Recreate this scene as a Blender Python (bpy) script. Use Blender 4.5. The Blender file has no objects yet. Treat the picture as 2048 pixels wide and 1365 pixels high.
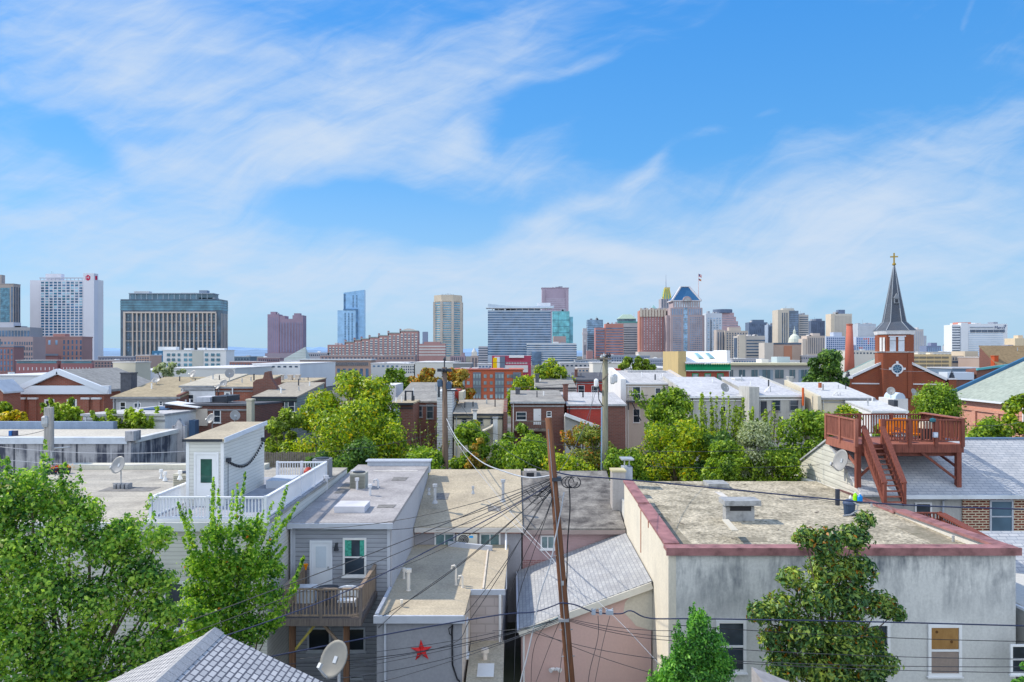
import bpy, math, random
import numpy as np
from mathutils import Vector, Matrix
random.seed(7)
rng = np.random.default_rng(7)
S = bpy.context.scene
COL = S.collection
# camera model: eye at (0,0,H) looking along +Y. F = focal length in pixels of a 2048 wide picture
F, CX, CY, H = 1500.0, 1024.0, 708.0, 15.0
def wx(px, Y): return (px - CX) * Y / F
def wz(py, Y): return H - (py - CY) * Y / F
def P(px, py, Y): return Vector((wx(px, Y), Y, wz(py, Y)))

# ------------------------------------------------------------------ objects
def tag(o, label=None, cat=None, group=None, kind=None):
    if label: o['label'] = label
    if cat: o['category'] = cat
    if group: o['group'] = group
    if kind: o['kind'] = kind
    return o
def thing(name, label, cat, loc=(0, 0, 0), group=None):
    o = bpy.data.objects.new(name, None)
    o.empty_display_size = .3
    COL.objects.link(o)
    o.location = loc
    o['_w'] = list(loc)
    return tag(o, label, cat, group)
def wloc(o):
    v = Vector((0, 0, 0))
    while o is not None:
        v += Vector(o.location); o = o.parent
    return v
class MB:
    def __init__(s): s.v = []; s.f = []; s.m = []
    def poly(s, pts, m=0):
        n = len(s.v); s.v += [tuple(p) for p in pts]; s.f.append(tuple(range(n, n + len(pts)))); s.m.append(m); return s
    def box(s, x0, x1, y0, y1, z0, z1, m=0):
        if x0 > x1: x0, x1 = x1, x0
        if y0 > y1: y0, y1 = y1, y0
        if z0 > z1: z0, z1 = z1, z0
        return s.hexa([(x0,y0,z0),(x1,y0,z0),(x1,y1,z0),(x0,y1,z0)], [(x0,y0,z1),(x1,y0,z1),(x1,y1,z1),(x0,y1,z1)], m)
    def hexa(s, bot, top, m=0):
        n = len(s.v); k = len(bot)
        s.v += [tuple(p) for p in bot] + [tuple(p) for p in top]
        s.f.append(tuple(n + i for i in reversed(range(k)))); s.m.append(m)
        s.f.append(tuple(n + k + i for i in range(k))); s.m.append(m)
        for i in range(k):
            j = (i + 1) % k
            s.f.append((n + i, n + j, n + k + j, n + k + i)); s.m.append(m)
        return s
    def bar(s, a, b, w, h=None, m=0):
        a, b = Vector(a), Vector(b); h = h or w
        d = (b - a).normalized()
        r = d.cross(Vector((0, 0, 1)))
        r = Vector((1, 0, 0)) if r.length < 1e-4 else r.normalized()
        u = r.cross(d).normalized()
        c = [(-w/2, -h/2), (w/2, -h/2), (w/2, h/2), (-w/2, h/2)]
        return s.hexa([a + r*x + u*y for x, y in c], [b + r*x + u*y for x, y in c], m)
    def tube(s, pts, r, n=6, m=0, caps=True):
        pts = [Vector(p) for p in pts]; k = len(pts)
        rs = r if isinstance(r, (list, tuple)) else [r] * k
        base = len(s.v)
        ref = Vector((0.31, 0.17, 0.93))
        for i, p in enumerate(pts):
            d = (pts[min(i + 1, k - 1)] - pts[max(i - 1, 0)])
            d = d.normalized() if d.length > 1e-9 else Vector((0, 0, 1))
            a = d.cross(ref)
            if a.length < .1: a = d.cross(Vector((1, 0, 0)))
            a.normalize(); b = d.cross(a)
            for j in range(n):
                t = 2 * math.pi * j / n
                s.v.append(tuple(p + (a * math.cos(t) + b * math.sin(t)) * rs[i]))
        for i in range(k - 1):
            for j in range(n):
                q = (j + 1) % n
                s.f.append((base + i*n + j, base + i*n + q, base + (i+1)*n + q, base + (i+1)*n + j)); s.m.append(m)
        if caps:
            s.f.append(tuple(base + j for j in reversed(range(n)))); s.m.append(m)
            s.f.append(tuple(base + (k-1)*n + j for j in range(n))); s.m.append(m)
        return s
    def lathe(s, c, prof, n=16, m=0):
        c = Vector(c); base = len(s.v); k = len(prof)
        for r, z in prof:
            for j in range(n):
                t = 2 * math.pi * (j + .5) / n
                s.v.append((c.x + r * math.cos(t), c.y + r * math.sin(t), c.z + z))
        for i in range(k - 1):
            for j in range(n):
                q = (j + 1) % n
                s.f.append((base + i*n + j, base + i*n + q, base + (i+1)*n + q, base + (i+1)*n + j)); s.m.append(m)
        s.f.append(tuple(base + j for j in reversed(range(n)))); s.m.append(m)
        s.f.append(tuple(base + (k-1)*n + j for j in range(n))); s.m.append(m)
        return s
    def build(s, name, mats, parent=None, smooth=False, loc=None):
        me = bpy.data.meshes.new(name)
        vs = s.v
        if loc is None:
            xs = [v[0] for v in vs]; ys = [v[1] for v in vs]; zs = [v[2] for v in vs]
            loc = ((min(xs)+max(xs))/2, (min(ys)+max(ys))/2, min(zs))
        me.from_pydata([(v[0]-loc[0], v[1]-loc[1], v[2]-loc[2]) for v in vs], [], s.f)
        for mm in (mats if isinstance(mats, (list, tuple)) else [mats]): me.materials.append(mm)
        me.polygons.foreach_set('material_index', s.m)
        if smooth: me.polygons.foreach_set('use_smooth', [True] * len(s.f))
        me.update()
        o = bpy.data.objects.new(name, me); COL.objects.link(o)
        if parent is not None:
            o.parent = parent
            pl = wloc(parent)
            o.location = (loc[0]-pl.x, loc[1]-pl.y, loc[2]-pl.z)
        else:
            o.location = loc
        return o
def copy_tree(o, loc=None, parent=None):
    c = o.copy(); COL.objects.link(c)
    if parent is not None: c.parent = parent
    if loc is not None: c.location = loc
    for ch in [x for x in bpy.data.objects if x.parent == o]: copy_tree(ch, None, c)
    return c

# ------------------------------------------------------------------ materials
MATS = {}
def newmat(name):
    m = bpy.data.materials.new(name); m.use_nodes = True
    nt = m.node_tree
    b = nt.nodes['Principled BSDF']
    return m, nt, b
class N:
    """tiny node helper"""
    def __init__(s, nt): s.nt = nt
    def __call__(s, typ, _in=None, **props):
        n = s.nt.nodes.new(typ)
        for k, v in props.items(): setattr(n, k, v)
        for k, v in (_in or {}).items():
            sock = n.inputs[k]
            if isinstance(v, bpy.types.NodeSocket): s.nt.links.new(v, sock)
            else: sock.default_value = v
        return n
    def math(s, op, a, b=0.0, c=0.0, clamp=False):
        n = s('ShaderNodeMath', {0: a, 1: b, 2: c}, operation=op, use_clamp=clamp); return n.outputs[0]
    def mix(s, f, a, b, mode='MIX'):
        n = s('ShaderNodeMix', data_type='RGBA', blend_type=mode)
        for i, v in ((0, f), (6, a), (7, b)):
            if isinstance(v, bpy.types.NodeSocket): s.nt.links.new(v, n.inputs[i])
            else: n.inputs[i].default_value = v
        return n.outputs[2]
    def ramp(s, f, stops, interp='LINEAR'):
        n = s('ShaderNodeValToRGB', {0: f}); cr = n.color_ramp; cr.interpolation = interp
        while len(cr.elements) < len(stops): cr.elements.new(.5)
        for e, (p, c) in zip(cr.elements, stops): e.position = p; e.color = c4(c)
        return n.outputs[0]
    def noise(s, vec, scale, detail=3, rough=.55, dist=0.0):
        n = s('ShaderNodeTexNoise', {'Vector': vec, 'Scale': scale, 'Detail': detail, 'Roughness': rough, 'Distortion': dist})
        return n.outputs[0]
def c4(c): return (c[0], c[1], c[2], 1.0) if len(c) == 3 else tuple(c)
def mul(c, k): return tuple(min(1, x * k) for x in c[:3])
def lerp(a, b, t): return tuple(x + (y - x) * t for x, y in zip(a, b))
def adj(c, p=.90, sat=1.25, k=1.0):
    c = [x**p*k for x in c[:3]]; l = .3*c[0] + .55*c[1] + .15*c[2]
    return tuple(min(.86, max(.004, l + (x - l)*sat)) for x in c)
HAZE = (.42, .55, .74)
def hz(c, h): return lerp(c, HAZE, h*.62)  # aerial haze is put into the base colour of distant buildings
def wallcoord(q, h=1.0):
    g = q('ShaderNodeNewGeometry')
    p = q('ShaderNodeSeparateXYZ', {0: g.outputs['Position']}); n = q('ShaderNodeSeparateXYZ', {0: g.outputs['True Normal']})
    side = q.math('GREATER_THAN', q.math('ABSOLUTE', n.outputs[0]), .7)
    u = q.math('ADD', q.math('MULTIPLY', p.outputs[1], side), q.math('MULTIPLY', p.outputs[0], q.math('SUBTRACT', 1.0, side)))
    return q('ShaderNodeCombineXYZ', {0: u, 1: p.outputs[2], 2: 0.0}).outputs[0], p
def plain(c, rough=.85, var=.12, scale=.6, key=None, spec=.25, metal=0.0, emit=0.0):
    k = ('plain', tuple(round(x, 3) for x in c), rough, var, scale, spec, metal)
    if k in MATS: return MATS[k]
    c = adj(c)
    m, nt, b = newmat('paint'); q = N(nt)
    pos = q('ShaderNodeNewGeometry').outputs['Position']
    f = q.noise(pos, scale, 5, .6)
    col = q.ramp(f, [(.28, mul(c, 1 - var * 1.6)), (.5, c), (.72, mul(c, 1 + var))])
    nt.links.new(col, b.inputs['Base Color'])
    b.inputs['Roughness'].default_value = rough; b.inputs['Specular IOR Level'].default_value = spec
    b.inputs['Metallic'].default_value = metal
    MATS[k] = m; return m
def stained(c, dirt, amount=.5, rough=.9, zs=.12, scale=1.0, fine=.12, key='', top=None):
    """plaster with vertical run-down stains"""
    k = ('st', c, dirt, amount, zs, scale, top)
    if k in MATS: return MATS[k]
    c = adj(c); dirt = adj(dirt, .9)
    m, nt, b = newmat('stained_stucco'); q = N(nt)
    pos = q('ShaderNodeNewGeometry').outputs['Position']
    mp = q('ShaderNodeMapping', {'Vector': pos, 'Scale': (1, 1, zs)}).outputs[0]
    a = q.noise(mp, 2.2 * scale, 6, .65, .3)
    bb = q.noise(pos, .35 * scale, 4, .6)
    f = q.math('ADD', q.math('MULTIPLY', a, .65), q.math('MULTIPLY', bb, .6))
    f = q.ramp(f, [(.56, (0, 0, 0)), (.86, (1, 1, 1))])
    if top:
        zz = q('ShaderNodeSeparateXYZ', {0: pos}).outputs[2]
        f = q.math('MULTIPLY', f, q('ShaderNodeMapRange', {0: q.math('ADD', zz, q.math('MULTIPLY', q.noise(pos, .5, 3), 2.0)), 1: top[0], 2: top[1], 3: .12, 4: 1.0}, interpolation_type='SMOOTHSTEP').outputs[0])
    f = q.math('MULTIPLY', f, amount, clamp=True)
    fn = q.noise(pos, 9, 4, .7)
    base = q.ramp(fn, [(.3, mul(c, 1 - fine)), (.7, mul(c, 1 + fine * .6))])
    nt.links.new(q.mix(f, base, c4(dirt)), b.inputs['Base Color'])
    bp = q('ShaderNodeBump', {'Strength': .25, 'Distance': .02, 'Height': fn}).outputs[0]
    nt.links.new(bp, b.inputs['Normal'])
    b.inputs['Roughness'].default_value = rough; b.inputs['Specular IOR Level'].default_value = .2
    MATS[k] = m; return m
def brick(c1, c2, mortar, bw=.22, rh=.075, mort=.012, coord='wall', rough=.85, bump=.4, name='brickwork', ms=.1, patch=.25, dirt=(.1, .08, .07)):
    k = ('brick', c1, c2, mortar, bw, rh, coord)
    if k in MATS: return MATS[k]
    c1, c2, mortar, dirt = adj(c1), adj(c2), adj(mortar), adj(dirt, 1)
    m, nt, b = newmat(name); q = N(nt)
    if coord == 'wall': v, p = wallcoord(q)
    else:
        g = q('ShaderNodeNewGeometry'); p = q('ShaderNodeSeparateXYZ', {0: g.outputs['Position']})
        a, d = (0, 1) if coord == 'roofx' else (1, 0)   # courses run along x (roofx) or along y (roofy)
        v = q('ShaderNodeCombineXYZ', {0: p.outputs[a], 1: p.outputs[d], 2: 0.0}).outputs[0]
    t = q('ShaderNodeTexBrick', {'Vector': v, 'Color1': c4(c1), 'Color2': c4(c2), 'Mortar': c4(mortar), 'Scale': 1.0, 'Mortar Size': mort,
                                 'Mortar Smooth': ms, 'Bias': 0.0, 'Brick Width': bw, 'Row Height': rh})
    pos = q('ShaderNodeNewGeometry').outputs['Position']
    f = q.ramp(q.noise(pos, .5, 5, .62), [(.42, (0, 0, 0)), (.75, (1, 1, 1))])
    col = q.mix(q.math('MULTIPLY', f, patch), t.outputs[0], c4(dirt))
    nt.links.new(col, b.inputs['Base Color'])
    bp = q('ShaderNodeBump', {'Strength': bump, 'Distance': .02, 'Height': t.outputs[1]}, invert=True).outputs[0]
    nt.links.new(bp, b.inputs['Normal'])
    b.inputs['Roughness'].default_value = rough; b.inputs['Specular IOR Level'].default_value = .2
    MATS[k] = m; return m
def tar(c, c2, seam=1.0, scale=.5, grain=14, amount=.8, rough=.9, line=(.1, .1, .1), axis=1, bump=.3, gc=.72):
    """flat roof covering: blotches, grain and straight laps"""
    k = ('tar', c, c2, seam, scale, grain, axis, gc)
    if k in MATS: return MATS[k]
    c, c2 = adj(c), adj(c2)
    m, nt, b = newmat('roofing'); q = N(nt)
    g = q('ShaderNodeNewGeometry'); pos = g.outputs['Position']
    p = q('ShaderNodeSeparateXYZ', {0: pos})
    f = q.ramp(q.noise(pos, scale, 7, .62, .4), [(.36, (0, 0, 0)), (.66, (1, 1, 1))])
    col = q.mix(q.math('MULTIPLY', f, amount), c4(c), c4(c2))
    gr = q.noise(pos, grain, 3, .7)
    col = q.mix(1.0, col, q.ramp(gr, [(.3, (gc, gc, gc)), (.68, (1.9 - gc*1.1,)*3)]), 'MULTIPLY')
    if seam > 0:
        wob = q.math('MULTIPLY', q.noise(pos, .8, 2), .25)
        fr = q.math('FRACT', q.math('DIVIDE', q.math('ADD', p.outputs[axis], wob), seam))
        ln = q.math('LESS_THAN', fr, .05)
        col = q.mix(q.math('MULTIPLY', ln, .62), col, c4(line))
    nt.links.new(col, b.inputs['Base Color'])
    nt.links.new(q('ShaderNodeBump', {'Strength': bump, 'Distance': .03, 'Height': gr}).outputs[0], b.inputs['Normal'])
    b.inputs['Roughness'].default_value = rough; b.inputs['Specular IOR Level'].default_value = .2
    MATS[k] = m; return m
def siding(c, step=.18, line=.45, dirt=.1):
    k = ('siding', c, step, line)
    if k in MATS: return MATS[k]
    c = adj(c)
    m, nt, b = newmat('clapboard'); q = N(nt)
    v, p = wallcoord(q)
    fr = q.math('FRACT', q.math('DIVIDE', p.outputs[2], step))
    ln = q.ramp(fr, [(0.0, mul((1, 1, 1), line)), (.12, mul((1, 1, 1), line)), (.2, (.93, .93, .93)), (1.0, (1, 1, 1))])
    pos = q('ShaderNodeNewGeometry').outputs['Position']
    mp = q('ShaderNodeMapping', {'Vector': pos, 'Scale': (.5, .5, 2.5)}).outputs[0]
    n = q.ramp(q.noise(mp, 1.5, 5, .65), [(.3, mul(c, 1 - dirt * 2)), (.65, mul(c, 1 + dirt * .6))])
    col = q.mix(1.0, n, ln, 'MULTIPLY')
    nt.links.new(col, b.inputs['Base Color'])
    nt.links.new(q('ShaderNodeBump', {'Strength': .6, 'Distance': .02, 'Height': fr}).outputs[0], b.inputs['Normal'])
    b.inputs['Roughness'].default_value = .6; b.inputs['Specular IOR Level'].default_value = .3
    MATS[k] = m; return m
def glass(c, rough=.12, spec=.5, var=.5, scale=.35, metal=0.0):
    k = ('glass', c, rough, var, scale, metal)
    if k in MATS: return MATS[k]
    m, nt, b = newmat('window_glass'); q = N(nt)
    pos = q('ShaderNodeNewGeometry').outputs['Position']
    wn = q('ShaderNodeTexNoise', {'Vector': pos, 'Scale': scale, 'Detail': 3.0}).outputs[0]
    col = q.ramp(wn, [(.35, mul(c, 1 - var)), (.5, c), (.65, mul(c, 1 + var))])
    nt.links.new(col, b.inputs['Base Color'])
    b.inputs['Roughness'].default_value = rough; b.inputs['Specular IOR Level'].default_value = spec
    b.inputs['Metallic'].default_value = metal
    MATS[k] = m; return m
def wood(c, c2, rough=.75, sc=3.0, key=''):
    k = ('wood', c, c2, sc)
    if k in MATS: return MATS[k]
    c, c2 = adj(c), adj(c2)
    m, nt, b = newmat('timber'); q = N(nt)
    tc = q('ShaderNodeTexCoord').outputs['Object']
    mp = q('ShaderNodeMapping', {'Vector': tc, 'Scale': (6, 6, .35)}).outputs[0]
    f = q.noise(mp, sc, 6, .7, .4)
    col = q.ramp(f, [(.3, c2), (.52, c), (.75, mul(c, 1.35))])
    nt.links.new(col, b.inputs['Base Color'])
    nt.links.new(q('ShaderNodeBump', {'Strength': .5, 'Distance': .02, 'Height': f}).outputs[0], b.inputs['Normal'])
    b.inputs['Roughness'].default_value = rough; b.inputs['Specular IOR Level'].default_value = .25
    MATS[k] = m; return m
def leafmat(name, dark, mid, light, accent=None, acc=.06, trans=.35):
    dark, mid, light = adj(dark, .92, 1.15, 1.25), adj(mid, .78, 1.18, 1.3), adj(light, .76, 1.15, 1.3); accent = accent and adj(accent, .9)
    m, nt, b = newmat('leaves_' + name); q = N(nt)
    g = q('ShaderNodeNewGeometry')
    r = g.outputs['Random Per Island']
    big = q.noise(g.outputs['Position'], .9, 4, .6)
    f = q.math('ADD', q.math('MULTIPLY', r, .55), q.math('MULTIPLY', q.math('SUBTRACT', big, .32), 1.25))
    col = q.ramp(f, [(.15, dark), (.46, mid), (.78, light)])
    if accent:
        r2 = q.math('FRACT', q.math('MULTIPLY', r, 37.7))
        big2 = q.ramp(q.noise(g.outputs['Position'], .7, 2), [(.42, (.15, .15, .15)), (.7, (2, 2, 2))])
        pick = q.math('LESS_THAN', r2, q.math('MULTIPLY', big2, acc))
        col = q.mix(pick, col, c4(accent))
    nt.links.new(col, b.inputs['Base Color'])
    b.inputs['Roughness'].default_value = .5; b.inputs['Specular IOR Level'].default_value = .4
    tr = q('ShaderNodeBsdfTranslucent'); nt.links.new(q.mix(1.0, col, (1.35, 1.4, .7, 1), 'MULTIPLY'), tr.inputs['Color'])
    ms = q('ShaderNodeMixShader', {0: trans})
    nt.links.new(b.outputs[0], ms.inputs[1]); nt.links.new(tr.outputs[0], ms.inputs[2])
    nt.links.new(ms.outputs[0], nt.nodes['Material Output'].inputs['Surface'])
    return m

WHITE = plain((.78, .79, .80), .5, .05, 1.0)
OFFWHITE = plain((.62, .62, .60), .7, .12, 1.2)
DARKM = plain((.03, .035, .045), .5, .3, 1.0)
BLACKM = plain((.015, .016, .02), .5, .3, 1.0)
GALV = plain((.42, .44, .46), .45, .2, 3.0, metal=.4)
GREYM = plain((.25, .26, .28), .6, .2, 2.0)
PANE = glass((.035, .05, .07), .06, .6, .5, .9)
PANE_BLUE = glass((.05, .10, .17), .08, .6, .5, .5)

# ------------------------------------------------------------------ windows and doors on a wall plane
WCACHE = {}
def win(parent, a0, a1, z0, z1, plane, facing='front', frame=None, pane=None, t=.07, sash=True, mull=0, sill=True, depth=.06, curtain=None, name='window'):
    """a window in a wall: frame mesh with its pane as sub-part. a0,a1 run along x (front) or y (sides)"""
    frame = frame or WHITE; pane = pane or PANE
    w, h = abs(a1 - a0), abs(z1 - z0); ac = (a0 + a1) / 2; zb = min(z0, z1)
    key = (round(w, 2), round(h, 2), frame.name, pane.name, t, sash, mull, sill, depth)
    if key not in WCACHE:
        m = MB()
        m.box(-w/2, -w/2 + t, -depth, 0, 0, h).box(w/2 - t, w/2, -depth, 0, 0, h)
        m.box(-w/2 + t, w/2 - t, -depth, 0, 0, t).box(-w/2 + t, w/2 - t, -depth, 0, h - t, h)
        if sash: m.box(-w/2 + t, w/2 - t, -depth + .012, 0, h*.5 - t*.35, h*.5 + t*.35)
        for i in range(mull):
            xx = -w/2 + w * (i + 1) / (mull + 1)
            m.box(xx - t*.3, xx + t*.3, -depth + .018, 0, t, h - t)
        if sill: m.box(-w/2 - .05, w/2 + .05, -depth - .05, -.003, -.06, -.003)
        me = MB(); me.poly([(-w/2 + t*.5, -.02, t*.5), (w/2 - t*.5, -.02, t*.5), (w/2 - t*.5, -.02, h - t*.5), (-w/2 + t*.5, -.02, h - t*.5)])
        fo = m.build(name, frame, loc=(0, 0, 0)); po = me.build('pane', pane, loc=(0, 0, 0))
        WCACHE[key] = (fo.data, po.data)
        bpy.data.objects.remove(fo); bpy.data.objects.remove(po)
    fd, pd = WCACHE[key]
    o = bpy.data.objects.new(name, fd); COL.objects.link(o); o.parent = parent
    pl = wloc(parent)
    if facing == 'front': loc, rz = (ac, plane, zb), 0
    elif facing == 'right': loc, rz = (plane, ac, zb), math.pi/2
    else: loc, rz = (plane, ac, zb), -math.pi/2
    o.location = (loc[0]-pl.x, loc[1]-pl.y, loc[2]-pl.z); o.rotation_euler = (0, 0, rz)
    p = bpy.data.objects.new('pane', pd); COL.objects.link(p); p.parent = o
    return o
def pwin(parent, x0, x1, y0, y1, Y, **k):
    """window given by pixels on the front plane at depth Y"""
    return win(parent, wx(x0, Y), wx(x1, Y), wz(y1, Y), wz(y0, Y), Y, **k)
def door(parent, x0, x1, z0, z1, Y, frame=None, leaf=None, light=True, pane=None):
    frame = frame or WHITE; leaf = leaf or WHITE
    m = MB(); t = .09
    m.box(x0, x0 + t, Y - .08, Y, z0, z1).box(x1 - t, x1, Y - .08, Y, z0, z1).box(x0 + t, x1 - t, Y - .08, Y, z1 - t, z1)
    m.box(x0 + t + .003, x1 - t - .003, Y - .045, Y, z0 + .01, z1 - t - .003)
    o = m.build('door', leaf, parent)
    if light:
        w = x1 - x0; hh = z1 - z0
        MB().box(x0 + w*.27, x1 - w*.27, Y - .055, Y - .046, z0 + hh*.45, z1 - hh*.12).build('pane', pane or PANE, o)
    MB().box(x1 - t - .12, x1 - t - .05, Y - .10, Y - .047, z0 + .98, z0 + 1.05).build('handle', GALV, o)
    return o
# ------------------------------------------------------------------ camera, sun, sky
cam = bpy.data.cameras.new('camera'); camo = bpy.data.objects.new('camera', cam); COL.objects.link(camo)
camo.location = (0, 0, H); camo.rotation_euler = (math.pi/2, 0, 0)
cam.sensor_width = 36; cam.lens = 36 * F / 2048; cam.shift_y = (708 - 682.5) / 2048
cam.clip_start = .5; cam.clip_end = 30000
S.camera = camo
SUN = Vector((-.66, .26, .70)).normalized()
elev = math.asin(SUN.z); azi = math.atan2(SUN.x, SUN.y)
sl = bpy.data.lights.new('sun', 'SUN'); sl.energy = 4.6; sl.angle = math.radians(.53); sl.color = (1, .90, .74)
so = bpy.data.objects.new('sun', sl); COL.objects.link(so); so.rotation_euler = SUN.to_track_quat('Z', 'Y').to_euler(); so.location = (-60, 20, 80)
W = bpy.data.worlds.new('World'); S.world = W; W.use_nodes = True
nt = W.node_tree; q = N(nt)
bg = nt.nodes['Background']
sky = q('ShaderNodeTexSky', sky_type='NISHITA')
sky.sun_disc = False; sky.sun_elevation = elev; sky.sun_rotation = azi; sky.altitude = 50; sky.air_density = 1.0; sky.dust_density = .6; sky.ozone_density = 3.0
skyc = q('ShaderNodeHueSaturation', {'Saturation': 1.18, 'Value': 1.0, 'Color': sky.outputs[0]}).outputs[0]
skyc = q.mix(1.0, skyc, (.85, 1.15, 1.45, 1), 'MULTIPLY')
d = q('ShaderNodeTexCoord').outputs['Generated']
sep = q('ShaderNodeSeparateXYZ', {0: d})
skyc = q.mix(.72, skyc, q.ramp(q.math('MAXIMUM', sep.outputs[2], 0.0), [(0.0, (2.9, 4.45, 6.0)), (.10, (1.9, 3.9, 6.2)), (.25, (.85, 3.05, 6.2)), (.42, (.45, 2.5, 6.3)), (1.0, (.35, 1.6, 4.8))]))
# cirrus: noise on a high flat layer seen in perspective, plus broad banks given by bearing and height
up = q.math('ADD', q.math('MAXIMUM', sep.outputs[2], 0.0), .13)
lay = q('ShaderNodeCombineXYZ', {0: q.math('DIVIDE', sep.outputs[0], up), 1: q.math('DIVIDE', sep.outputs[1], up), 2: 0.0}).outputs[0]
ya = q.math('MAXIMUM', q.math('ABSOLUTE', sep.outputs[1]), .12)
uv = q('ShaderNodeCombineXYZ', {0: q.math('DIVIDE', sep.outputs[0], ya), 1: q.math('DIVIDE', sep.outputs[2], ya), 2: 0.0}).outputs[0]
warp = q('ShaderNodeTexNoise', {'Vector': uv, 'Scale': 3.2, 'Detail': 3.0, 'Roughness': .5})
wv = q('ShaderNodeVectorMath', {0: warp.outputs['Color'], 1: (.5, .5, .5)}, operation='SUBTRACT').outputs[0]
uvw = q('ShaderNodeVectorMath', {0: wv, 1: (.16, .12, 0), 2: uv}, operation='MULTIPLY_ADD').outputs[0]
def uvp(px, py): return ((px - CX) / F, (CY - py) / F)
def bank(px, py, lx, ly, rot, wgt, soft=True, src=None):
    """soft elliptical cloud bank / clear patch: centre and half sizes in pixels, rot in degrees"""
    cx, cy = uvp(px, py)
    a = q('ShaderNodeVectorMath', {0: src or uvw, 1: (cx, cy, 0)}, operation='SUBTRACT').outputs[0]
    r = q('ShaderNodeVectorRotate', {'Vector': a, 'Angle': -math.radians(rot)}, rotation_type='Z_AXIS').outputs[0]
    s = q('ShaderNodeVectorMath', {0: r, 1: (F/lx, F/ly, 0)}, operation='MULTIPLY').outputs[0]
    l = q('ShaderNodeVectorMath', {0: s}, operation='LENGTH').outputs[1]
    mr = q('ShaderNodeMapRange', {0: l, 1: 0.0, 2: 1.0, 3: wgt, 4: 0.0}, interpolation_type='SMOOTHSTEP').outputs[0]
    return mr
BANKS = [
    (1080, 350, 260, 90, 6, .45), (930, 300, 240, 80, 20, .3), (180, 480, 560, 120, -4, .2), (1000, 560, 700, 110, 0, .3), (60, 330, 260, 60, -15, .3), (1150, 490, 300, 40, -8, .3),
    (270, 120, 420, 300, -10, .62), (120, 60, 300, 200, 0, .25), (780, 210, 560, 190, 27, .62), (1010, 110, 320, 110, 38, .30), (560, 120, 420, 260, 0, .34),
    (620, 320, 620, 110, 4, .55), (260, 300, 360, 80, -12, .25), (200, 440, 620, 150, -6, .46), (560, 500, 420, 90, -14, .42), (800, 590, 900, 150, 0, .48), (150, 600, 600, 130, 0, .42),
    (1170, 408, 240, 40, 18, .62), (1300, 340, 110, 34, 34, .55), (1060, 440, 160, 34, 0, .35), (1240, 500, 480, 70, -5, .60), (980, 500, 260, 60, 12, .38),
    (1820, 360, 620, 170, 10, .60), (1960, 250, 300, 70, 16, .45), (1560, 480, 620, 170, 2, .58), (1900, 540, 500, 180, 0, .5), (1400, 600, 700, 120, 0, .42),
    (1430, 272, 80, 22, 12, .55), (1535, 246, 60, 16, 4, .5), (1960, 22, 80, 16, 58, .5), (1600, 170, 60, 14, 40, .3), (1170, 135, 130, 26, 22, .55), (1020, 185, 170, 26, 24, .35),
    (1065, 235, 190, 75, 24, -.75), (800, 432, 270, 62, -7, -1.25), (640, 405, 160, 40, -8, -.4), (165, 290, 200, 60, -28, -.62), (320, 270, 120, 40, 0, -.3), (600, 60, 260, 90, 12, -.30), (1420, 180, 420, 190, 16, -.55), (1660, 120, 620, 200, 6, -.65), (1180, 310, 160, 60, 20, -.35), (420, 30, 140, 90, -30, -.25), (1640, 600, 110, 30, 0, -.3), (60, 400, 160, 40, -8, -.25),
]
bias = None
for bk in BANKS:
    o_ = bank(*bk)
    bias = o_ if bias is None else q.math('ADD', bias, o_)
rot = q('ShaderNodeVectorRotate', {'Vector': uvw, 'Angle': -math.radians(24)}, rotation_type='Z_AXIS').outputs[0]
st1 = q('ShaderNodeVectorMath', {0: rot, 1: (3.0, 14.0, 1)}, operation='MULTIPLY').outputs[0]
n1 = q.noise(st1, 2.0, 9, .62, .5)
rot2 = q('ShaderNodeVectorRotate', {'Vector': uvw, 'Angle': math.radians(8)}, rotation_type='Z_AXIS').outputs[0]
st2 = q('ShaderNodeVectorMath', {0: rot2, 1: (2.4, 11.0, 1)}, operation='MULTIPLY').outputs[0]
n2 = q.noise(st2, 2.4, 9, .6, .3)
n3 = q.noise(lay, 1.6, 9, .68, .8)
tex = q.math('ADD', q.math('ADD', q.math('MULTIPLY', n1, .42), q.math('MULTIPLY', n2, .33)), q.math('MULTIPLY', n3, .25))
dens = q.math('ADD', q.math('MULTIPLY', q.math('SUBTRACT', tex, .5), 2.7), q.math('MULTIPLY', bias, .92))
dens = q('ShaderNodeMapRange', {0: dens, 1: -.22, 2: 1.36, 3: 0.0, 4: .97}, interpolation_type='SMOOTHSTEP').outputs[0]
above = q('ShaderNodeMapRange', {0: sep.outputs[2], 1: 0.0, 2: .06, 3: .3, 4: 1.0}).outputs[0]
dens = q.math('MULTIPLY', dens, above)
SKYK = .14
cloudc = (4.5, 5.35, 6.5, 1)
# low haze: whitens the blue towards the horizon
hzf = q('ShaderNodeMapRange', {0: sep.outputs[2], 1: 0.0, 2: .26, 3: .55, 4: 0.0}, interpolation_type='SMOOTHSTEP').outputs[0]
c1 = q.mix(hzf, skyc, (3.0, 4.6, 6.1, 1))
c2_ = q.mix(dens, c1, cloudc)
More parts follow.
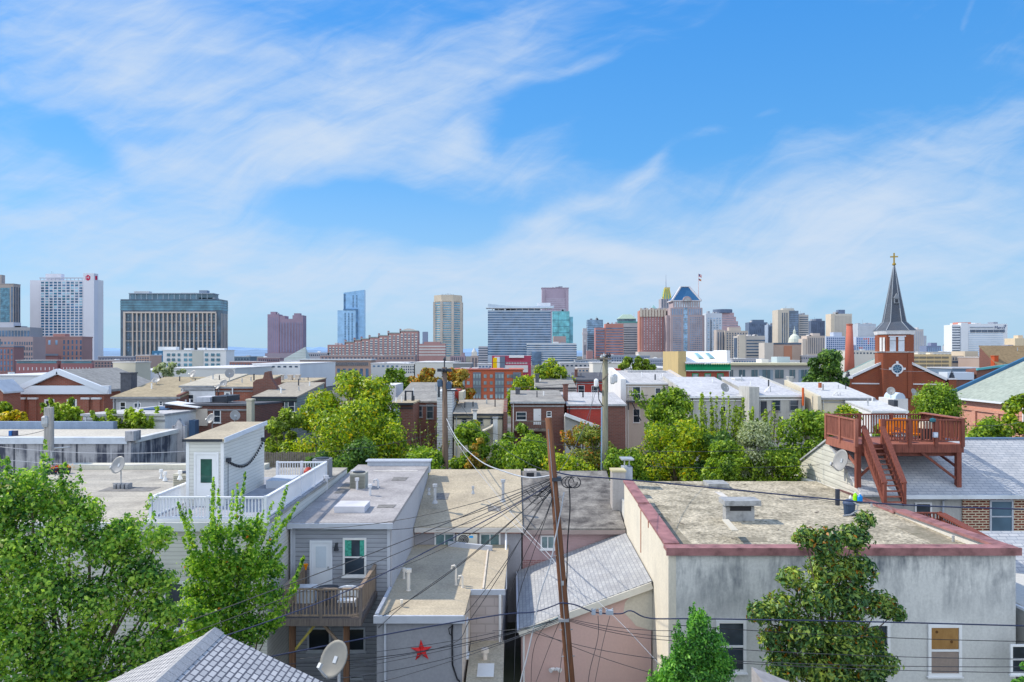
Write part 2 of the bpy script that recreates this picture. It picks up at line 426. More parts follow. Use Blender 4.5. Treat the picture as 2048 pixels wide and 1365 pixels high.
# fill light: bright cloud added to the unseen sky behind the viewer, lifts shaded fronts
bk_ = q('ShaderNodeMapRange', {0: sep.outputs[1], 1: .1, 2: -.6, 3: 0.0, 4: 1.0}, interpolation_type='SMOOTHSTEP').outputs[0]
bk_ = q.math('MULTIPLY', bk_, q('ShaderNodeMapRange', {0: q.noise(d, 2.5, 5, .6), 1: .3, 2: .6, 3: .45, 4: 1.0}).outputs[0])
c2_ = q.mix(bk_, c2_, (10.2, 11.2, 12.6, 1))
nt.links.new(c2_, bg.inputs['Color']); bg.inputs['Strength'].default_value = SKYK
S.view_settings.view_transform = 'Standard'; S.view_settings.look = 'None'; S.view_settings.exposure = 0; S.view_settings.gamma = 1
S.cycles.use_denoising = True
S.cycles.max_bounces = 6; S.cycles.diffuse_bounces = 3; S.cycles.transmission_bounces = 3; S.cycles.transparent_max_bounces = 6
S.cycles.sample_clamp_indirect = 6

# ------------------------------------------------------------------ ground and far hills
def gmat():
    m, nt_, b = newmat('town_ground'); q_ = N(nt_)
    pos = q_('ShaderNodeNewGeometry').outputs['Position']
    f = q_.noise(pos, .06, 6, .65)
    col = q_.ramp(f, [(.3, (.045, .06, .03)), (.46, (.07, .08, .05)), (.55, (.13, .125, .12)), (.7, (.2, .19, .18))])
    nt_.links.new(col, b.inputs['Base Color']); b.inputs['Roughness'].default_value = .95
    return m
g = MB()
g.poly([(-9000, -60, 0), (9000, -60, 0), (9000, 14000, 0), (-9000, 14000, 0)])
tag(g.build('ground', gmat()), kind='structure')
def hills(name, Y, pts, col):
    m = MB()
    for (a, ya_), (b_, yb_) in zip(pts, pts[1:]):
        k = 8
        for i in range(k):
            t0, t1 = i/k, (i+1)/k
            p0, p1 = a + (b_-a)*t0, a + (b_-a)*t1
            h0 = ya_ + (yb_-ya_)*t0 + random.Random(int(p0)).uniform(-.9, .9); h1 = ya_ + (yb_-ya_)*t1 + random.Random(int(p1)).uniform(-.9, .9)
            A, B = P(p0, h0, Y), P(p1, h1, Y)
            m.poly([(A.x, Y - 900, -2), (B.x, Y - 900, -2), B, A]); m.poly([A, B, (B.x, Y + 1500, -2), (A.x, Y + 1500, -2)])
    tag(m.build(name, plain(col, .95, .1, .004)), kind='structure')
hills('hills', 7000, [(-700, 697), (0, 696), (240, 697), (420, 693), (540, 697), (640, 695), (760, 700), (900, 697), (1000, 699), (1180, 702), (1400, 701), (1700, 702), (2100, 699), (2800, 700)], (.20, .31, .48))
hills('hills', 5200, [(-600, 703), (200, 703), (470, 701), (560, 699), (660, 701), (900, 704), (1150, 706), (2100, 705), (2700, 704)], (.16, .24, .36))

# ------------------------------------------------------------------ skyline
MATC = {}
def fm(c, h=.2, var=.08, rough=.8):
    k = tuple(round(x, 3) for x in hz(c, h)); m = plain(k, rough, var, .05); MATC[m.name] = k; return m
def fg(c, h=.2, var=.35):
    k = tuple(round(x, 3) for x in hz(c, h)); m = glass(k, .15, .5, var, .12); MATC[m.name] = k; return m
def bandmat(gl, span, fh, z0, frac):
    k = ('bandm', gl.name, span.name, round(fh, 2), round(z0 % fh, 2), frac)
    if k in MATS: return MATS[k]
    m, nt, b = newmat('floor_bands'); q = N(nt)
    z = q('ShaderNodeSeparateXYZ', {0: q('ShaderNodeNewGeometry').outputs['Position']}).outputs[2]
    f = q.math('LESS_THAN', q.math('FRACT', q.math('DIVIDE', q.math('SUBTRACT', z, z0), fh)), frac)
    nz = q('ShaderNodeTexNoise', {'Vector': q('ShaderNodeNewGeometry').outputs['Position'], 'Scale': .3}).outputs[0]
    g_ = q.ramp(nz, [(.35, mul(MATC[gl.name], .6)), (.65, mul(MATC[gl.name], 1.5))])
    nt.links.new(q.mix(f, g_, c4(MATC[span.name])), b.inputs['Base Color'])
    b.inputs['Roughness'].default_value = .3
    MATS[k] = m; return m
class Tower: pass
def tower(name, label, x0, x1, yt, Y, D, wall, cat='tower', group=None, part='wall'):
    T = Tower(); T.Y, T.D = Y, D; T.X0, T.X1 = wx(x0, Y), wx(x1, Y); T.zt = wz(yt, Y)
    T.e = thing(name, label, cat, ((T.X0 + T.X1)/2, Y + D/2, 0), group)
    MB().box(T.X0, T.X1, Y, Y + D, 0, T.zt).build(part, wall, T.e)
    T.p = .12 + Y * .0001
    if cat in ('tower', 'office', 'office block', 'apartment block', 'hospital', 'flats') and x1 - x0 > 18:
        r2 = random.Random(int(x0*3 + yt)); w = T.X1 - T.X0
        for k in range(r2.randint(2, 4)):
            a = T.X0 + w*r2.uniform(.08, .75); b_ = a + w*r2.uniform(.06, .16)
            MB().box(a, b_, Y + D*.25, Y + D*.7, T.zt - .05, T.zt + r2.uniform(.8, 2.2)*Y/700).build('roof_plant', plain(r2.choice([(.3, .32, .36), (.5, .5, .52), (.2, .22, .27)]), .7), T.e)
        if r2.random() < .5: MB().tube([(T.X0 + w*.4, Y + D*.4, T.zt), (T.X0 + w*.4, Y + D*.4, T.zt + 5*Y/900)], .12*Y/700, 4).build('antenna', plain((.3, .31, .33), .6), T.e)
    return T
def block(T, x0, x1, yt, yb, mat, dy=0.0, D=None, part='wall', Y=None):
    """extra mass of a tower, pixel box, dy behind the front"""
    Y = Y or T.Y + dy
    return MB().box(wx(x0, Y), wx(x1, Y), Y, Y + (D or T.D - dy), max(0, wz(yb, Y)), wz(yt, Y)).build(part, mat, T.e)
def bands(T, yt, yb, n, mat, frac=.5, x0=None, x1=None, wrap=True, name='window_band', p=None):
    p = p or T.p
    X0 = T.X0 - (p if wrap else 0) if x0 is None else wx(x0, T.Y); X1 = T.X1 + (p if wrap else 0) if x1 is None else wx(x1, T.Y)
    zt, zb = wz(yt, T.Y), wz(yb, T.Y); st = (zt - zb) / n
    for i in range(n):
        MB().box(X0, X1, T.Y - p, T.Y + (T.D + p if wrap else .05), zt - st*i - st*frac, zt - st*i).build(name, mat, T.e)
def strips(T, x0, x1, yt, yb, n, mat, frac=.5, name='window_strip', p=None, floors=0, span=None, spf=.3):
    p = p or T.p
    X0, X1 = wx(x0, T.Y), wx(x1, T.Y); st = (X1 - X0) / n; zt, zb = wz(yt, T.Y), wz(yb, T.Y)
    for i in range(n):
        c = X0 + st*(i + .5)
        MB().box(c - st*frac/2, c + st*frac/2, T.Y - p, T.Y + .05, zb, zt).build(name, bandmat(mat, span, (zt - zb) / floors, zb, spf) if floors else mat, T.e)
def sstrips(T, n, yt, yb, mat, frac=.5, floors=0, side=None, y0=None, y1=None):
    """windows on the visible flank"""
    side = side or ('right' if (T.X0 + T.X1) < 0 else 'left')
    Ya, Yb = y0 or T.Y, y1 or T.Y + T.D; st = (Yb - Ya) / n; zt, zb = wz(yt, T.Y), wz(yb, T.Y)
    for i in range(n):
        c = Ya + st*(i + .5); m = MB()
        xa, xb = (T.X1 - .05, T.X1 + T.p) if side == 'right' else (T.X0 - T.p, T.X0 + .05)
        m.box(xa, xb, c - st*frac/2, c + st*frac/2, zb, zt)
        m.build('side_window_strip', mat, T.e)
def grid(T, x0, x1, yt, yb, nc, nr, mat, fx=.5, fz=.55, name='window', mats=None, limit=100, p=None):
    p = p or T.p
    X0, X1 = wx(x0, T.Y), wx(x1, T.Y); sx = (X1 - X0) / nc; zt, zb = wz(yt, T.Y), wz(yb, T.Y); sz = (zt - zb) / nr
    cells = [(c, r) for r in range(nr) for c in range(nc)]
    used = getattr(T, 'nw', 0)
    own, rest = cells[:max(0, limit - used)], cells[max(0, limit - used):]
    protos = {}
    pl = T.e.location
    for c, r in own:
        mt = random.choice(mats) if mats else mat
        x, z = X0 + sx*(c + .5), zt - sz*(r + .5)
        if mt.name not in protos:
            o = MB().box(-sx*fx/2, sx*fx/2, -p, .04, -sz*fz/2, sz*fz/2).build(name, mt, T.e, loc=(0, 0, 0)); protos[mt.name] = o
        else:
            o = protos[mt.name].copy(); COL.objects.link(o)
        o.location = (x - pl.x, T.Y - pl.y, z)
    T.nw = used + len(own)
    if rest:
        m = MB()
        for c, r in rest:
            x, z = X0 + sx*(c + .5), zt - sz*(r + .5)
            m.box(x - sx*fx/2, x + sx*fx/2, T.Y - p, T.Y + .04, z - sz*fz/2, z + sz*fz/2)
        tag(m.build('windows', mats or mat, T.e), kind='stuff')
def parapet(T, mat, h=.8, p=.3, part='parapet'):
    MB().box(T.X0 - p, T.X1 + p, T.Y - p, T.Y + T.D + p, T.zt, T.zt + h).build(part, mat, T.e)
def roofbox(T, x0, x1, yt, mat, dy=3, D=5, part='penthouse'):
    Y = T.Y + dy
    return MB().box(wx(x0, Y), wx(x1, Y), Y, Y + D, T.zt - .01, wz(yt, Y)).build(part, mat, T.e)
def mast(T, px, yt, mat, r=.25, dy=4, part='antenna'):
    Y = T.Y + dy
    return MB().tube([(wx(px, Y), Y, T.zt - .1), (wx(px, Y), Y, wz(yt, Y))], [r, r*.4], 5).build(part, mat, T.e)

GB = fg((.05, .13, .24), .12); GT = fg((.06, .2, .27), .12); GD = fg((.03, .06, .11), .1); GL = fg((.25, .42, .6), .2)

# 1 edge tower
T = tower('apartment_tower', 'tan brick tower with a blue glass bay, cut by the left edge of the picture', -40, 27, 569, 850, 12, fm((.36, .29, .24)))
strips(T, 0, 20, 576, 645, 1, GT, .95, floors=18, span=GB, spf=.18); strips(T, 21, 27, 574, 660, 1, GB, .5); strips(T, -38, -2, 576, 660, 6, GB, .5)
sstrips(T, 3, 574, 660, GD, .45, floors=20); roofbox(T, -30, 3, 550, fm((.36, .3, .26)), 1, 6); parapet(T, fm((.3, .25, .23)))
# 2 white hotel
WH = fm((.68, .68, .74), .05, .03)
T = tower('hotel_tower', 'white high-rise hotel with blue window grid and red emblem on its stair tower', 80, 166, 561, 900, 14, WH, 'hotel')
block(T, 60, 80, 561, 760, WH, 2, 11, 'side_wing'); block(T, 166.3, 188, 547, 760, WH, -3, 9, 'stair_tower'); block(T, 188.3, 196, 560, 760, fm((.74, .72, .74), .05, .03), 8, 12, 'rear_wing')
grid(T, 81, 166, 563, 678, 10, 21, None, .70, .66, mats=[fg((.02, .12, .25), .05), fg((.02, .17, .27), .05), fg((.04, .14, .24), .05), GB, fg((.3, .5, .62), .1)])
MB().box(wx(79, 899), wx(167, 899), 898.6, 899.6, wz(557.5, 899), wz(555.5, 899)).build('roof_rail', fm((.5, .5, .55)), T.e)
m = MB()
for i in range(12): m.box(wx(80 + i*7.6, 899), wx(80.7 + i*7.6, 899), 899, 899.5, T.zt, wz(557.5, 899))
m.build('rail_posts', fm((.4, .4, .45)), T.e)
roofbox(T, 91, 122, 548, WH, 2, 7); mast(T, 103, 543, GREYM); mast(T, 106, 544, GREYM)
RED = fm((.45, .03, .07), .03, .03)
def emblem(T, px, py, Y, w, mat, n=6, facing='front'):
    c = P(px, py, Y); r = w * Y / F; m = MB(); b_ = []; t_ = []
    for i in range(n):
        a = math.pi/2 + 2*math.pi*i/n
        if facing == 'front': b_.append((c.x + r*math.cos(a), Y, c.z + r*1.15*math.sin(a))); t_.append((c.x + r*math.cos(a), Y - .3, c.z + r*1.15*math.sin(a)))
        else: b_.append((c.x, Y + r*math.cos(a), c.z + r*1.15*math.sin(a))); t_.append((c.x + .3, Y + r*math.cos(a), c.z + r*1.15*math.sin(a)))
    m.hexa(b_, t_); return m.build('emblem', mat, T.e)
em = emblem(T, 176, 556, 897, 5.2, RED)
def letters(txt, size, loc, mat, parent, rot=(math.pi/2, 0, 0), ext=.05, name='lettering'):
    cu = bpy.data.curves.new(name, 'FONT'); cu.body = txt; cu.size = size; cu.extrude = ext; cu.align_x = 'CENTER'; cu.align_y = 'CENTER'
    cu.materials.append(mat)
    o = bpy.data.objects.new(name, cu); COL.objects.link(o); o.parent = parent
    me = bpy.data.meshes.new_from_object(o); bpy.data.objects.remove(o)
    o = bpy.data.objects.new(name, me); COL.objects.link(o); o.parent = parent
    pl = wloc(parent); o.location = (loc[0]-pl.x, loc[1]-pl.y, loc[2]-pl.z); o.rotation_euler = rot
    return o
c = P(176, 556, 897); letters('H', 4.6, (c.x, 896.5, c.z), WH, em)
e2 = MB(); xx = wx(188, 897)
e2.box(xx, xx + .3, 899.5, 903.5, wz(560, 900), wz(552, 900)); e2.build('emblem', RED, T.e)
# 3 left mid-rise blocks in front of it
T = tower('office_block', 'grey stepped office block at the left edge in front of the tan tower', -30, 60, 655, 520, 14, fm((.30, .29, .30), .1), 'office block')
grid(T, -28, 60, 659, 676, 14, 1, GB, .7, .7); block(T, -30, 27, 645, 660, fm((.5, .5, .54), .1), 3, 8, 'upper_floor')
block(T, -30, 66, 674, 780, fm((.36, .27, .26), .1), -2, 14, 'lower_floors'); T2 = T; T2.Y -= 2
strips(T2, -8, 2, 678, 700, 3, GB, .6); grid(T2, 28, 66, 682, 735, 8, 5, GD, .5, .6); grid(T2, -28, 28, 682, 700, 8, 2, GB, .5, .6)
T = tower('apartment_block', 'dark red brick flats with vertical glazing, at the left edge below the grey office block', -30, 27, 695, 470, 10, fm((.26, .13, .12), .1), 'apartments')
strips(T, -28, 27, 699, 745, 8, GB, .45, floors=4, span=fm((.3, .16, .15), .1), spf=.25); parapet(T, fm((.2, .2, .24), .1), 1)
T = tower('brick_block', 'brown brick block with a planted roof terrace in front of the white hotel', 68, 164, 676, 560, 14, fm((.30, .17, .15), .12), 'apartments')
grid(T, 78, 120, 680, 691, 3, 1, GL, .3, .8); grid(T, 124, 166, 679, 735, 5, 5, GB, .35, .7); roofbox(T, 106, 130, 668, fm((.36, .18, .15), .12), 1, 6)
tr_ = MB().box(wx(70, 557), wx(117, 557), 556, 560, 0, wz(712, 557)).build('terrace', fm((.28, .13, .12), .12), T.e)
MB().box(wx(70, 556), wx(117, 556), 555.4, 555.8, wz(712, 556), wz(708, 556)).build('terrace_rail', fm((.2, .22, .28), .1), tr_)
parapet(T, fm((.3, .17, .15), .12), 1)
for k, (a, b_, lab) in enumerate([(32, 115, 'long low maroon brick row with a glazed top storey, below the brick block at left'), (121, 185, 'low maroon brick row with a glazed top storey, directly under the white hotel')]):
    T = tower('brick_row', lab, a, b_, 729, 380, 10, fm((.26, .11, .11), .08), 'row building')
    bands(T, 723, 727, 1, GT, .9, a + 2, b_ - 2, False); block(T, a + 1, b_ - 1, 721.5, 730, fm((.32, .2, .2), .08), .3, 7, 'top_storey')
    MB().box(wx(a, 380), wx(b_, 380), 379.4, 388, wz(721.5, 380), wz(720.5, 380)).build('roof', fm((.6, .6, .62), .05), T.e)
    grid(T, a + 3, b_ - 3, 732, 744, 9, 1, fm((.7, .7, .75), .05), .16, .5)
# 4 dark glass block
T = tower('glass_block', 'broad dark blue glass block framed below by pale stone piers', 241, 441, 599, 700, 18, fg((.035, .08, .13), .08), 'apartment block')
bands(T, 602, 622, 4, GT, .75); block(T, 258, 425, 588, 600, fg((.05, .13, .19), .08), 2, 14, 'setback_storey')
MB().box(wx(257, 701), wx(426, 701), 701, 716, wz(588, 701), wz(586.5, 701)).build('roof', fm((.3, .34, .4), .1), T.e)
for a in range(15): MB().box(wx(260 + a*11, 702), wx(261 + a*11, 702), 701.8, 702.0, T.zt, wz(588, 702)).build('mullion', fm((.35, .42, .48), .1), T.e)
PIER = fm((.56, .48, .42), .12, .05)
MB().box(wx(248, 700), wx(433, 700), 698.2, 700, wz(627, 700), wz(624, 700)).build('stone_lintel', PIER, T.e)
for a in range(22):
    x = 248 + a * 8.75
    if a == 1: continue
    w_ = 4.2 if a in (0,) else 2.1
    MB().box(wx(x, 700), wx(x + w_, 700), 698.3, 700, 0, wz(627, 700)).build('stone_pier', PIER, T.e)
for yy in (644, 663, 682): MB().box(wx(248, 700), wx(433, 700), 698.9, 700, wz(yy + .8, 700), wz(yy - .2, 700)).build('floor_line', PIER, T.e)
m_ = [GB, GD, GT, fg((.09, .16, .2), .1)]
grid(T, 253, 433, 629, 705, 21, 12, None, .36, .5, mats=m_, p=.5)
sstrips(T, 5, 627, 715, PIER, .3); roofbox(T, 268, 298, 583, fm((.5, .5, .5)), 3, 6); roofbox(T, 362, 392, 586, fm((.45, .45, .45)), 3, 6); roofbox(T, 398, 414, 581, fm((.2, .24, .3)), 3, 6)
MB().box(wx(398, 702), wx(430, 702), 702, 712, wz(598, 702), wz(596, 702)).build('canopy', fm((.25, .27, .3)), T.e)
# 5 white / blue block
T = tower('midrise_block', 'white mid-rise block with rows of dark windows and a blue end bay', 326, 452, 702, 400, 12, fm((.72, .72, .72), .05, .04), 'apartment block')
block(T, 304, 326, 702, 775, fm((.06, .16, .28), .06), .5, 11, 'blue_bay'); block(T, 384, 406, 702.5, 775, fm((.52, .52, .48), .05), -.3, 8, 'beige_bay')
T.Y -= .32
for a, b_, n in ((332, 352, 2), (354, 362, 1), (366, 386, 2), (408, 418, 1), (420, 442, 2)): grid(T, a, b_, 705, 755, n, 5, GT, .62, .55)
T.Y += .8; grid(T, 307, 326, 705, 755, 2, 5, GL, .5, .5); T.Y -= .48
parapet(T, fm((.6, .6, .6), .05), .5)
for a, b_, t in ((316, 352, 694), (368, 382, 697), (395, 410, 696), (413, 449, 697)): roofbox(T, a, b_, t, WHITE, 2, 4)
# 7 purple brick pair
T = tower('apartment_towers', 'purple brown brick tower pair joined by a lower link, standing alone by the harbour', 535, 558, 629, 1600, 26, fm((.26, .15, .18), .3), 'tower')
for a, b_, t in ((558, 570, 632), (570, 585, 638), (585, 606, 631)): block(T, a, b_, t, 730, fm((.27, .16, .19), .3), 2, 26)
block(T, 541, 552, 624, 640, fm((.26, .15, .18), .3), 3, 12, 'penthouse'); block(T, 588, 600, 627, 640, fm((.26, .15, .18), .3), 3, 12, 'penthouse')
strips(T, 536, 557, 635, 705, 5, fm((.17, .14, .22), .35), .3); strips(T, 559, 605, 645, 705, 8, fm((.19, .16, .24), .35), .3); block(T, 530, 640, 707, 730, fm((.28, .2, .22), .3), -30, 20, 'podium')
# 8 slender glass tower
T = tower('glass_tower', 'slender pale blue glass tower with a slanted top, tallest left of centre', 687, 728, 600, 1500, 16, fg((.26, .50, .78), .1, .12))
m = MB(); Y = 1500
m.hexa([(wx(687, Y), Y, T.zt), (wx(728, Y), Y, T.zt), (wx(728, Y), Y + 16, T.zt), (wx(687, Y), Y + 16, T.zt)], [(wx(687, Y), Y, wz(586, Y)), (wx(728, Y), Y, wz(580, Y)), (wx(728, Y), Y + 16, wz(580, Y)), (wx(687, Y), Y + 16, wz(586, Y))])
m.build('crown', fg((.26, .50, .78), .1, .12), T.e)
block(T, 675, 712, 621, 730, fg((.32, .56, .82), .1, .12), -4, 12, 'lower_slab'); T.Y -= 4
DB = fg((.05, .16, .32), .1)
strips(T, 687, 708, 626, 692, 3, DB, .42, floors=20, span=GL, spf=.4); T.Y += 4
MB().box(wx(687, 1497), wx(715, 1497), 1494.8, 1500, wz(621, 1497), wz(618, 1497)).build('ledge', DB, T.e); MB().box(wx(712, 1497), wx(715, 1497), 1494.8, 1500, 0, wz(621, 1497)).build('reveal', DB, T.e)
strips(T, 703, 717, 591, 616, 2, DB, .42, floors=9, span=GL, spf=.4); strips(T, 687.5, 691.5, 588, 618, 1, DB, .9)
# 9 stepped brick building
BR = fm((.36, .19, .16), .18); STN = fm((.62, .55, .48), .15)
T = tower('stepped_building', 'long red brick building stepping up to an arched top, in front of the octagonal tower', 655, 690, 690, 1000, 18, BR, 'apartment block')
xs = [(690, 708, 685), (708, 722, 681), (722, 738, 678.5), (738, 757, 675.5), (757, 776, 672), (776, 800, 667), (800, 836, 663)]
wins_ = []
for a, b_, t in xs:
    block(T, a, b_, t, 740, BR, 0, 18)
    o = MB(); o.box(wx(a, 1000), wx(b_, 1000), 999.3, 1012, wz(t, 1000), wz(t - 1.6, 1000)); o.build('green_roof', fm((.30, .38, .36), .2), T.e)
    MB().box(wx(a - 1, 1000), wx(a + 1.5, 1000), 1000, 1006, wz(t + 4, 1000), wz(t - 5, 1000)).build('chimney', BR, T.e)
m = MB(); prof = [(800 + 36*i/10, 663 - 5.5*math.sin(math.pi*i/10)) for i in range(11)]
m.hexa([(wx(a, 1000), 999.5, wz(b_, 1000)) for a, b_ in prof], [(wx(a, 1000), 1010, wz(b_, 1000)) for a, b_ in prof]); m.build('arched_gable', STN, T.e)
for a, b_, t in [(657, 690, 690)] + xs: strips(T, a, b_, t + 4, 722, max(2, int((b_-a)/6.5)), STN, .55, floors=int((722-t)/5), span=fg((.1, .14, .2), .15), spf=.55, name='bay_window')
T = tower('brick_annexe', 'lower brick and white banded wing right of the arched brick building', 838, 890, 688, 960, 16, BR, 'apartment block')
bands(T, 692, 715, 4, fm((.62, .6, .58), .12), .4); block(T, 845, 855, 664, 690, fm((.2, .22, .3), .2), 2, 6, 'lift_tower'); block(T, 848, 880, 684, 700, BR, 1, 8)
# 10 low brick block with glass band
T = tower('brick_hall', 'long low brown brick block with a glazed band, behind the big yellow green tree', 600, 742, 721, 420, 14, fm((.34, .24, .20), .06), 'building')
bands(T, 725, 732, 1, GD, .95, 603, 737, False); grid(T, 603, 740, 737, 760, 12, 1, GB, .5, .95)
MB().box(wx(597, 420), wx(744, 420), 419, 434, T.zt, wz(718.5, 420)).build('roof', fm((.55, .57, .6), .05), T.e)
mm = MB()
for i in range(34): mm.box(wx(604 + i*4, 420), wx(604.9 + i*4, 420), 419.2, 420, wz(732, 420), wz(725, 420))
mm.build('mullions', fm((.4, .36, .34), .05), T.e)
# 11 glass pyramid
m = MB(); Y = 900
a, b_, t = P(564, 720, Y), P(612, 720, Y), P(611, 694, Y)
T = Tower(); T.e = thing('glass_pyramid', 'pale glass pyramid roof rising to a point beside the brick tower pair', 'pyramid', (b_.x - 8, Y + 8, 0))
m.poly([a, b_, t]); m.poly([b_, (b_.x, Y + 22, b_.z), t]); m.poly([(b_.x, Y + 22, b_.z), (a.x, Y + 22, a.z), t]); m.poly([(a.x, Y + 22, a.z), a, t])
m.build('glazing', fm((.62, .68, .66), .08), T.e); MB().box(a.x, b_.x, Y, Y + 22, 0, a.z).build('base', fm((.66, .68, .7), .1), T.e)
T.Y = Y
for i in range(5):
    f0 = i / 5; p0 = a.lerp(t, f0); p1 = b_.lerp(t, f0)
    MB().bar(p0 + Vector((0, -.3, 0)), p1 + Vector((0, -.3, 0)), .35).build('glazing_bar', fm((.75, .76, .76), .05), T.e)
# 12 octagonal tower
Y = 1250; cx_ = wx(894, Y); r = (921 - 867)/2*Y/F / math.cos(math.pi/8) ; CONC = fm((.50, .44, .38), .12)
T = Tower(); T.e = thing('octagonal_tower', 'beige concrete tower with angled corners and a heavy blank top', 'tower', (cx_, Y + r, 0)); T.Y = Y
def octa(r_, z0, z1, mat, part, rot=math.pi/8):
    o = [(cx_ + r_*math.cos(rot + i*math.pi/4), Y + r + r_*math.sin(rot + i*math.pi/4)) for i in range(8)]
    m_ = MB(); m_.hexa([(x, y, z0) for x, y in o], [(x, y, z1) for x, y in o]); return m_.build(part, mat, T.e)
octa(r, 0, wz(588 + 15, Y), CONC, 'shaft'); octa(r*1.03, wz(603, Y), wz(590, Y), fm((.56, .48, .38), .1), 'crown')
for i in range(24):
    zt_ = wz(605 + i*4.6, Y); octa(r*1.008, zt_ - 2.0, zt_, fg((.10, .26, .34), .15) if i % 2 else fg((.14, .3, .4), .15), 'window_band')
for i in range(8):
    a = math.pi/8 + i*math.pi/4; x, y = cx_ + r*math.cos(a), Y + r + r*math.sin(a)
    MB().box(x - 2, x + 2, y - 2, y + 2, 0, wz(603, Y)).build('corner_pier', CONC, T.e)
mm = MB()
for i in range(9): mm.box(wx(880 + i*3, Y), wx(880.8 + i*3, Y), Y + 20, Y + 21, wz(590, Y), wz(590 - random.uniform(2, 5), Y))
mm.build('antennas', GREYM, T.e)
# small tower between
T = tower('brick_cupola_tower', 'small brown clock tower with a pale belfry, right of the octagonal tower', 941, 956, 712, 620, 8, fm((.36, .28, .25), .12), 'clock tower')
block(T, 943, 954, 705, 713, fm((.6, .56, .5), .1), 1, 5, 'belfry'); c = P(948.5, 705, 624)
MB().lathe((c.x, 624, c.z - .2), [(2.3, 0), (2.0, 1.2), (1.0, 2.6), (.15, 4.0)], 8).build('dome', fm((.5, .5, .48), .12), T.e); strips(T, 943, 955, 716, 735, 2, GD, .35)
T = tower('brick_warehouse', 'dull brown warehouse with gables, between clock tower and octagonal tower', 900, 930, 712, 800, 14, fm((.28, .19, .2), .18), 'warehouse')
strips(T, 902, 928, 715, 728, 6, GD, .4); block(T, 923, 929, 706, 714, fm((.3, .2, .2), .18), 1, 6)
T = tower('parking_block', 'small grey concrete block just left of the curved glass office', 957, 975, 693, 850, 12, fm((.42, .4, .42), .15), 'office block'); bands(T, 696, 730, 7, GD, .4)
# 13 curved office
T = tower('glass_office', 'wide blue and white glass office with a curved swept roofline', 976, 1101, 621, 1000, 20, fm((.42, .48, .56), .12, .05), 'office')
bands(T, 624, 712, 18, fg((.06, .13, .24), .1), .62); m = MB(); n = 14; top = []; bot = []
for i in range(n + 1):
    px = 976 + (1108-976)*i/n; f_ = i/n; yy = 608 + 4.5*math.sin(f_*math.pi*.9)*1.2 + (2 if f_ > .8 else 0)
    top.append((px, yy))
for (a, y1), (b_, y2) in zip(top, top[1:]):
    m.hexa([(wx(a, 1000), 999, wz(616, 1000)), (wx(b_, 1000), 999, wz(616.5, 1000)), (wx(b_, 1000), 1004, wz(616.5, 1000)), (wx(a, 1000), 1004, wz(616, 1000))],
           [(wx(a, 1000), 999, wz(y1, 1000)), (wx(b_, 1000), 999, wz(y2, 1000)), (wx(b_, 1000), 1004, wz(y2, 1000)), (wx(a, 1000), 1004, wz(y1, 1000))])
m.build('roof_screen', fm((.5, .58, .66), .1, .04), T.e)
MB().box(wx(972, 1000), wx(1104, 1000), 997, 1012, wz(617.5, 1000), wz(616, 1000)).build('roof_canopy', fm((.55, .56, .58), .1), T.e)
mm = MB()
for i in range(10): mm.box(wx(984 + i*12, 1000), wx(985.5 + i*12, 1000), 1000, 1002, wz(621, 1000), wz(617, 1000))
mm.build('canopy_posts', fm((.6, .58, .56), .1), T.e)
block(T, 1030, 1080, 617, 621.2, fg((.04, .09, .16), .1), 1, 8, 'plant_room'); block(T, 1075, 1101, 606, 618, fm((.66, .68, .72), .1), 6, 5, 'screen_wall')
T = tower('glass_office_wing', 'lower blue and white banded wing in front of the curved office', 1054, 1153, 687, 930, 18, fm((.62, .64, .66), .08, .05), 'office')
bands(T, 690, 725, 8, fg((.06, .13, .24), .1), .55)
block(T, 1064, 1083, 703, 730, fg((.10, .18, .3), .1), -2, 3, 'blue_bay')
# 14-15
T = tower('pinkish_tower', 'square mauve tower behind the curved office', 1084, 1137, 577, 1350, 22, fm((.34, .25, .30), .22))
bands(T, 598, 625, 7, fm((.5, .44, .5), .2), .35, 1091, 1131, False); block(T, 1083, 1138, 575.5, 577, fm((.3, .22, .26), .2), -.5, 22, 'cap')
for a in (1084, 1131): MB().box(wx(a, 1350), wx(a + 6, 1350), 1348.5, 1350, 0, wz(579, 1350)).build('corner_pier', fm((.36, .27, .31), .22), T.e)
T = tower('teal_glass_block', 'turquoise glass block below the square mauve tower', 1105, 1139, 623, 1150, 20, fg((.11, .42, .46), .12, .3), 'office')
block(T, 1139, 1146, 634, 720, fg((.10, .36, .46), .12, .3), 2, 12, 'side_slab'); strips(T, 1106, 1139, 625, 690, 3, fg((.13, .5, .55), .1, .3), .8); bands(T, 640, 690, 4, fg((.05, .25, .32), .1), .12, 1105, 1139, False, 'dark_band', .4)
block(T, 1107, 1132, 673, 690, fm((.45, .33, .3), .15), -60, 14, 'brick_annexe')
# 16-18
T = tower('clock_tower', 'thin pale stone tower at the left of the grey glass slab', 1166, 1174, 657, 1100, 8, fm((.5, .46, .46), .2)); block(T, 1165, 1175, 665, 670, fm((.55, .5, .5), .2), -.5, 9, 'cornice'); emblem(T, 1170, 682, 1100, 2.4, fm((.7, .7, .7), .1), 10)
strips(T, 1167, 1173, 690, 710, 2, GD, .4)
T = tower('grey_glass_slab', 'blue grey glass slab tower left of the terracotta block', 1175, 1206, 640, 1200, 20, fg((.12, .2, .3), .15)); bands(T, 642, 668, 7, GL, .4); mast(T, 1193, 633, GREYM, .4); bands(T, 670, 712, 10, GD, .5)
T = tower('terracotta_block', 'terracotta office block with thin dark window bands', 1211, 1247, 648, 950, 16, fm((.42, .19, .15), .1), 'office')
block(T, 1191, 1211, 656, 760, fm((.36, .18, .17), .1), 1, 15, 'wing')
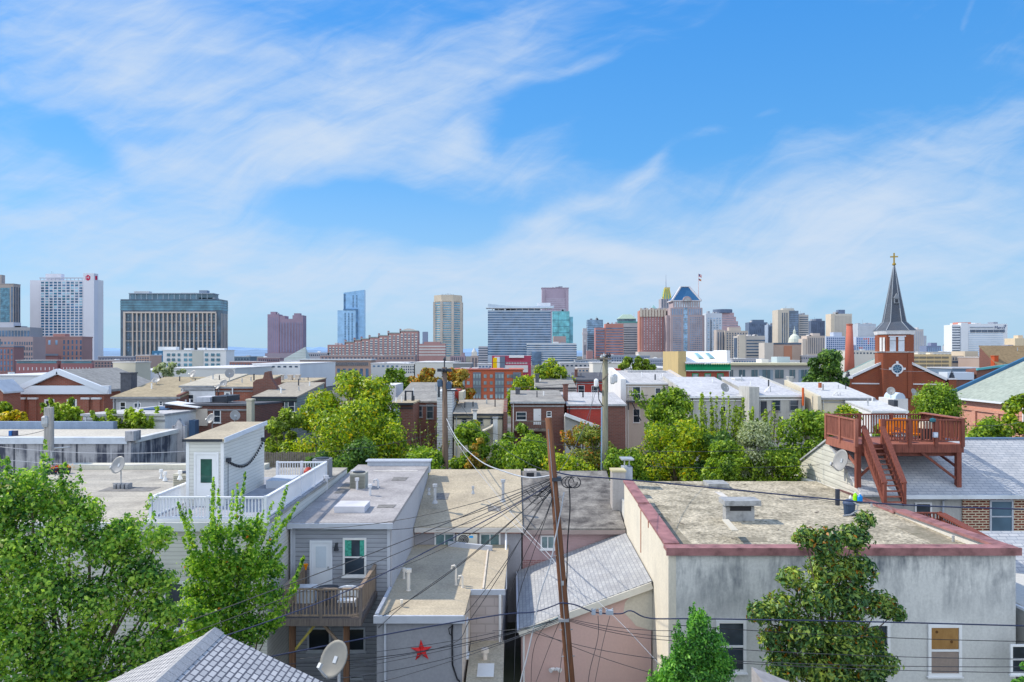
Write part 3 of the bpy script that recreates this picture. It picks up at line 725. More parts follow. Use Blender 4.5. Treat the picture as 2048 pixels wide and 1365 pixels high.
bands(T, 656, 715, 11, fg((.1, .12, .2), .15), .5, 1212, 1246, False); bands(T, 660, 715, 10, fg((.1, .12, .2), .15), .5, 1192, 1209, False, p=-.8)
T = tower('green_roof_tower', 'pale grey tower with a green hipped roof', 1237, 1275, 645, 1080, 18, fm((.46, .44, .43), .15)); bands(T, 655, 715, 13, GD, .35, 1247, 1274, False)
block(T, 1237, 1272, 638, 646, fg((.1, .2, .24), .15), .4, 16, 'glazed_storey'); MB().box(wx(1236, 1080), wx(1276, 1080), 1079.4, 1099, wz(646, 1080), wz(643.5, 1080)).build('cornice', fm((.1, .3, .26), .15), T.e)
m = MB(); Y = 1080
m.hexa([(wx(1236, Y), Y, wz(638, Y)), (wx(1273, Y), Y, wz(638, Y)), (wx(1273, Y), Y + 17, wz(638, Y)), (wx(1236, Y), Y + 17, wz(638, Y))], [(wx(1247, Y), Y + 6, wz(629, Y)), (wx(1263, Y), Y + 6, wz(629, Y)), (wx(1263, Y), Y + 11, wz(629, Y)), (wx(1247, Y), Y + 11, wz(629, Y))])
m.build('roof', fm((.36, .45, .35), .15), T.e); mast(T, 1268, 627, fm((.6, .4, .35), .1), .5)
# 19 brown towers
T = tower('twin_bay_tower', 'red brown brick tower with beige ribbed top and thin white window lines', 1283, 1332, 620, 1000, 22, fm((.34, .16, .14), .12))
block(T, 1279, 1283, 622, 730, fm((.44, .2, .15), .1), 3, 16, 'side_bay')
BE = fm((.52, .46, .38), .12)
for i in range(9): MB().box(wx(1280 + i*5.9, 1000), wx(1284.5 + i*5.9, 1000), 998.2, 1000, wz(634, 1000), wz(617 + (i % 2)*2, 1000)).build('ribbed_top', BE, T.e)
strips(T, 1286, 1331, 634, 702, 8, fm((.58, .56, .58), .1), .26, floors=20, span=fg((.07, .09, .14), .15), spf=.5); sstrips(T, 4, 630, 705, BE, .3)
block(T, 1277, 1333, 704, 730, fm((.62, .58, .54), .1), -3, 24, 'podium'); c = P(1307, 615, 1010)
MB().lathe((c.x, 1010, T.zt), [(4.5, 0), (4.5, 2.5), (.1, 7)], 4).build('green_cap', fm((.25, .42, .4), .2), T.e)
# 20 art deco
Y = 1150; DEC = fm((.34, .31, .32), .15); T = tower('deco_tower', 'stepped art deco tower with a green and gold roof and needle mast', 1322, 1346, 598, Y, 18, DEC)
strips(T, 1323, 1346, 599, 640, 5, GD, .4)
m = MB(); m.hexa([(wx(1326, Y), Y + 2, wz(598, Y)), (wx(1343.5, Y), Y + 2, wz(598, Y)), (wx(1343.5, Y), Y + 15, wz(598, Y)), (wx(1326, Y), Y + 15, wz(598, Y))], [(wx(1330, Y), Y + 5, wz(577, Y)), (wx(1340, Y), Y + 5, wz(577, Y)), (wx(1340, Y), Y + 12, wz(577, Y)), (wx(1330, Y), Y + 12, wz(577, Y))])
rf = m.build('roof', fm((.22, .36, .26), .1), T.e)
for i in range(4):
    f_ = i / 3; MB().bar((wx(1326.6 + 16*f_, Y), Y + 1.6, wz(598, Y)), (wx(1330.5 + 9*f_, Y), Y + 4.7, wz(577, Y)), 1.1).build('gold_rib', fm((.6, .46, .1), .05), rf)
MB().tube([(wx(1334, Y), Y + 8, wz(577.5, Y)), (wx(1334, Y), Y + 8, wz(566, Y)), (wx(1334, Y), Y + 8, wz(548, Y))], [.9, .5, .15], 6).build('mast', fm((.3, .33, .4), .1), T.e)
block(T, 1330, 1340, 575, 578, fm((.5, .42, .2), .1), 5, 8, 'gold_cap'); block(T, 1320, 1349, 616, 640, DEC, -1, 20, 'shoulder')
# 21 blue pyramid tower
Y = 980; PM = fm((.34, .27, .27), .14); GBW = fg((.16, .26, .4), .15)
T = tower('pyramid_roof_tower', 'postmodern granite tower with a dark blue pyramid roof', 1346, 1400, 602, Y, 26, PM)
block(T, 1341, 1405, 616, 740, PM, -1.5, 29, 'shaft'); block(T, 1333, 1409, 631, 740, PM, 3, 24, 'side_wings')
T.Y -= 1.5
grid(T, 1346, 1363, 634, 712, 6, 19, GBW, .55, .55); grid(T, 1379, 1404, 634, 712, 7, 19, GBW, .55, .55); strips(T, 1366, 1376, 616, 712, 1, fg((.2, .36, .52), .12), .8, floors=22, span=PM, spf=.15)
strips(T, 1343, 1365, 618, 630, 6, GBW, .5); strips(T, 1377, 1403, 618, 630, 7, GBW, .5); T.Y += 1.5; strips(T, 1348, 1399, 604, 615, 11, fg((.4, .48, .55), .1), .45)
BLU = fm((.025, .09, .2), .06, .05); m = MB(); STN2 = fm((.56, .54, .55), .12)
ze, zr = wz(601, Y), wz(573, Y)
m.hexa([(wx(1344, Y), Y, ze), (wx(1402, Y), Y, ze), (wx(1402, Y), Y + 26, ze), (wx(1344, Y), Y + 26, ze)], [(wx(1365, Y), Y + 12, zr), (wx(1383, Y), Y + 12, zr), (wx(1383, Y), Y + 15, zr), (wx(1365, Y), Y + 15, zr)]); rf = m.build('roof', BLU, T.e)
for a, b_ in (((1344, 0), (1365, 12)), ((1402, 0), (1383, 12))): MB().bar((wx(a[0], Y), Y - .4, ze), (wx(b_[0], Y), Y + 11.6, zr), 1.9).build('hip', STN2, rf)
MB().box(wx(1364, Y), wx(1384, Y), Y + 11, Y + 16, zr, zr + .9).build('ridge', STN2, rf)
MB().box(wx(1342.5, Y), wx(1403.5, Y), Y - 1, Y + 27, wz(603, Y), wz(601, Y)).build('cornice', STN2, T.e)
pts = [(1374 + 9*math.cos(math.pi*i/10), 603 - 10*math.sin(math.pi*i/10)) for i in range(11)]
m = MB(); m.hexa([(wx(a, Y), Y - 1.6, wz(b_, Y)) for a, b_ in pts], [(wx(a, Y), Y + 6, wz(b_, Y)) for a, b_ in pts]); m.build('arched_gable', PM, rf)
pts = [(1374 + 6*math.cos(math.pi*i/10), 603 - 6.5*math.sin(math.pi*i/10)) for i in range(11)]
m = MB(); m.hexa([(wx(a, Y), Y - 2, wz(b_, Y)) for a, b_ in pts], [(wx(a, Y), Y - 1.7, wz(b_, Y)) for a, b_ in pts]); m.build('arch_window', fg((.5, .5, .5), .1), rf)
# flagpole beside the roof
Y = 985; t = thing('flagpole', 'tall flagpole with two flags beside the blue pyramid roof', 'flagpole', (wx(1397, Y), Y, wz(601, Y)))
MB().tube([(wx(1397, Y), Y, wz(602, Y)), (wx(1397, Y), Y, wz(547.5, Y))], [.45, .22], 6).build('pole', fm((.6, .42, .4), .05), t)
def stripes(name, c1, c2, n, z0, z1):
    m_, nt_, b = newmat(name); q_ = N(nt_)
    p = q_('ShaderNodeSeparateXYZ', {0: q_('ShaderNodeTexCoord').outputs['Generated']})
    f_ = q_.math('GREATER_THAN', q_.math('FRACT', q_.math('MULTIPLY', p.outputs[2], n)), .5)
    cant = q_.math('MULTIPLY', q_.math('LESS_THAN', p.outputs[0], .45), q_.math('GREATER_THAN', p.outputs[2], .5))
    nt_.links.new(q_.mix(cant, q_.mix(f_, c4(c1), c4(c2)), (.03, .05, .2, 1)), b.inputs['Base Color']); b.inputs['Roughness'].default_value = .8
    return m_
def flag(px0, px1, y0, y1, mat, nm):
    m_ = MB(); n_ = 6
    for i in range(n_):
        a, b_ = i/n_, (i+1)/n_
        f0, f1 = math.sin(a*6)*.5, math.sin(b_*6)*.5
        A = lambda f_, yy, w: (wx(px0 + (px1-px0)*f_, Y), Y + w, wz(yy + 2.5*f_, Y))
        m_.poly([A(a, y1, f0), A(b_, y1, f1), A(b_, y0, f1), A(a, y0, f0)])
    m_.build(nm, mat, t)
flag(1397.3, 1403.5, 548, 554, stripes('flag_cloth', (.5, .05, .06), (.75, .72, .72), 6.5, 0, 1), 'flag'); flag(1397.3, 1402.5, 557, 561, stripes('flag_cloth', (.6, .4, .1), (.5, .08, .08), 2, 0, 1), 'flag')
# 22 ...
T = tower('white_slab_tower', 'pale blue white slab tower with a dark vertical slot, right of the blue pyramid tower', 1412, 1444, 627, 1040, 18, fm((.56, .6, .66), .1, .05)); strips(T, 1414, 1443, 636, 710, 5, fg((.3, .42, .56), .12), .55, floors=16, span=fm((.6, .63, .68), .1), spf=.3); strips(T, 1420, 1424, 640, 705, 1, GD, .5, p=.6)
T = tower('stepped_pink_tower', 'pink granite tower stepping down to the right, with a dark drum on top', 1440, 1468, 626, 1250, 24, fm((.42, .29, .3), .15))
for a, b_, t_ in ((1468, 1472, 634), (1472, 1476, 643), (1476, 1480, 652)): block(T, a, b_, t_, 740, fm((.42, .29, .3), .15), 0, 22)
bands(T, 632, 655, 5, fg((.3, .28, .36), .15), .3, 1441, 1468, False); bands(T, 646, 656, 2, fg((.3, .28, .36), .15), .3, 1468, 1476, False); c = P(1444, 626, 1262)
MB().lathe((wx(1445, 1262), 1262, T.zt - .1), [(16, 0), (16, 6)], 20).build('drum', fm((.1, .13, .2), .1), T.e)
T = tower('ribbed_stone_tower', 'beige stone tower of many vertical ribs, right of the pale slab', 1450, 1496, 662, 880, 18, fm((.44, .38, .33), .1)); strips(T, 1452, 1495, 666, 722, 8, GD, .42, floors=12, span=fm((.4, .35, .3), .1), spf=.3); block(T, 1458, 1482, 655, 663, fm((.44, .38, .33), .1), 3, 8, 'penthouse'); block(T, 1433, 1450, 660, 740, fm((.4, .35, .32), .1), 4, 12, 'wing'); T.Y += 4; strips(T, 1434, 1449, 665, 715, 3, GD, .4); sstrips(T, 3, 668, 720, GD, .4)
T = tower('banded_office', 'grey beige office with horizontal windows in front of the ribbed stone tower', 1476, 1530, 672, 760, 16, fm((.42, .39, .36), .1), 'office'); bands(T, 680, 722, 7, GD, .5, 1493, 1530, False); bands(T, 680, 722, 7, GD, .5, 1477, 1490, False); block(T, 1478, 1491, 670, 740, fm((.56, .5, .42), .08), -.8, 6, 'stair_block'); sstrips(T, 1, 676, 722, GD, .7)
T = tower('navy_block', 'dark navy office tower behind the banded office', 1498, 1535, 645, 1100, 18, fm((.09, .12, .18), .12)); strips(T, 1500, 1534, 648, 700, 9, fg((.12, .16, .24), .1), .5); block(T, 1505, 1528, 640, 646, fm((.1, .13, .18), .12), 3, 8, 'penthouse')
T = tower('blue_mullion_block', 'small blue grey tower right of the navy tower', 1536, 1555, 650, 1050, 14, fm((.3, .36, .46), .1)); strips(T, 1537, 1554, 653, 705, 6, GD, .45)
T = tower('dark_fin_tower', 'tall grey tower with pale piers and a dark glass face', 1562, 1597, 622, 1000, 26, fg((.06, .1, .16), .1)); block(T, 1556, 1578, 620, 740, fm((.5, .45, .38), .1), -1, 22, 'stone_bay'); T.Y -= 1; strips(T, 1563, 1576, 626, 690, 3, GD, .5); T.Y += 1; block(T, 1566, 1588, 617, 623, fm((.5, .47, .42), .1), 3, 10, 'penthouse'); bands(T, 628, 688, 14, fg((.1, .16, .26), .1), .5, 1578, 1597, False); mast(T, 1572, 612, GREYM, .3); mast(T, 1582, 614, GREYM, .3)
sstrips(T, 4, 628, 690, GD, .5)
T = tower('banded_beige_tower', 'beige tower with fine horizontal windows attached right of the tall grey tower', 1597.5, 1617, 630, 1010, 20, fm((.48, .45, .42), .1)); bands(T, 634, 695, 14, GD, .45, 1599, 1616, False)
T = tower('black_tower', 'dark slate tower standing between two beige towers', 1622, 1650, 642, 1100, 18, fm((.08, .1, .15), .12)); strips(T, 1623, 1650, 645, 690, 8, fg((.12, .16, .26), .1), .4); block(T, 1632, 1642, 638, 643, fm((.12, .14, .2), .1), 3, 7, 'penthouse')
T = tower('slotted_beige_tower', 'plain beige tower with fine vertical slots and a dark roof box', 1664, 1704, 628, 1050, 20, fm((.54, .49, .42), .1)); strips(T, 1670, 1703, 632, 690, 12, fm((.4, .36, .32), .12), .4); roofbox(T, 1677, 1690, 620, fm((.1, .13, .2), .1), 4, 8)
block(T, 1662, 1668, 628, 720, fm((.6, .52, .42), .08), -.5, 18, 'corner_pier')
BLW = fm((.5, .56, .68), .1); BG2 = fg((.04, .12, .36), .05)
T = tower('blue_window_block', 'apartment block of bright blue windows in a white frame, left of the brick stack', 1652, 1690, 673, 720, 14, BLW, 'apartments'); grid(T, 1653, 1690, 675, 712, 9, 9, BG2, .55, .62)
block(T, 1667, 1684, 665, 674, fm((.4, .43, .5), .12), 4, 8, 'penthouse')
T = tower('blue_window_block', 'apartment block of blue windows with a few coloured panels, between brick stack and church tower', 1712, 1752, 674, 720, 14, BLW, 'apartments'); grid(T, 1713, 1752, 676, 712, 9, 8, None, .55, .62, mats=[BG2, BG2, BG2, GB, fm((.5, .08, .06), .05)])
T = tower('grey_rooftop_block', 'grey blue block with rooftop plant, showing left of the spire', 1716, 1752, 648, 950, 18, fm((.42, .46, .52), .12)); strips(T, 1718, 1751, 652, 672, 14, fm((.56, .58, .62), .1), .5)
T = tower('ribbed_residential_tower', 'pale ribbed tower showing right of the church tower', 1826, 1847, 659, 900, 30, fm((.50, .47, .46), .12)); strips(T, 1827, 1846, 663, 705, 5, fm((.36, .38, .44), .15), .4); block(T, 1847, 1853, 672, 730, fm((.4, .42, .48), .15), 2, 24, 'wing')
T = tower('dome_hall', 'old stone hall with a pale dome and lantern in the city centre', 1570, 1606, 690, 820, 18, fm((.46, .42, .38), .12), 'hall'); c = P(1589, 684, 828)
MB().lathe((c.x, 828, T.zt), [(7, 0), (7, 3)], 14).build('drum', fm((.55, .52, .46), .1), T.e); MB().lathe((c.x, 828, T.zt + 3), [(6.6, 0), (6, 3.5), (4.4, 6.8), (1.6, 9)], 14).build('dome', fm((.56, .58, .5), .1), T.e)
MB().lathe((c.x, 828, T.zt + 11.9), [(1.5, 0), (1.5, 3.2), (.3, 5.5), (.1, 9)], 8).build('lantern', fm((.5, .52, .45), .1), T.e)
T = tower('rust_hall', 'rust brown hall with vertical fins below the pale dome', 1547, 1603, 687, 600, 14, fm((.36, .25, .2), .08), 'hall'); strips(T, 1548, 1603, 692, 720, 26, fm((.5, .42, .36), .08), .3, 'fin'); bands(T, 686, 690, 1, GD, .9, 1547, 1603, False); block(T, 1529, 1547, 686, 730, fm((.48, .44, .4), .08), -1, 14, 'side_block')
block(T, 1568, 1584, 692, 730, fm((.36, .17, .11), .05), -.4, 2, 'brick_bay')
T = tower('stone_gothic_block', 'tan stone block with ribbed walls, left of the tree beside the church', 1614, 1650, 672, 700, 14, fm((.46, .39, .34), .1), 'office'); strips(T, 1616, 1649, 676, 708, 9, GD, .35); block(T, 1625, 1640, 667, 673, fm((.48, .42, .38), .1), 3, 6, 'penthouse'); block(T, 1605, 1614, 678, 730, fm((.55, .48, .42), .08), 1, 10, 'wing')
# hospital with its name
HW = fm((.70, .72, .76), .06, .03)
T = tower('hospital', 'white hospital block with dark letters at its top right corner', 1936, 2015, 648, 640, 18, HW, 'hospital')
bands(T, 663, 712, 13, fg((.45, .56, .68), .1, .1), .4, 1937, 2006, False)
block(T, 1922, 1936, 646, 740, HW, -2, 16, 'stair_slab'); block(T, 1904, 1922, 650, 740, HW, -1, 12, 'side_wing'); T.Y -= 1
bands(T, 654, 706, 10, GD, .4, 1904.5, 1920, False); T.Y += 1; sstrips(T, 1, 655, 706, GD, .6)
for i in range(6): MB().box(wx(1940.5 + i*11.7, 640), wx(1950.5 + i*11.7, 640), 639.4, 640, wz(665, 640), wz(660, 640)).build('window', GD, T.e)
MB().box(wx(1940, 640), wx(1986, 640), 639.4, 640, wz(656, 640), wz(654, 640)).build('louvre', fm((.3, .34, .4), .05), T.e)
MB().box(wx(1916, 642), wx(1942, 642), 642, 650, wz(649, 642), wz(645, 642)).build('penthouse', fm((.45, .2, .16), .06), T.e)
c = P(2002, 655.5, 639); letters('Mercy', 3.6, (c.x - .6, 639.3, c.z), fm((.05, .08, .16), .03), T.e); c = P(2010, 654, 639); letters('+', 4.6, (c.x + .5, 639.3, c.z + .7), fm((.05, .08, .16), .03), T.e)
# right edge odds
T = tower('cream_block', 'stepped cream block at the right edge on the skyline', 2030, 2060, 677, 560, 12, fm((.60, .50, .36), .06), 'building'); block(T, 2036, 2046, 671, 680, fm((.6, .5, .38), .06), 2, 5, 'penthouse'); block(T, 2016, 2032, 690, 730, fm((.3, .3, .36), .08), 2, 8, 'dark_wing')
T = tower('navy_flats', 'dark blue grey flats between church tower and hospital', 1853, 1882, 692, 800, 14, fm((.15, .18, .28), .12), 'flats'); strips(T, 1855, 1881, 695, 706, 7, GL, .25); block(T, 1862, 1874, 686, 693, fm((.17, .19, .28), .12), 2, 7)
t = thing('church_spire', 'tiny dark distant spire left of the hospital', 'spire', (wx(1891.5, 700), 700, 0)); c = P(1891.5, 0, 700)
MB().box(c.x - 2, c.x + 2, 698, 702, 0, wz(692, 700)).build('belfry', fm((.4, .4, .42), .1), t); MB().lathe((c.x, 700, wz(692, 700)), [(2.2, 0), (1.6, 2.2), (.5, 3.6), (.1, 9)], 8).build('spirelet', fm((.12, .16, .2), .08), t)
T = tower('parking_garage', 'cream parking garage of three open decks right of the church tower', 1818, 1903, 709, 300, 20, fm((.60, .46, .28), .03), 'parking garage')
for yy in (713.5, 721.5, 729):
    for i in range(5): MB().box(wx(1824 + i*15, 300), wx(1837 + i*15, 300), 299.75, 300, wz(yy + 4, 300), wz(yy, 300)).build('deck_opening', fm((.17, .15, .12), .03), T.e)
block(T, 1860, 1866, 706, 711, fm((.6, .56, .5), .03), 2, 3, 'stair_head')
T = tower('tan_hospital_wing', 'blank tan and beige annexe beside the parking garage', 1903, 1958, 712, 320, 18, fm((.38, .33, .28), .04), 'building'); block(T, 1930, 1956, 703, 740, fm((.46, .40, .32), .04), -1, 10, 'tall_block'); grid(T, 1904, 1920, 714, 722, 3, 1, GD, .3, .7); block(T, 1905, 1918, 722.5, 726, GD, -.2, 1, 'dark_window')
# smoke stack
Y = 420; t = thing('brick_stack', 'round red brick factory stack standing behind the church roof', 'chimney stack', (wx(1699, Y), Y, 0))
MB().tube([(wx(1699, Y), Y, 0), (wx(1699, Y), Y, wz(716, Y)), (wx(1699, Y), Y, wz(650, Y))], [2.9, 2.5, 1.6], 14).build('shaft', fm((.36, .12, .09), .02, .12), t, True)
MB().tube([(wx(1699, Y), Y, wz(651, Y)), (wx(1699, Y), Y, wz(648, Y))], [1.75, 1.75], 14).build('rim', fm((.3, .11, .08), .02), t)
# --------------------------------------------------- low city between
LOWS = [ # x0,x1,ytop,Y,D,color,label,windows
    (-30, 95, 753, 200, 90, (.62, .64, .68), 'large flat white roofed hall behind the brick pediment building', None),
    (188, 240, 722, 330, 14, (.25, .18, .18), 'brown brick block with roof clutter left of the cream wall', (8, 2)),
    (226, 271, 726, 240, 10, (.58, .53, .42), 'blank cream wall building below the dark glass block', None),
    (272, 300, 712, 300, 10, (.36, .26, .22), 'tan brick block with pale framed windows beside the blue bay', (5, 4)),
    (196, 268, 714, 420, 14, (.2, .2, .24), 'long dark low building with white roof under the glass block', (12, 1)),
    (459, 512, 725, 330, 14, (.24, .12, .1), 'low red brown building with a dark glazed top right of the white block', (9, 1)),
    (462, 500, 714, 520, 14, (.12, .16, .2), 'dark shed with skylights right of the white block', (6, 1)),
    (505, 600, 729, 300, 60, (.70, .71, .72), 'low white shed left of the long brown brick block', (8, 1)),
    (515, 560, 716, 800, 14, (.28, .2, .22), 'dark red rows at the foot of the brick tower pair', (10, 1)),
    (560, 598, 724, 420, 12, (.68, .69, .7), 'white panel building in front of the glass pyramid', (3, 2)),
    (598, 660, 706, 1000, 14, (.36, .36, .4), 'flat grey waterfront sheds right of the glass pyramid', (14, 1)),
    (742, 800, 728, 360, 60, (.5, .51, .52), 'grey rooftop plant building right of the long brick block', (6, 1)),
    (828, 906, 726, 330, 50, (.62, .61, .57), 'cream windowless hall under the stepped brick building', None),
    (800, 830, 729, 330, 10, (.64, .63, .6), 'white grid fronted block left of the cream hall', (6, 3)),
    (906, 942, 728, 300, 12, (.2, .21, .22), 'dark grey hall left of the clock tower', None),
    (955, 985, 729, 300, 12, (.5, .52, .56), 'small pale blue building between clock tower and yellow panel', (4, 1)),
    (1150, 1230, 720, 700, 14, (.3, .33, .38), 'dull blue grey low rise right of the banded wing', (16, 1)),
    (1155, 1200, 737, 330, 12, (.48, .42, .38), 'low tan building left of the middle utility pole', (6, 1)),
    (1186, 1252, 727, 240, 12, (.66, .64, .6), 'plain white walled building behind the middle utility pole', None),
    (1174, 1186, 702, 900, 10, (.34, .2, .2), 'narrow maroon tower at the foot of the grey glass slab', None),
    (1206, 1300, 712, 640, 14, (.24, .27, .34), 'dark blue parking deck behind the pole top', (18, 2)),
    (1296, 1336, 718, 500, 14, (.34, .36, .42), 'blue grey office low rise right of the pole', (9, 3)),
    (1336, 1356, 722, 420, 12, (.62, .6, .58), 'small white and beige block left of the yellow gable', (4, 2)),
    (1250, 1358, 738, 260, 60, (.52, .51, .48), 'long flat beige roofed row behind the white roofed house', (12, 1)),
    (1465, 1530, 719, 420, 14, (.38, .38, .42), 'grey rooftop row behind the grey apartment row', (12, 1)),
    (1530, 1600, 722, 420, 12, (.6, .6, .62), 'white roof plant row behind the grey apartment row', (10, 1)),
    (1600, 1640, 712, 600, 12, (.36, .34, .36), 'grey stone low rise under the tan stone block', (8, 1)),
    (1690, 1760, 702, 500, 12, (.52, .5, .47), 'pale stone church hall below the blue windows', (10, 1)),
    (1836, 1905, 705, 460, 40, (.66, .64, .6), 'white flat roofs above the parking garage', (9, 1)),
    (1958, 2040, 716, 300, 14, (.34, .27, .24), 'brown low rise under the hospital', (7, 1)),
    (2004, 2020, 705, 420, 8, (.64, .62, .58), 'small white building right of the hospital base', (2, 1)),
    (1120, 1300, 727, 480, 12, (.42, .42, .44), 'long grey roofs below the terracotta block', (20, 1)),
    (330, 470, 738, 260, 60, (.6, .6, .58), 'low pale rooftops under the white mid-rise', None),
    (640, 830, 712, 640, 16, (.3, .22, .21), 'dark brick base rows in front of the stepped building', (26, 1)),
    (1905, 1990, 738, 230, 14, (.1, .14, .2), 'dark blue flat roofs right of the parking garage', None),
]
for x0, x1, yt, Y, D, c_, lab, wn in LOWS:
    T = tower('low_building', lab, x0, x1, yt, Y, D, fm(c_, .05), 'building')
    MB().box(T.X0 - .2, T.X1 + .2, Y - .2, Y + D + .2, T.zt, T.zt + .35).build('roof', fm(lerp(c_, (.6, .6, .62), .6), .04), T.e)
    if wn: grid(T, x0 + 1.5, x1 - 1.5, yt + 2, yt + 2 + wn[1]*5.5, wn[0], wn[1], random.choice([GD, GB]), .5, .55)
    rr = random.Random(x0)
    for k in range(rr.randint(1, 4)):
        a = rr.uniform(x0 + 2, x1 - 7); w_ = rr.uniform(3, 7); roofbox(T, a, a + w_, yt - rr.uniform(1.2, 3.2), rr.choice([WHITE, GALV, GREYM, OFFWHITE]), rr.uniform(1, D*.5), 2.5, 'roof_unit')
# ------------------------------------------------------------------ plants
def leaf_mesh(name, C, Nrm, size, mat, aspect=.55, parent=None, fold=.18):
    n = len(C); C = np.asarray(C, float); Nrm = np.asarray(Nrm, float)
    Nrm /= np.linalg.norm(Nrm, axis=1)[:, None] + 1e-9
    R = rng.normal(size=(n, 3)); T = np.cross(Nrm, R); T /= np.linalg.norm(T, axis=1)[:, None] + 1e-9
    B = np.cross(Nrm, T); s = size * rng.uniform(.45, 1.5, (n, 1))
    V = np.empty((n, 4, 3))
    V[:, 0] = C - T*s*.5; V[:, 1] = C + B*s*aspect*.5 + Nrm*s*fold; V[:, 2] = C + T*s*.5; V[:, 3] = C - B*s*aspect*.5 + Nrm*s*fold
    lo = np.array([V[..., 0].mean(), V[..., 1].mean(), V[..., 2].min()])
    me = bpy.data.meshes.new(name)
    me.vertices.add(n*4); me.vertices.foreach_set('co', (V.reshape(-1, 3) - lo).ravel())
    me.loops.add(n*4); me.loops.foreach_set('vertex_index', np.arange(n*4, dtype=np.int32))
    me.polygons.add(n); me.polygons.foreach_set('loop_start', np.arange(0, n*4, 4, dtype=np.int32)); me.polygons.foreach_set('loop_total', np.full(n, 4, dtype=np.int32))
    me.materials.append(mat); me.update(calc_edges=True); me.validate()
    o = bpy.data.objects.new(name, me); COL.objects.link(o); o.location = lo
    if parent is not None:
        o.parent = parent; pl = wloc(parent); o.location = Vector(lo) - pl
    return o
LM = {
 'green': leafmat('green', (.014, .04, .008), (.075, .15, .018), (.22, .31, .03)),
 'yellowgreen': leafmat('yellowgreen', (.016, .042, .008), (.095, .175, .018), (.34, .38, .03), (.52, .40, .02), .06),
 'dark': leafmat('dark', (.008, .024, .008), (.035, .085, .02), (.11, .20, .03)),
 'lime': leafmat('lime', (.03, .065, .01), (.13, .21, .02), (.30, .38, .05)),
 'maple': leafmat('maple', (.008, .04, .014), (.065, .165, .025), (.27, .40, .055), (.34, .34, .16), .05, .42),
 'maple2': leafmat('maple2', (.012, .06, .012), (.075, .19, .022), (.28, .42, .05), (.8, .2, .02), .006, .42),
 'autumn': leafmat('autumn', (.05, .05, .015), (.20, .16, .03), (.40, .26, .05), (.50, .15, .03), .22),
 'rust': leafmat('rust', (.03, .05, .012), (.10, .14, .03), (.24, .26, .05), (.40, .15, .04), .13),
 'gold': leafmat('gold', (.06, .07, .01), (.32, .26, .02), (.62, .44, .03), (.6, .22, .02), .1),
 'silver': leafmat('silver', (.05, .08, .03), (.17, .21, .11), (.36, .40, .27)),
 'olive': leafmat('olive', (.02, .04, .01), (.085, .14, .018), (.22, .30, .035)),
 'magnolia': leafmat('magnolia', (.008, .03, .014), (.04, .10, .025), (.20, .26, .04), (.30, .13, .03), .05, .2),
 'cypress': leafmat('cypress', (.008, .035, .012), (.04, .15, .025), (.14, .34, .045)),
}
BARK = plain((.10, .08, .065), .95, .3, 3.0); BARKG = plain((.17, .15, .13), .95, .3, 3.0)
def limbs(parent, base, ends, r0, mat=BARK, name='trunk', fork=.45):
    m = MB(); top = Vector(base); mean = sum((Vector(e) for e in ends), Vector()) / len(ends)
    fk = top.lerp(mean, fork); k = 5
    m.tube([top, top.lerp(fk, .5) + Vector((r0*.4, 0, 0)), fk], [r0, r0*.8, r0*.62], 7)
    for e in ends:
        e = Vector(e); mid = fk.lerp(e, .5) + Vector((random.uniform(-.3, .3), random.uniform(-.3, .3), .25))
        m.tube([fk - (fk - top)*.04, mid, e], [r0*.5, r0*.26, r0*.06], 5)
    return m.build(name, mat, parent)
def crown_points(lobes, n, inner=.55, up=.35, rnd=.7, squash=None):
    w = np.array([l[1]**2 for l in lobes]); w = w / w.sum(); Cs = []; Ns = []
    for (c, r), ww in zip(lobes, w):
        k = max(8, int(n*ww)); d = rng.normal(size=(k, 3)); d /= np.linalg.norm(d, axis=1)[:, None]
        rad = r * (inner + (1 - inner) * rng.random((k, 1))**.5) * (1 + .12*rng.normal(size=(k, 1)))
        p = np.array(c) + d * rad * np.array([1, 1, .85])
        Cs.append(p); Ns.append(d + np.array([0, 0, up]) + rnd*rng.normal(size=(k, 3)))
    return np.vstack(Cs), np.vstack(Ns)
def tree(label, x0, x1, yt, yb, Y, pal='green', n=6000, leaf=.28, lobes=14, cat='tree', group=None, name='tree', ry=None, lr=.40, trunk=True, bark=BARK, inner=.5, spread=.82, gz=0.0, aspect=.55, seed=None):
    rr = random.Random(seed if seed is not None else int(x0*7 + yt))
    if 50 < Y < 67: yb += 38; lobes = int(lobes*1.3)
    cx = wx((x0 + x1)/2, Y); rx = abs(wx(x1, Y) - wx(x0, Y))/2; zt, zb = wz(yt, Y), max(gz + .3, wz(yb, Y)); cz = (zt + zb)/2; rz = (zt - zb)/2; ry = ry or rx*.8
    t = thing(name, label, cat, (cx, Y, gz), group)
    L = []
    base = min(rx, rz, ry) * lr if min(rx, rz, ry) > .25*max(rx, rz) else min(rx, rz)*.6
    for i in range(lobes):
        r = base * rr.uniform(.7, 1.25)
        a = rr.uniform(0, 2*math.pi); e = rr.uniform(-.9, 1.0); f = rr.uniform(.35, 1) ** .5 * (spread + .12)
        h = math.sqrt(max(0, 1 - abs(e)**3*.75))
        kx, kz = max(0, rx - r*.85), max(0, rz - r*.8)
        L.append(((cx + kx*h*math.cos(a)*f, Y + max(0, ry - r*.6)*h*math.sin(a)*f, cz + kz*e), r))
    L.append(((cx, Y, cz), base*1.2)); L.append(((cx + rx*.1, Y, zt - base*.9), base*.9)); L.append(((cx - rx + base*.9, Y, cz - rz*.1), base*.9)); L.append(((cx + rx - base*.9, Y, cz - rz*.15), base*.9))
    C, Nn = crown_points(L, n, inner)
    keep = C[:, 2] > gz + .1
    if trunk: limbs(t, (cx, Y, gz), [l[0] for l in L[::2]], max(.12, min(.45, rx*.09)), bark)
    leaf_mesh('crown' if name == 'tree' else 'foliage', C[keep], Nn[keep], leaf, LM[pal], aspect, t)
    return t
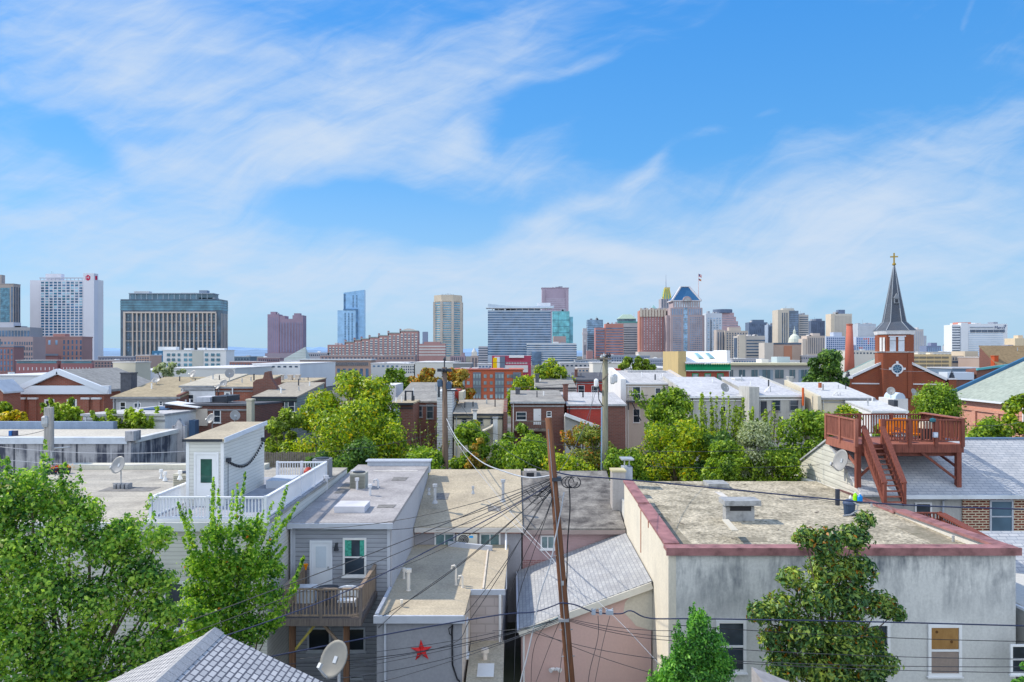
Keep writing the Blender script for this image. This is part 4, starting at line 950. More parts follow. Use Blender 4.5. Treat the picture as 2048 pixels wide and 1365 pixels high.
def shoots(label, x0, x1, yt, yb, Y, pal='green', k=22, n=4000, leaf=.2, cat='tree', group=None, name='tree', fan=.5, rad=.35, basex=None, dy=1.5, gz=0.0, zvar=.35, stem=.05, start=.2, aspect=.6, seed=1, body=None, nx=.6):
    """tree of upright shoots, leaves set along each shoot"""
    rr = random.Random(seed + int(x0)); zt, zb = wz(yt, Y), max(gz, wz(yb, Y)); X0, X1 = wx(x0, Y), wx(x1, Y); bx = wx(basex, Y) if basex else (X0 + X1)/2
    t = thing(name, label, cat, (bx, Y, gz), group); m = MB(); Cs = []; Ns = []
    per = max(20, n//k)
    for i in range(k):
        f = (i + .5)/k; xt = X0 + (X1 - X0)*f + rr.uniform(-.15, .15); ytp = Y + rr.uniform(-dy, dy); edge = abs(f - .5)*2
        zz = zt - (zt - zb) * (rr.uniform(0, zvar) + .18*edge**2); b0 = Vector((bx + (xt - bx)*(1 - fan), Y + (ytp - Y)*.3, zb if i % 2 else zb + (zt - zb)*.1))
        tp = Vector((xt, ytp, zz)); pts = []
        for j in range(6):
            s = j/5; p = b0.lerp(tp, s); p.x += (xt - bx)*.22*math.sin(s*math.pi*.9)*fan; p += Vector((rr.uniform(-.06, .06), rr.uniform(-.06, .06), 0)); pts.append(p)
        m.tube(pts, [stem*(1.15 - .95*j/5) for j in range(6)], 4, caps=False)
        A = np.array([list(p) for p in pts]); s = start + (1 - start)*rng.random(per); idx = s*5; i0 = np.minimum(idx.astype(int), 4); fr = (idx - i0)[:, None]
        p = A[i0]*(1 - fr) + A[i0 + 1]*fr; d = rng.normal(size=(per, 3)); d /= np.linalg.norm(d, axis=1)[:, None]
        rd = rad*(1.05 - .72*s)[:, None]*(.25 + .75*rng.random((per, 1)))
        Cs.append(p + d*rd*np.array([1, 1, .8])); Ns.append(d*nx + np.array([0, 0, .5]) + .6*rng.normal(size=(per, 3)))
    if gz < zb - .3: m.tube([(bx, Y, gz), (bx, Y, zb + .2)], [stem*3.2, stem*2.2], 7)
    m.build('trunk' if name == 'tree' else 'stem', BARK, t)
    if body:
        C2, N2 = crown_points(body[0], body[1], .5); Cs.append(C2); Ns.append(N2)
    leaf_mesh('crown' if name == 'tree' else 'foliage', np.vstack(Cs), np.vstack(Ns), leaf, LM[pal], aspect, t)
    return t

# ------------------------------------------------------------------ row houses
def house(name, label, x0, x1, ye, yb, Y, D, wall, roof, wins=(), doors=(), cat='row house', group=None, trim=None, over=.25, sidewall=None, frame=None, pane=None, th=.16, mull=0, fascia=None):
    T = Tower(); T.Y, T.D = Y, D; T.X0, T.X1 = wx(x0, Y), wx(x1, Y); T.ze, T.zk = wz(ye, Y), wz(yb, Y + D); T.zt = T.ze
    T.e = thing(name, label, cat, ((T.X0 + T.X1)/2, Y + D/2, 0), group)
    X0, X1 = T.X0, T.X1
    MB().hexa([(X0, Y, 0), (X1, Y, 0), (X1, Y + D, 0), (X0, Y + D, 0)], [(X0, Y, T.ze), (X1, Y, T.ze), (X1, Y + D, T.zk), (X0, Y + D, T.zk)]).build('wall', wall, T.e)
    s = (T.zk - T.ze)/D
    rm = MB(); a, b_ = Y - over, Y + D + .1; za, zb_ = T.ze - s*over + .004, T.zk + s*.1 + .004
    rm.hexa([(X0 - .08, a, za), (X1 + .08, a, za), (X1 + .08, b_, zb_), (X0 - .08, b_, zb_)], [(X0 - .08, a, za + th), (X1 + .08, a, za + th), (X1 + .08, b_, zb_ + th), (X0 - .08, b_, zb_ + th)])
    T.roof = rm.build('roof', roof, T.e)
    if fascia: MB().box(X0 - .1, X1 + .1, Y - over - .12, Y - over - .005, za - .05, za + th - .02).build('gutter', fascia, T.e)
    r2 = random.Random(int(x0*5 + ye))
    for k in range(r2.randint(2, 4)):
        f = r2.uniform(.15, .8); x = X0 + (X1 - X0)*r2.uniform(.1, .9); y = Y + D*f; z = T.ze + (T.zk - T.ze)*f + th
        MB().tube([(x, y, z - .1), (x, y, z + r2.uniform(.4, .8))], r2.uniform(.05, .09), 6).build('vent_pipe', r2.choice([GALV, WHITE, DARKM]), T.e)
    MB().tube([(X0 + .25, Y - .08, 0), (X0 + .25, Y - .08, T.ze - .1)], .05, 6).build('downspout', r2.choice([WHITE, GALV, DARKM]), T.e)
    MB().box(X0, X1, Y - .1, Y - .004, T.ze - .42, T.ze - .3).build('cornice', fascia or GREYM, T.e)
    for w in wins: pwin(T.e, *w, Y, frame=frame, pane=pane, mull=mull)
    for d_ in doors: door(T.e, wx(d_[0], Y), wx(d_[1], Y), wz(d_[3], Y), wz(d_[2], Y), Y, *(d_[4:]))
    return T
def party(T, a, b_, mat, e=.3, Y0=None):
    X0, X1 = wx(a, T.Y), wx(b_, T.Y); y0, y1 = T.Y - .25, T.Y + T.D + .15
    MB().hexa([(X0, y0, 0), (X1, y0, 0), (X1, y1, 0), (X0, y1, 0)], [(X0, y0, T.ze + e), (X1, y0, T.ze + e), (X1, y1, T.zk + e), (X0, y1, T.zk + e)]).build('party_wall', mat, T.e)
def chimney(T, x0, x1, yt, Yc, mat, d=.9, h=2.2, cap=None, name='chimney', zbase=None):
    X0, X1, z = wx(x0, Yc), wx(x1, Yc), wz(yt, Yc)
    o = MB().box(X0, X1, Yc, Yc + d, z - h if zbase is None else zbase, z).build(name, mat, T.e)
    MB().box(X0 - .07, X1 + .07, Yc - .07, Yc + d + .07, z + .003, z + .14).build('cap', cap or mat, o)
    return o
DISH_M = plain((.25, .255, .26), .45, .1, 2.0)
def dish(label, px, py, Y, r=.38, az=0.0, el=.5, mast=.8, group=None, foot=None, mat=None, name='satellite_dish', tilt=0):
    """offset dish on a bent mast, opening towards az (0 = to the camera)"""
    c = P(px, py, Y); t = thing(name, label, 'satellite dish', (c.x, c.y, c.z - mast), group)
    fwd = Vector((math.sin(az)*math.cos(el), -math.cos(az)*math.cos(el), math.sin(el)))
    rt = fwd.cross(Vector((0, 0, 1))).normalized(); up = rt.cross(fwd).normalized()
    m = MB(); rings = 6; n = 22; base = 0
    for side in (0, 1):
        off = len(m.v)
        for i in range(rings + 1):
            q_ = i/rings
            for j in range(n):
                a = 2*math.pi*j/n
                p = c + rt*(r*q_*math.cos(a)) + up*(r*1.12*q_*math.sin(a)) + fwd*(.22*r*q_*q_ - .02*side)
                m.v.append(tuple(p))
        for i in range(rings):
            for j in range(n):
                k = (j + 1) % n; f = (off + i*n + j, off + i*n + k, off + (i+1)*n + k, off + (i+1)*n + j)
                m.f.append(f if not side else f[::-1]); m.m.append(0)
    o1 = len(m.v)//2; last = rings*n
    for j in range(n):
        k = (j + 1) % n; m.f.append((last + j, last + k, o1 + last + k, o1 + last + j)); m.m.append(0)
    m.build('dish', mat or DISH_M, t, True)
    tip = c + fwd*(r*1.15) - up*(r*.75)
    MB().bar(c - up*r*1.08 + fwd*.1*r, tip, r*.09).bar(tip, tip + up*r*.3 - fwd*r*.05, r*.2, r*.22).build('feed_arm', GALV, t)
    MB().tube([c - fwd*.02, c - fwd*(r*.35), c - fwd*(r*.35) - Vector((0, 0, mast))], r*.09, 6).bar(c - fwd*.03 - up*r*.2, c - fwd*.03 + up*r*.2, r*.25).build('mast', GALV, t)
    return t
BRK = brick((.25, .085, .06), (.30, .11, .08), (.26, .18, .15), .5, .16, .02, name='red_brick', patch=.3)
BRKD = brick((.13, .06, .05), (.18, .08, .065), (.16, .12, .11), .5, .16, .02, name='dark_brick')
BRKR = brick((.36, .06, .05), (.30, .05, .045), (.28, .09, .08), .5, .16, .015, name='painted_red_brick')
BRKP = brick((.52, .27, .21), (.46, .22, .17), (.5, .36, .30), .6, .2, .02, name='pink_brick', patch=.12)
TAN = tar((.44, .38, .28), (.34, .29, .22), 2.0, .35, 3, .7, axis=1); TAN2 = tar((.50, .47, .40), (.40, .37, .31), 0, .3, 3, .7)
GRYR = tar((.32, .31, .29), (.19, .185, .18), 2.4, .4, 3, .8, axis=1); LTR = tar((.52, .52, .53), (.36, .36, .37), 1.2, .5, 5, .8, axis=0, line=(.3, .3, .32)); DKR = tar((.10, .105, .12), (.06, .065, .08), 0, .4, 3, .6)
SILV = tar((.54, .55, .58), (.33, .34, .37), 1.1, .5, 3, .5, axis=0, line=(.45, .46, .48))
CREAM = stained((.60, .56, .46), (.34, .31, .26), .5); WHST = stained((.72, .73, .74), (.45, .46, .48), .4); GRST = stained((.46, .46, .44), (.18, .18, .18), .7); BEIG = stained((.56, .51, .46), (.38, .34, .30), .4)
BLUEG = siding((.20, .27, .27), .25)
# left: red brick hall with pediment
Y = 90; T = Tower(); T.e = thing('brick_hall', 'red brick hall with a white pediment gable and grey pitched roof at far left', 'hall', (wx(120, Y), Y + 8, 0)); T.Y = Y
xl, xr, za, zz, xm = wx(37, Y), wx(208, Y), wz(784, Y), wz(744, Y), wx(120, Y); Yb = 103
m = MB(); m.box(xl, xr, Y, Yb, 0, za); m.build('wall', BRK, T.e)
m = MB(); m.hexa([(xl + .2, Y + .1, za), (xr - .2, Y + .1, za), (xm, Y + .1, zz - .2)], [(xl + .2, Y + .7, za), (xr - .2, Y + .7, za), (xm, Y + .7, zz - .2)]); m.build('gable', BRK, T.e)
eo = .5; m = MB()
for s_, xe in ((-1, xl - eo), (1, xr + eo + .3)):
    m.hexa([(xe, Y - .35, za), (xm, Y - .35, zz), (xm, Yb, zz), (xe, Yb, za)], [(xe, Y - .35, za + .28), (xm, Y - .35, zz + .28), (xm, Yb, zz + .28), (xe, Yb, za + .28)])
m.build('roof', tar((.30, .30, .29), (.20, .20, .20), 0, .3, 2, .7), T.e)
m = MB()
for xe in (xl - eo, xr + eo + .3): m.bar((xe, Y - .45, za + .05), (xm, Y - .45, zz + .08), .45, .62)
m.box(xl - eo - .1, xr + eo + .4, Y - .6, Y - .05, za - .25, za + .75); m.build('pediment_trim', fm((.7, .74, .8), 0), T.e)
for x in (56, 70): pass
for a, b_ in ((36, 53), (59, 77), (165, 182), (186, 204)):
    o = MB().box(wx(a + 2, Y), wx(b_ - 2, Y), Y - .3, Y - .004, 0, wz(799, Y)).build('pilaster', BRK, T.e)
    MB().box(wx(a, Y), wx(b_, Y), Y - .42, Y - .004, wz(799, Y) + .004, wz(795, Y)).build('capital', fm((.66, .66, .68), 0), o)
pwin(T.e, 89, 109, 799, 829, Y, t=.2, mull=1); pwin(T.e, 134, 154, 799, 828, Y, t=.2, mull=1)
# far-left gable
Y = 84; t = thing('brick_cottage', 'dark red brick gable house cut by the left edge of the picture', 'house', (wx(0, Y), Y + 4, 0))
m = MB(); xa, xb, xm2 = wx(-60, Y), wx(6, Y), wx(-12, Y); m.hexa([(xa, Y, 0), (xb, Y, 0), (xb, Y, wz(786, Y)), (xm2, Y, wz(765, Y)), (xa, Y, wz(790, Y))], [(xa, Y + 3, 0), (xb, Y + 3, 0), (xb, Y + 3, wz(786, Y)), (xm2, Y + 3, wz(765, Y)), (xa, Y + 3, wz(790, Y))]); m.build('wall', BRK, t)
m = MB(); 
for xe, ze in ((xa - .3, wz(791, Y)), (xb + .3, wz(788, Y))): m.hexa([(xe, Y - .3, ze + .02), (xm2, Y - .3, wz(764, Y)), (xm2, Y + 3.2, wz(764, Y)), (xe, Y + 3.2, ze + .02)], [(xe, Y - .3, ze + .22), (xm2, Y - .3, wz(764, Y) + .2), (xm2, Y + 3.2, wz(764, Y) + .2), (xe, Y + 3.2, ze + .22)])
m.build('roof', plain((.55, .57, .6), .7), t)
# rows
T = house('row_house', 'grey house under a striped tan roof, right of the brick hall', 226, 361, 796, 757, 80, 12, stained((.42, .43, .45), (.3, .3, .32), .4), tar((.36, .31, .22), (.25, .21, .15), .9, .5, 3, .7, axis=1), [(240, 252, 804, 824), (268, 282, 806, 824), (318, 326, 802, 812)], fascia=GREYM)
chimney(T, 241, 262, 748, 86, DKR, 1.4, 3.2); dish('pale roof vent dome dish on the striped tan roof', 312, 762, 87, .45, 0, 1.0, .4, name='satellite_dish')
party(T, 355, 361.5, BRKD)
T = house('row_house', 'white house with a pale tan roof beside the grey striped roof house', 362, 430, 774, 751, 82, 10, plain((.72, .74, .78), .8), TAN2, [(376, 388, 789, 808)], fascia=GREYM)
T = house('row_house', 'brick house under a tan roof with two dishes, left of the stepped brick gable', 432, 506, 776, 753, 82, 10, BRK, TAN, [], [(449, 461, 784, 810)], fascia=GREYM)
MB().tube([(wx(465, 81.6), 81.6, wz(776, 82)), (wx(465, 81.6), 81.6, wz(806, 82))], .07, 6).build('downspout', WHITE, T.e)
dish('grey dish on the tan roof edge above the white house', 459, 748, 84, .5, .4, .5, .8); dish('grey dish low on the tan roof of the brick house', 447, 769, 82.4, .5, -.3, .5, .6); dish('white dish at the back edge of the pale tan roof', 386, 749, 91, .45, -.5, .6, .6); dish('second white dish at the right end of the white house roof edge', 436, 774, 81.6, .3, -.5, .6, .5)
t = thing('stepped_gable', 'dark brick party gable with a chimney, right of the two dishes', 'gable wall', (wx(525, 81), 81, 0)); m = MB(); y_ = 81
pg = [(506, 800), (506, 765), (512, 760), (526, 757), (529, 745), (538, 743), (541, 757), (553, 776), (553, 800)]
m.hexa([(wx(a, y_), y_, wz(b_, y_) if b_ < 799 else 0) for a, b_ in pg], [(wx(a, y_), y_ + .9, wz(b_, y_) if b_ < 799 else 0) for a, b_ in pg]); m.build('wall', BRKD, t)
T = house('row_house', 'green grey clad house half hidden by the big yellow green tree', 507, 594, 796, 768, 76, 11, BLUEG, tar((.36, .33, .28), (.27, .25, .22), 0, .3, 3, .6), [(512, 524, 813, 836), (552, 570, 802, 826), (576, 590, 803, 824)], fascia=DARKM)
T = house('row_house', 'flat brick house with a pale cornice behind the green grey house', 548, 620, 766, 758, 105, 9, BRKD, TAN, [])
for x in (556, 575, 590): chimney(T, x, x + 8, 752, 108, BEIG, .9, 1.6)
# dark low brick in front
T = house('brick_annexe', 'low dark brick annexe with flat black roof, pipes and dishes behind the concrete wall', 330, 496, 812, 806, 66, 10, BRKD, DKR, [(427, 442, 820, 846)], [(368, 384, 822, 850)], cat='annexe')
MB().box(wx(391, 69), wx(420, 69), 69, 71.5, T.ze + .1, wz(795, 69)).build('roof_shed', stained((.5, .52, .56), (.2, .2, .22), .6), T.e)
MB().box(wx(420, 69), wx(448, 69), 69.5, 73, T.ze + .1, wz(794, 69)).build('roof_shed', DARKM, T.e)
MB().hexa([(wx(330, 65), 65, wz(808, 65)), (wx(395, 65), 65, wz(817, 65)), (wx(395, 65), 67.5, wz(817, 65)), (wx(330, 65), 67.5, wz(808, 65))], [(wx(330, 65), 65, wz(806, 65)), (wx(395, 65), 65, wz(815, 65)), (wx(395, 65), 67.5, wz(815, 65)), (wx(330, 65), 67.5, wz(806, 65))]).build('lean_to_roof', WHITE, T.e)
MB().box(wx(392, 65.9), wx(415, 65.9), 65.85, 65.98, wz(852, 66), wz(818, 66)).build('plaster_patch', BEIG, T.e)
chimney(T, 493, 503, 802, 65.5, CREAM, .8, 4); MB().box(wx(384, 64), wx(396, 64), 63.4, 64.2, 3, wz(840, 64)).build('water_tank', plain((.06, .1, .17), .5), T.e)
dish('pale dish in front of the dark brick annexe window', 422, 838, 63.5, .42, -.4, .5, .9); dish('grey dish right of the white framed window of the dark annexe', 470, 832, 63.5, .42, .5, .5, .9)
t = thing('steel_frame', 'dark blue metal cage frame left of the dark brick annexe', 'frame', (wx(313, 64), 64, 0)); m = MB()
for a in range(295, 336, 8): m.box(wx(a, 64), wx(a + .8, 64), 64, 64.05, 3, wz(828, 64))
m.box(wx(294, 64), wx(334, 64), 63.96, 64.09, wz(829, 64), wz(827, 64)).box(wx(280, 65), wx(334, 65), 65, 68, wz(826, 65), wz(818, 65)); m.build('frame', plain((.05, .09, .17), .5), t)
T = house('white_shed', 'long white flat roofed shed between brick hall and bushes', 166, 330, 832, 812, 60, 16, WHST, LTR, [], cat='shed')
# houses right of the big tree
T = house('row_house', 'brown brick house with a large grey roof, right of the big tree', 790, 884, 805, 768, 78, 13, BRKD, GRYR, [(833, 845, 810, 835), (853, 867, 808, 838)], frame=GREYM)
A_ = house('rear_wing', 'rear wing with a flat roof and pale blue door under the brown brick house', 782, 826, 809, 803, 73, 4.9, BRKD, TAN, [], [(786, 799, 815, 850, plain((.5, .58, .68)), plain((.5, .6, .72)), False)], cat='rear wing', fascia=DARKM)
MB().tube([P(811, 802, 74), P(811, 783, 74), P(825, 783, 74), P(825, 802, 74)], .12, 6).build('pipe_arch', DARKM, A_.e)
MB().box(wx(748, 92), wx(792, 92), 92, 98, 0, wz(770, 92)).build('rear_block', WHST, T.e)
t = thing('white_siding_wall', 'narrow white clad tower wall directly behind the left utility pole', 'wall', (wx(889, 73), 73, 0)); MB().box(wx(874, 73), wx(905, 73), 73, 78, 0, wz(783, 73)).build('wall', siding((.7, .72, .74), .25), t)
MB().box(wx(903, 74), wx(917, 74), 76, 78.5, wz(800, 74), wz(782, 74)).build('brick_chimney', BRKR, t); MB().box(wx(916, 74), wx(925, 74), 75, 79, wz(802, 74), wz(785, 74)).build('cream_box', CREAM, t)
T = house('cottage', 'low cream cottage with a patched tan roof, right of the left utility pole', 908, 1005, 830, 803, 72, 8.5, CREAM, tar((.42, .37, .30), (.29, .27, .24), 0, .35, 3, .9), [(923, 934, 836, 847), (955, 967, 836, 850), (981, 990, 834, 850)], cat='cottage', frame=GREYM, fascia=DARKM)
chimney(T, 946, 953, 823, 71, WHST, .5, 5, GREYM); chimney(T, 986, 995, 838, 70.5, WHST, .5, 4, GREYM); party(T, 1006.5, 1014, BRKD)
MB().hexa([(wx(950, 69), 69, wz(873, 69)), (wx(985, 69), 69, wz(856, 69)), (wx(985, 69), 71.9, wz(856, 69)), (wx(950, 69), 71.9, wz(873, 69))], [(wx(950, 69), 69, wz(870, 69)), (wx(985, 69), 69, wz(853, 69)), (wx(985, 69), 71.9, wz(853, 69)), (wx(950, 69), 71.9, wz(870, 69))]).build('lean_to_roof', TAN2, T.e)
T = house('row_house', 'dark brick house with white door and balcony, left of the middle pole', 1022, 1128, 806, 784, 82, 10, BRKD, GRYR, [(1032, 1053, 824, 841), (1093, 1103, 823, 834)], [(1067, 1082, 818, 850, None, None, False)], fascia=GALV)
chimney(T, 1031, 1040, 779, 88, DKR, .9, 2.2); chimney(T, 1127, 1136, 771, 86, BRKD, .9, 3)
m = MB(); 
for a in range(1030, 1092, 4): m.box(wx(a, 80.4), wx(a + .8, 80.4), 80.4, 80.44, wz(860, 80.4), wz(843, 80.4))
m.box(wx(1029, 80.4), wx(1092, 80.4), 80.36, 80.48, wz(844, 80.4), wz(842, 80.4)).box(wx(1029, 80.4), wx(1092, 80.4), 80.3, 82, wz(863, 80.4), wz(860, 80.4)); m.build('balcony', BARKG, T.e)
T = house('row_house', 'house with flat grey roof and pale cornice in front of the red painted house', 1072, 1152, 777, 756, 108, 10, WHST, GRYR, [], fascia=DARKM); chimney(T, 1071, 1078, 750, 112, DKR, .9, 2)
T = house('row_house', 'bright red painted house with dark mansard roof behind the middle pole', 1150, 1240, 763, 749, 118, 6, BRKR, DKR, [(1156, 1169, 771, 790), (1183, 1196, 772, 792), (1213, 1222, 772, 790)], th=.3)
chimney(T, 1150, 1155, 741, 120, BRKD, .9, 2); MB().box(wx(1225, 118), wx(1240, 118), 117.2, 122, 0, wz(738, 118)).build('side_tower', BRKR, T.e)
T = house('row_house', 'low house with a pale roof and half red painted wall right at the middle pole', 1134, 1251, 811, 788, 84, 10, BRKR, LTR, [(1219, 1237, 820, 848)], fascia=GALV)
MB().box(wx(1206, 83.9), wx(1251, 83.9), 83.88, 84.5, 0, T.ze - .02).build('bare_brick', BRKD, T.e)
MB().hexa([(wx(1130, 80), 80, 0), (wx(1199, 80), 80, 0), (wx(1199, 80), 83.8, 0), (wx(1130, 80), 83.8, 0)], [(wx(1130, 80), 80, wz(832, 80)), (wx(1199, 80), 80, wz(858, 80)), (wx(1199, 80), 83.8, wz(858, 80)), (wx(1130, 80), 83.8, wz(832, 80))]).build('lean_to', GRST, T.e)
MB().bar((wx(1130, 79.8), 79.8, wz(829, 80)), (wx(1199, 79.8), 79.8, wz(855, 80)), .5, .35).build('white_coping', WHITE, T.e)
T = house('row_house', 'tall beige house with white roof and iron fire escape', 1252, 1375, 768, 744, 95, 12, BEIG, LTR, [(1265, 1281, 773, 802), (1310, 1322, 776, 800), (1266, 1280, 818, 846)], fascia=WHITE)
party(T, 1241, 1251.5, WHST, .6); m = MB()
party(T, 1375.5, 1381, BEIG)
for a in range(1256, 1296, 4): m.box(wx(a, 93.6), wx(a + .6, 93.6), 93.6, 93.64, wz(803, 93.6), wz(791, 93.6))
m.box(wx(1256, 93.6), wx(1296, 93.6), 93.55, 93.7, wz(791.5, 93.6), wz(790.5, 93.6)).box(wx(1256, 93.6), wx(1296, 93.6), 93.5, 95, wz(805, 93.6), wz(803, 93.6)); m.bar(P(1264, 806, 93.7), P(1282, 842, 93.7), .12); m.bar(P(1256, 804, 93.7), P(1257, 820, 93.7), .12); m.build('fire_escape', DARKM, T.e)
MB().box(wx(1277, 96), wx(1360, 96), 105, 107.2, wz(747, 107), wz(741, 107)).build('roof_ridge', LTR, T.e)
T = house('row_house', 'grey stucco row house under bright silver seamed roofs, in the middle right', 1380, 1495, 795, 757, 84, 14, GRST, SILV, [(1478, 1488, 812, 838), (1440, 1452, 812, 836)], fascia=WHITE)
party(T, 1376, 1379.5, GRST)
T = house('row_house', 'stained grey house with tall dark windows and silver seamed roof, left of the bushy hedge', 1515, 1603, 793, 757, 82, 14, GRST, SILV, [(1543, 1561, 800, 823), (1579, 1597, 800, 822)], [(1519, 1533, 803, 836, GREYM, DARKM, False)], frame=GREYM, fascia=WHITE)
MB().box(wx(1495, 82), wx(1515, 82), 81.4, 85, 0, wz(774, 82)).build('plaster_pier', GRST, T.e); chimney(T, 1578, 1587, 756, 90, GRST, .8, 2.4)
party(T, 1603.5, 1608, GRST); MB().tube([P(1606, 776, 81.3), P(1606, 812, 81.3)], .12, 6).build('downspout', plain((.5, .12, .06)), T.e)
chimney(T, 1470, 1486, 759, 93, WHST, 1.2, 2); m = MB(); m.tube([P(1528, 786, 84), P(1540, 772, 84), P(1542, 792, 84)], .07, 5); m.build('roof_pipe', GALV, T.e)
for i in range(2): 
    dish(['grey dish on the silver roof slope left of the pier', 'grey dish on the silver roof beside the plaster pier'][i], [1449, 1488][i], [776, 782][i], 85, .5, [.3, -.3][i], .5, .9)
t = thing('wooden_steps', 'small weathered wooden stair rail below the tall dark windows', 'steps', (wx(1545, 78), 78, 0)); m = MB()
for a in range(1540, 1558, 3): m.box(wx(a, 78), wx(a + 1, 78), 78, 78.05, 3, wz(822, 78))
m.box(wx(1539, 78), wx(1558, 78), 77.95, 78.1, wz(823, 78), wz(821.5, 78)); m.bar(P(1527, 842, 78), P(1540, 822, 78), .15); m.bar(P(1524, 842, 78), P(1535, 824, 78), .15); m.build('railing', BARKG, t)
T = house('row_house', 'cream gabled house with pale grey roof left of the church front', 1641, 1746, 798, 768, 80, 9, CREAM, tar((.56, .57, .58), (.44, .45, .47), 0, .3, 3, .6), [(1722, 1738, 811, 826)], fascia=GREYM)
m = MB(); X_ = wx(1641, 80); y0, y1 = 79.6, 89.4
MB().hexa([(X_ - .45, y0, 0), (X_ - .09, y0, 0), (X_ - .09, y1, 0), (X_ - .45, y1, 0)], [(X_ - .45, y0, T.ze + .3), (X_ - .09, y0, T.ze + .3), (X_ - .09, y1, T.zk + .45), (X_ - .45, y1, T.zk + .45)]).build('gable_wall', CREAM, T.e)
MB().tube([P(1640, 766, 84), P(1640, 776, 84)], .2, 6).build('flue', plain((.3, .1, .06)), T.e); MB().tube([P(1664, 793, 81), P(1674, 784, 81), P(1676, 793, 81), P(1680, 784, 81), P(1681, 793, 81)], .05, 4).build('aerial', GALV, T.e)
T = house('rear_wing', 'pale grey lean-to wing with roof hatch, behind the red deck', 1742, 1812, 824, 786, 74, 12, WHST, tar((.58, .59, .6), (.5, .5, .52), 0, .3, 3, .5), [], cat='rear wing', fascia=WHITE)
MB().box(wx(1788, 76), wx(1796, 76), 76, 77.2, T.ze, T.ze + 1.0).build('roof_hatch', DARKM, T.e)
# multi coloured building, orange block, grey row
T = tower('brick_apartments', 'orange red brick apartment block with grey balcony bays', 905, 1046, 740, 190, 14, brick((.42, .12, .075), (.38, .11, .07), (.36, .16, .12), 1.2, .4, .03, name='orange_brick', patch=.1), 'apartment block')
WP = fg((.32, .42, .45), .03, .6)
for a, b_ in ((914, 930), (946, 962), (990, 1008), (1026, 1042)): MB().box(wx(a, 190), wx(b_, 190), 189.7, 190, 4, wz(745, 190)).build('grey_bay', fm((.13, .15, .18), .03), T.e)
T.Y -= .3
for a, b_, n in ((914, 930, 3), (946, 962, 3), (990, 1008, 3), (1026, 1042, 3)): grid(T, a, b_, 746, 800, n, 4, WP, .7, .62)
T.Y += .3; 
for a in (933, 967, 979, 1013, 1020): grid(T, a, a + 7, 746, 800, 1, 4, WP, .8, .5)
MB().box(wx(904, 190), wx(1048, 190), 189.6, 204, wz(740, 190), wz(738.5, 190)).build('parapet', fm((.4, .13, .1), .03), T.e)
T = tower('colourful_building', 'maroon building with yellow white and grey facade panels', 984, 1062, 712, 260, 14, fm((.30, .05, .08), .04), 'building')
MB().box(wx(986, 260), wx(994, 260), 259.5, 260, wz(742, 260), wz(716, 260)).build('yellow_panel', fm((.75, .5, .02), .02), T.e); MB().box(wx(989, 260), wx(1000, 260), 259.6, 259.98, wz(742, 260), wz(714, 260)).build('white_panel', fm((.7, .72, .76), .03), T.e)
MB().box(wx(1000.3, 260), wx(1010, 260), 259.4, 260, 4, wz(713, 260)).build('grey_panel', fm((.12, .15, .2), .03), T.e); grid(T, 1011, 1055, 724, 729, 14, 1, fm((.6, .6, .62), .03), .5, .8); block(T, 1010, 1056, 731, 745, fm((.6, .58, .58), .03), -.5, 3, 'pale_band')
block(T, 1018, 1048, 711, 716, fm((.7, .7, .72), .03), -1, 6, 'white_roof_edge')
T = tower('grey_apartment_row', 'long pale grey apartment row with dark framed windows behind the silver roofs', 1458, 1626, 731, 170, 14, fm((.48, .50, .52), .03), 'apartments')
MB().box(wx(1456, 170), wx(1628, 170), 169, 184.2, T.zt, T.zt + .5).build('cornice', fm((.62, .58, .42), .03), T.e)
for a, b_ in ((1478, 1490), (1503, 1515), (1525, 1540), (1550, 1567), (1579, 1590), (1602, 1613), (1460, 1466)): grid(T, a, b_, 740, 757, 1, 1, fg((.08, .14, .17), .02), 1, 1, 'window'); MB().box(wx(a + (b_-a)/2 - .4, 170), wx(a + (b_-a)/2 + .4, 170), 169.7, 169.85, wz(757, 170), wz(740, 170)).build('mullion', GREYM, T.e)
for a, b_ in ((1518, 1546), (1597, 1618)): MB().box(wx(a, 170), wx(b_, 170), 169.95, 170, 0, T.zt - 1).build('blue_bay', fm((.26, .33, .4), .03), T.e)
rr = random.Random(4)
for i in range(22): roofbox(T, 1464 + i*7, 1464 + i*7 + rr.uniform(2, 5), 731 - rr.uniform(2, 5), rr.choice([WHITE, GALV, GREYM, DARKM, OFFWHITE]), rr.uniform(1, 8), 1.5, 'roof_unit')
roofbox(T, 1523, 1537, 719, fm((.66, .66, .66), 0), 8, 4); roofbox(T, 1554, 1580, 714, fm((.42, .5, .55), 0), 9, 4)
# yellow gable house with green cornice
Y = 140; T = tower('green_cornice_house', 'house with white roof, skylights, green cornice and yellow end wall', 1372, 1458, 741, Y, 14, BRKR and brick((.30, .075, .055), (.26, .07, .05), (.26, .12, .1), .6, .2, .02, name='brick_red2'), 'house')
MB().box(wx(1356, Y), wx(1371.8, Y), Y - .2, Y + 14, 0, wz(703, Y)).build('end_wall', stained((.50, .40, .23), (.3, .25, .17), .5), T.e)
m = MB(); m.hexa([(wx(1369, Y), Y - .6, wz(727, Y)), (wx(1460, Y), Y - .6, wz(727, Y)), (wx(1458, Y), Y + 8, wz(705, Y)), (wx(1372, Y), Y + 8, wz(705, Y))], [(wx(1369, Y), Y - .6, wz(725, Y)), (wx(1460, Y), Y - .6, wz(725, Y)), (wx(1458, Y), Y + 8.3, wz(703, Y)), (wx(1372, Y), Y + 8.3, wz(703, Y))]); rf = m.build('roof', plain((.78, .79, .8), .6), T.e)
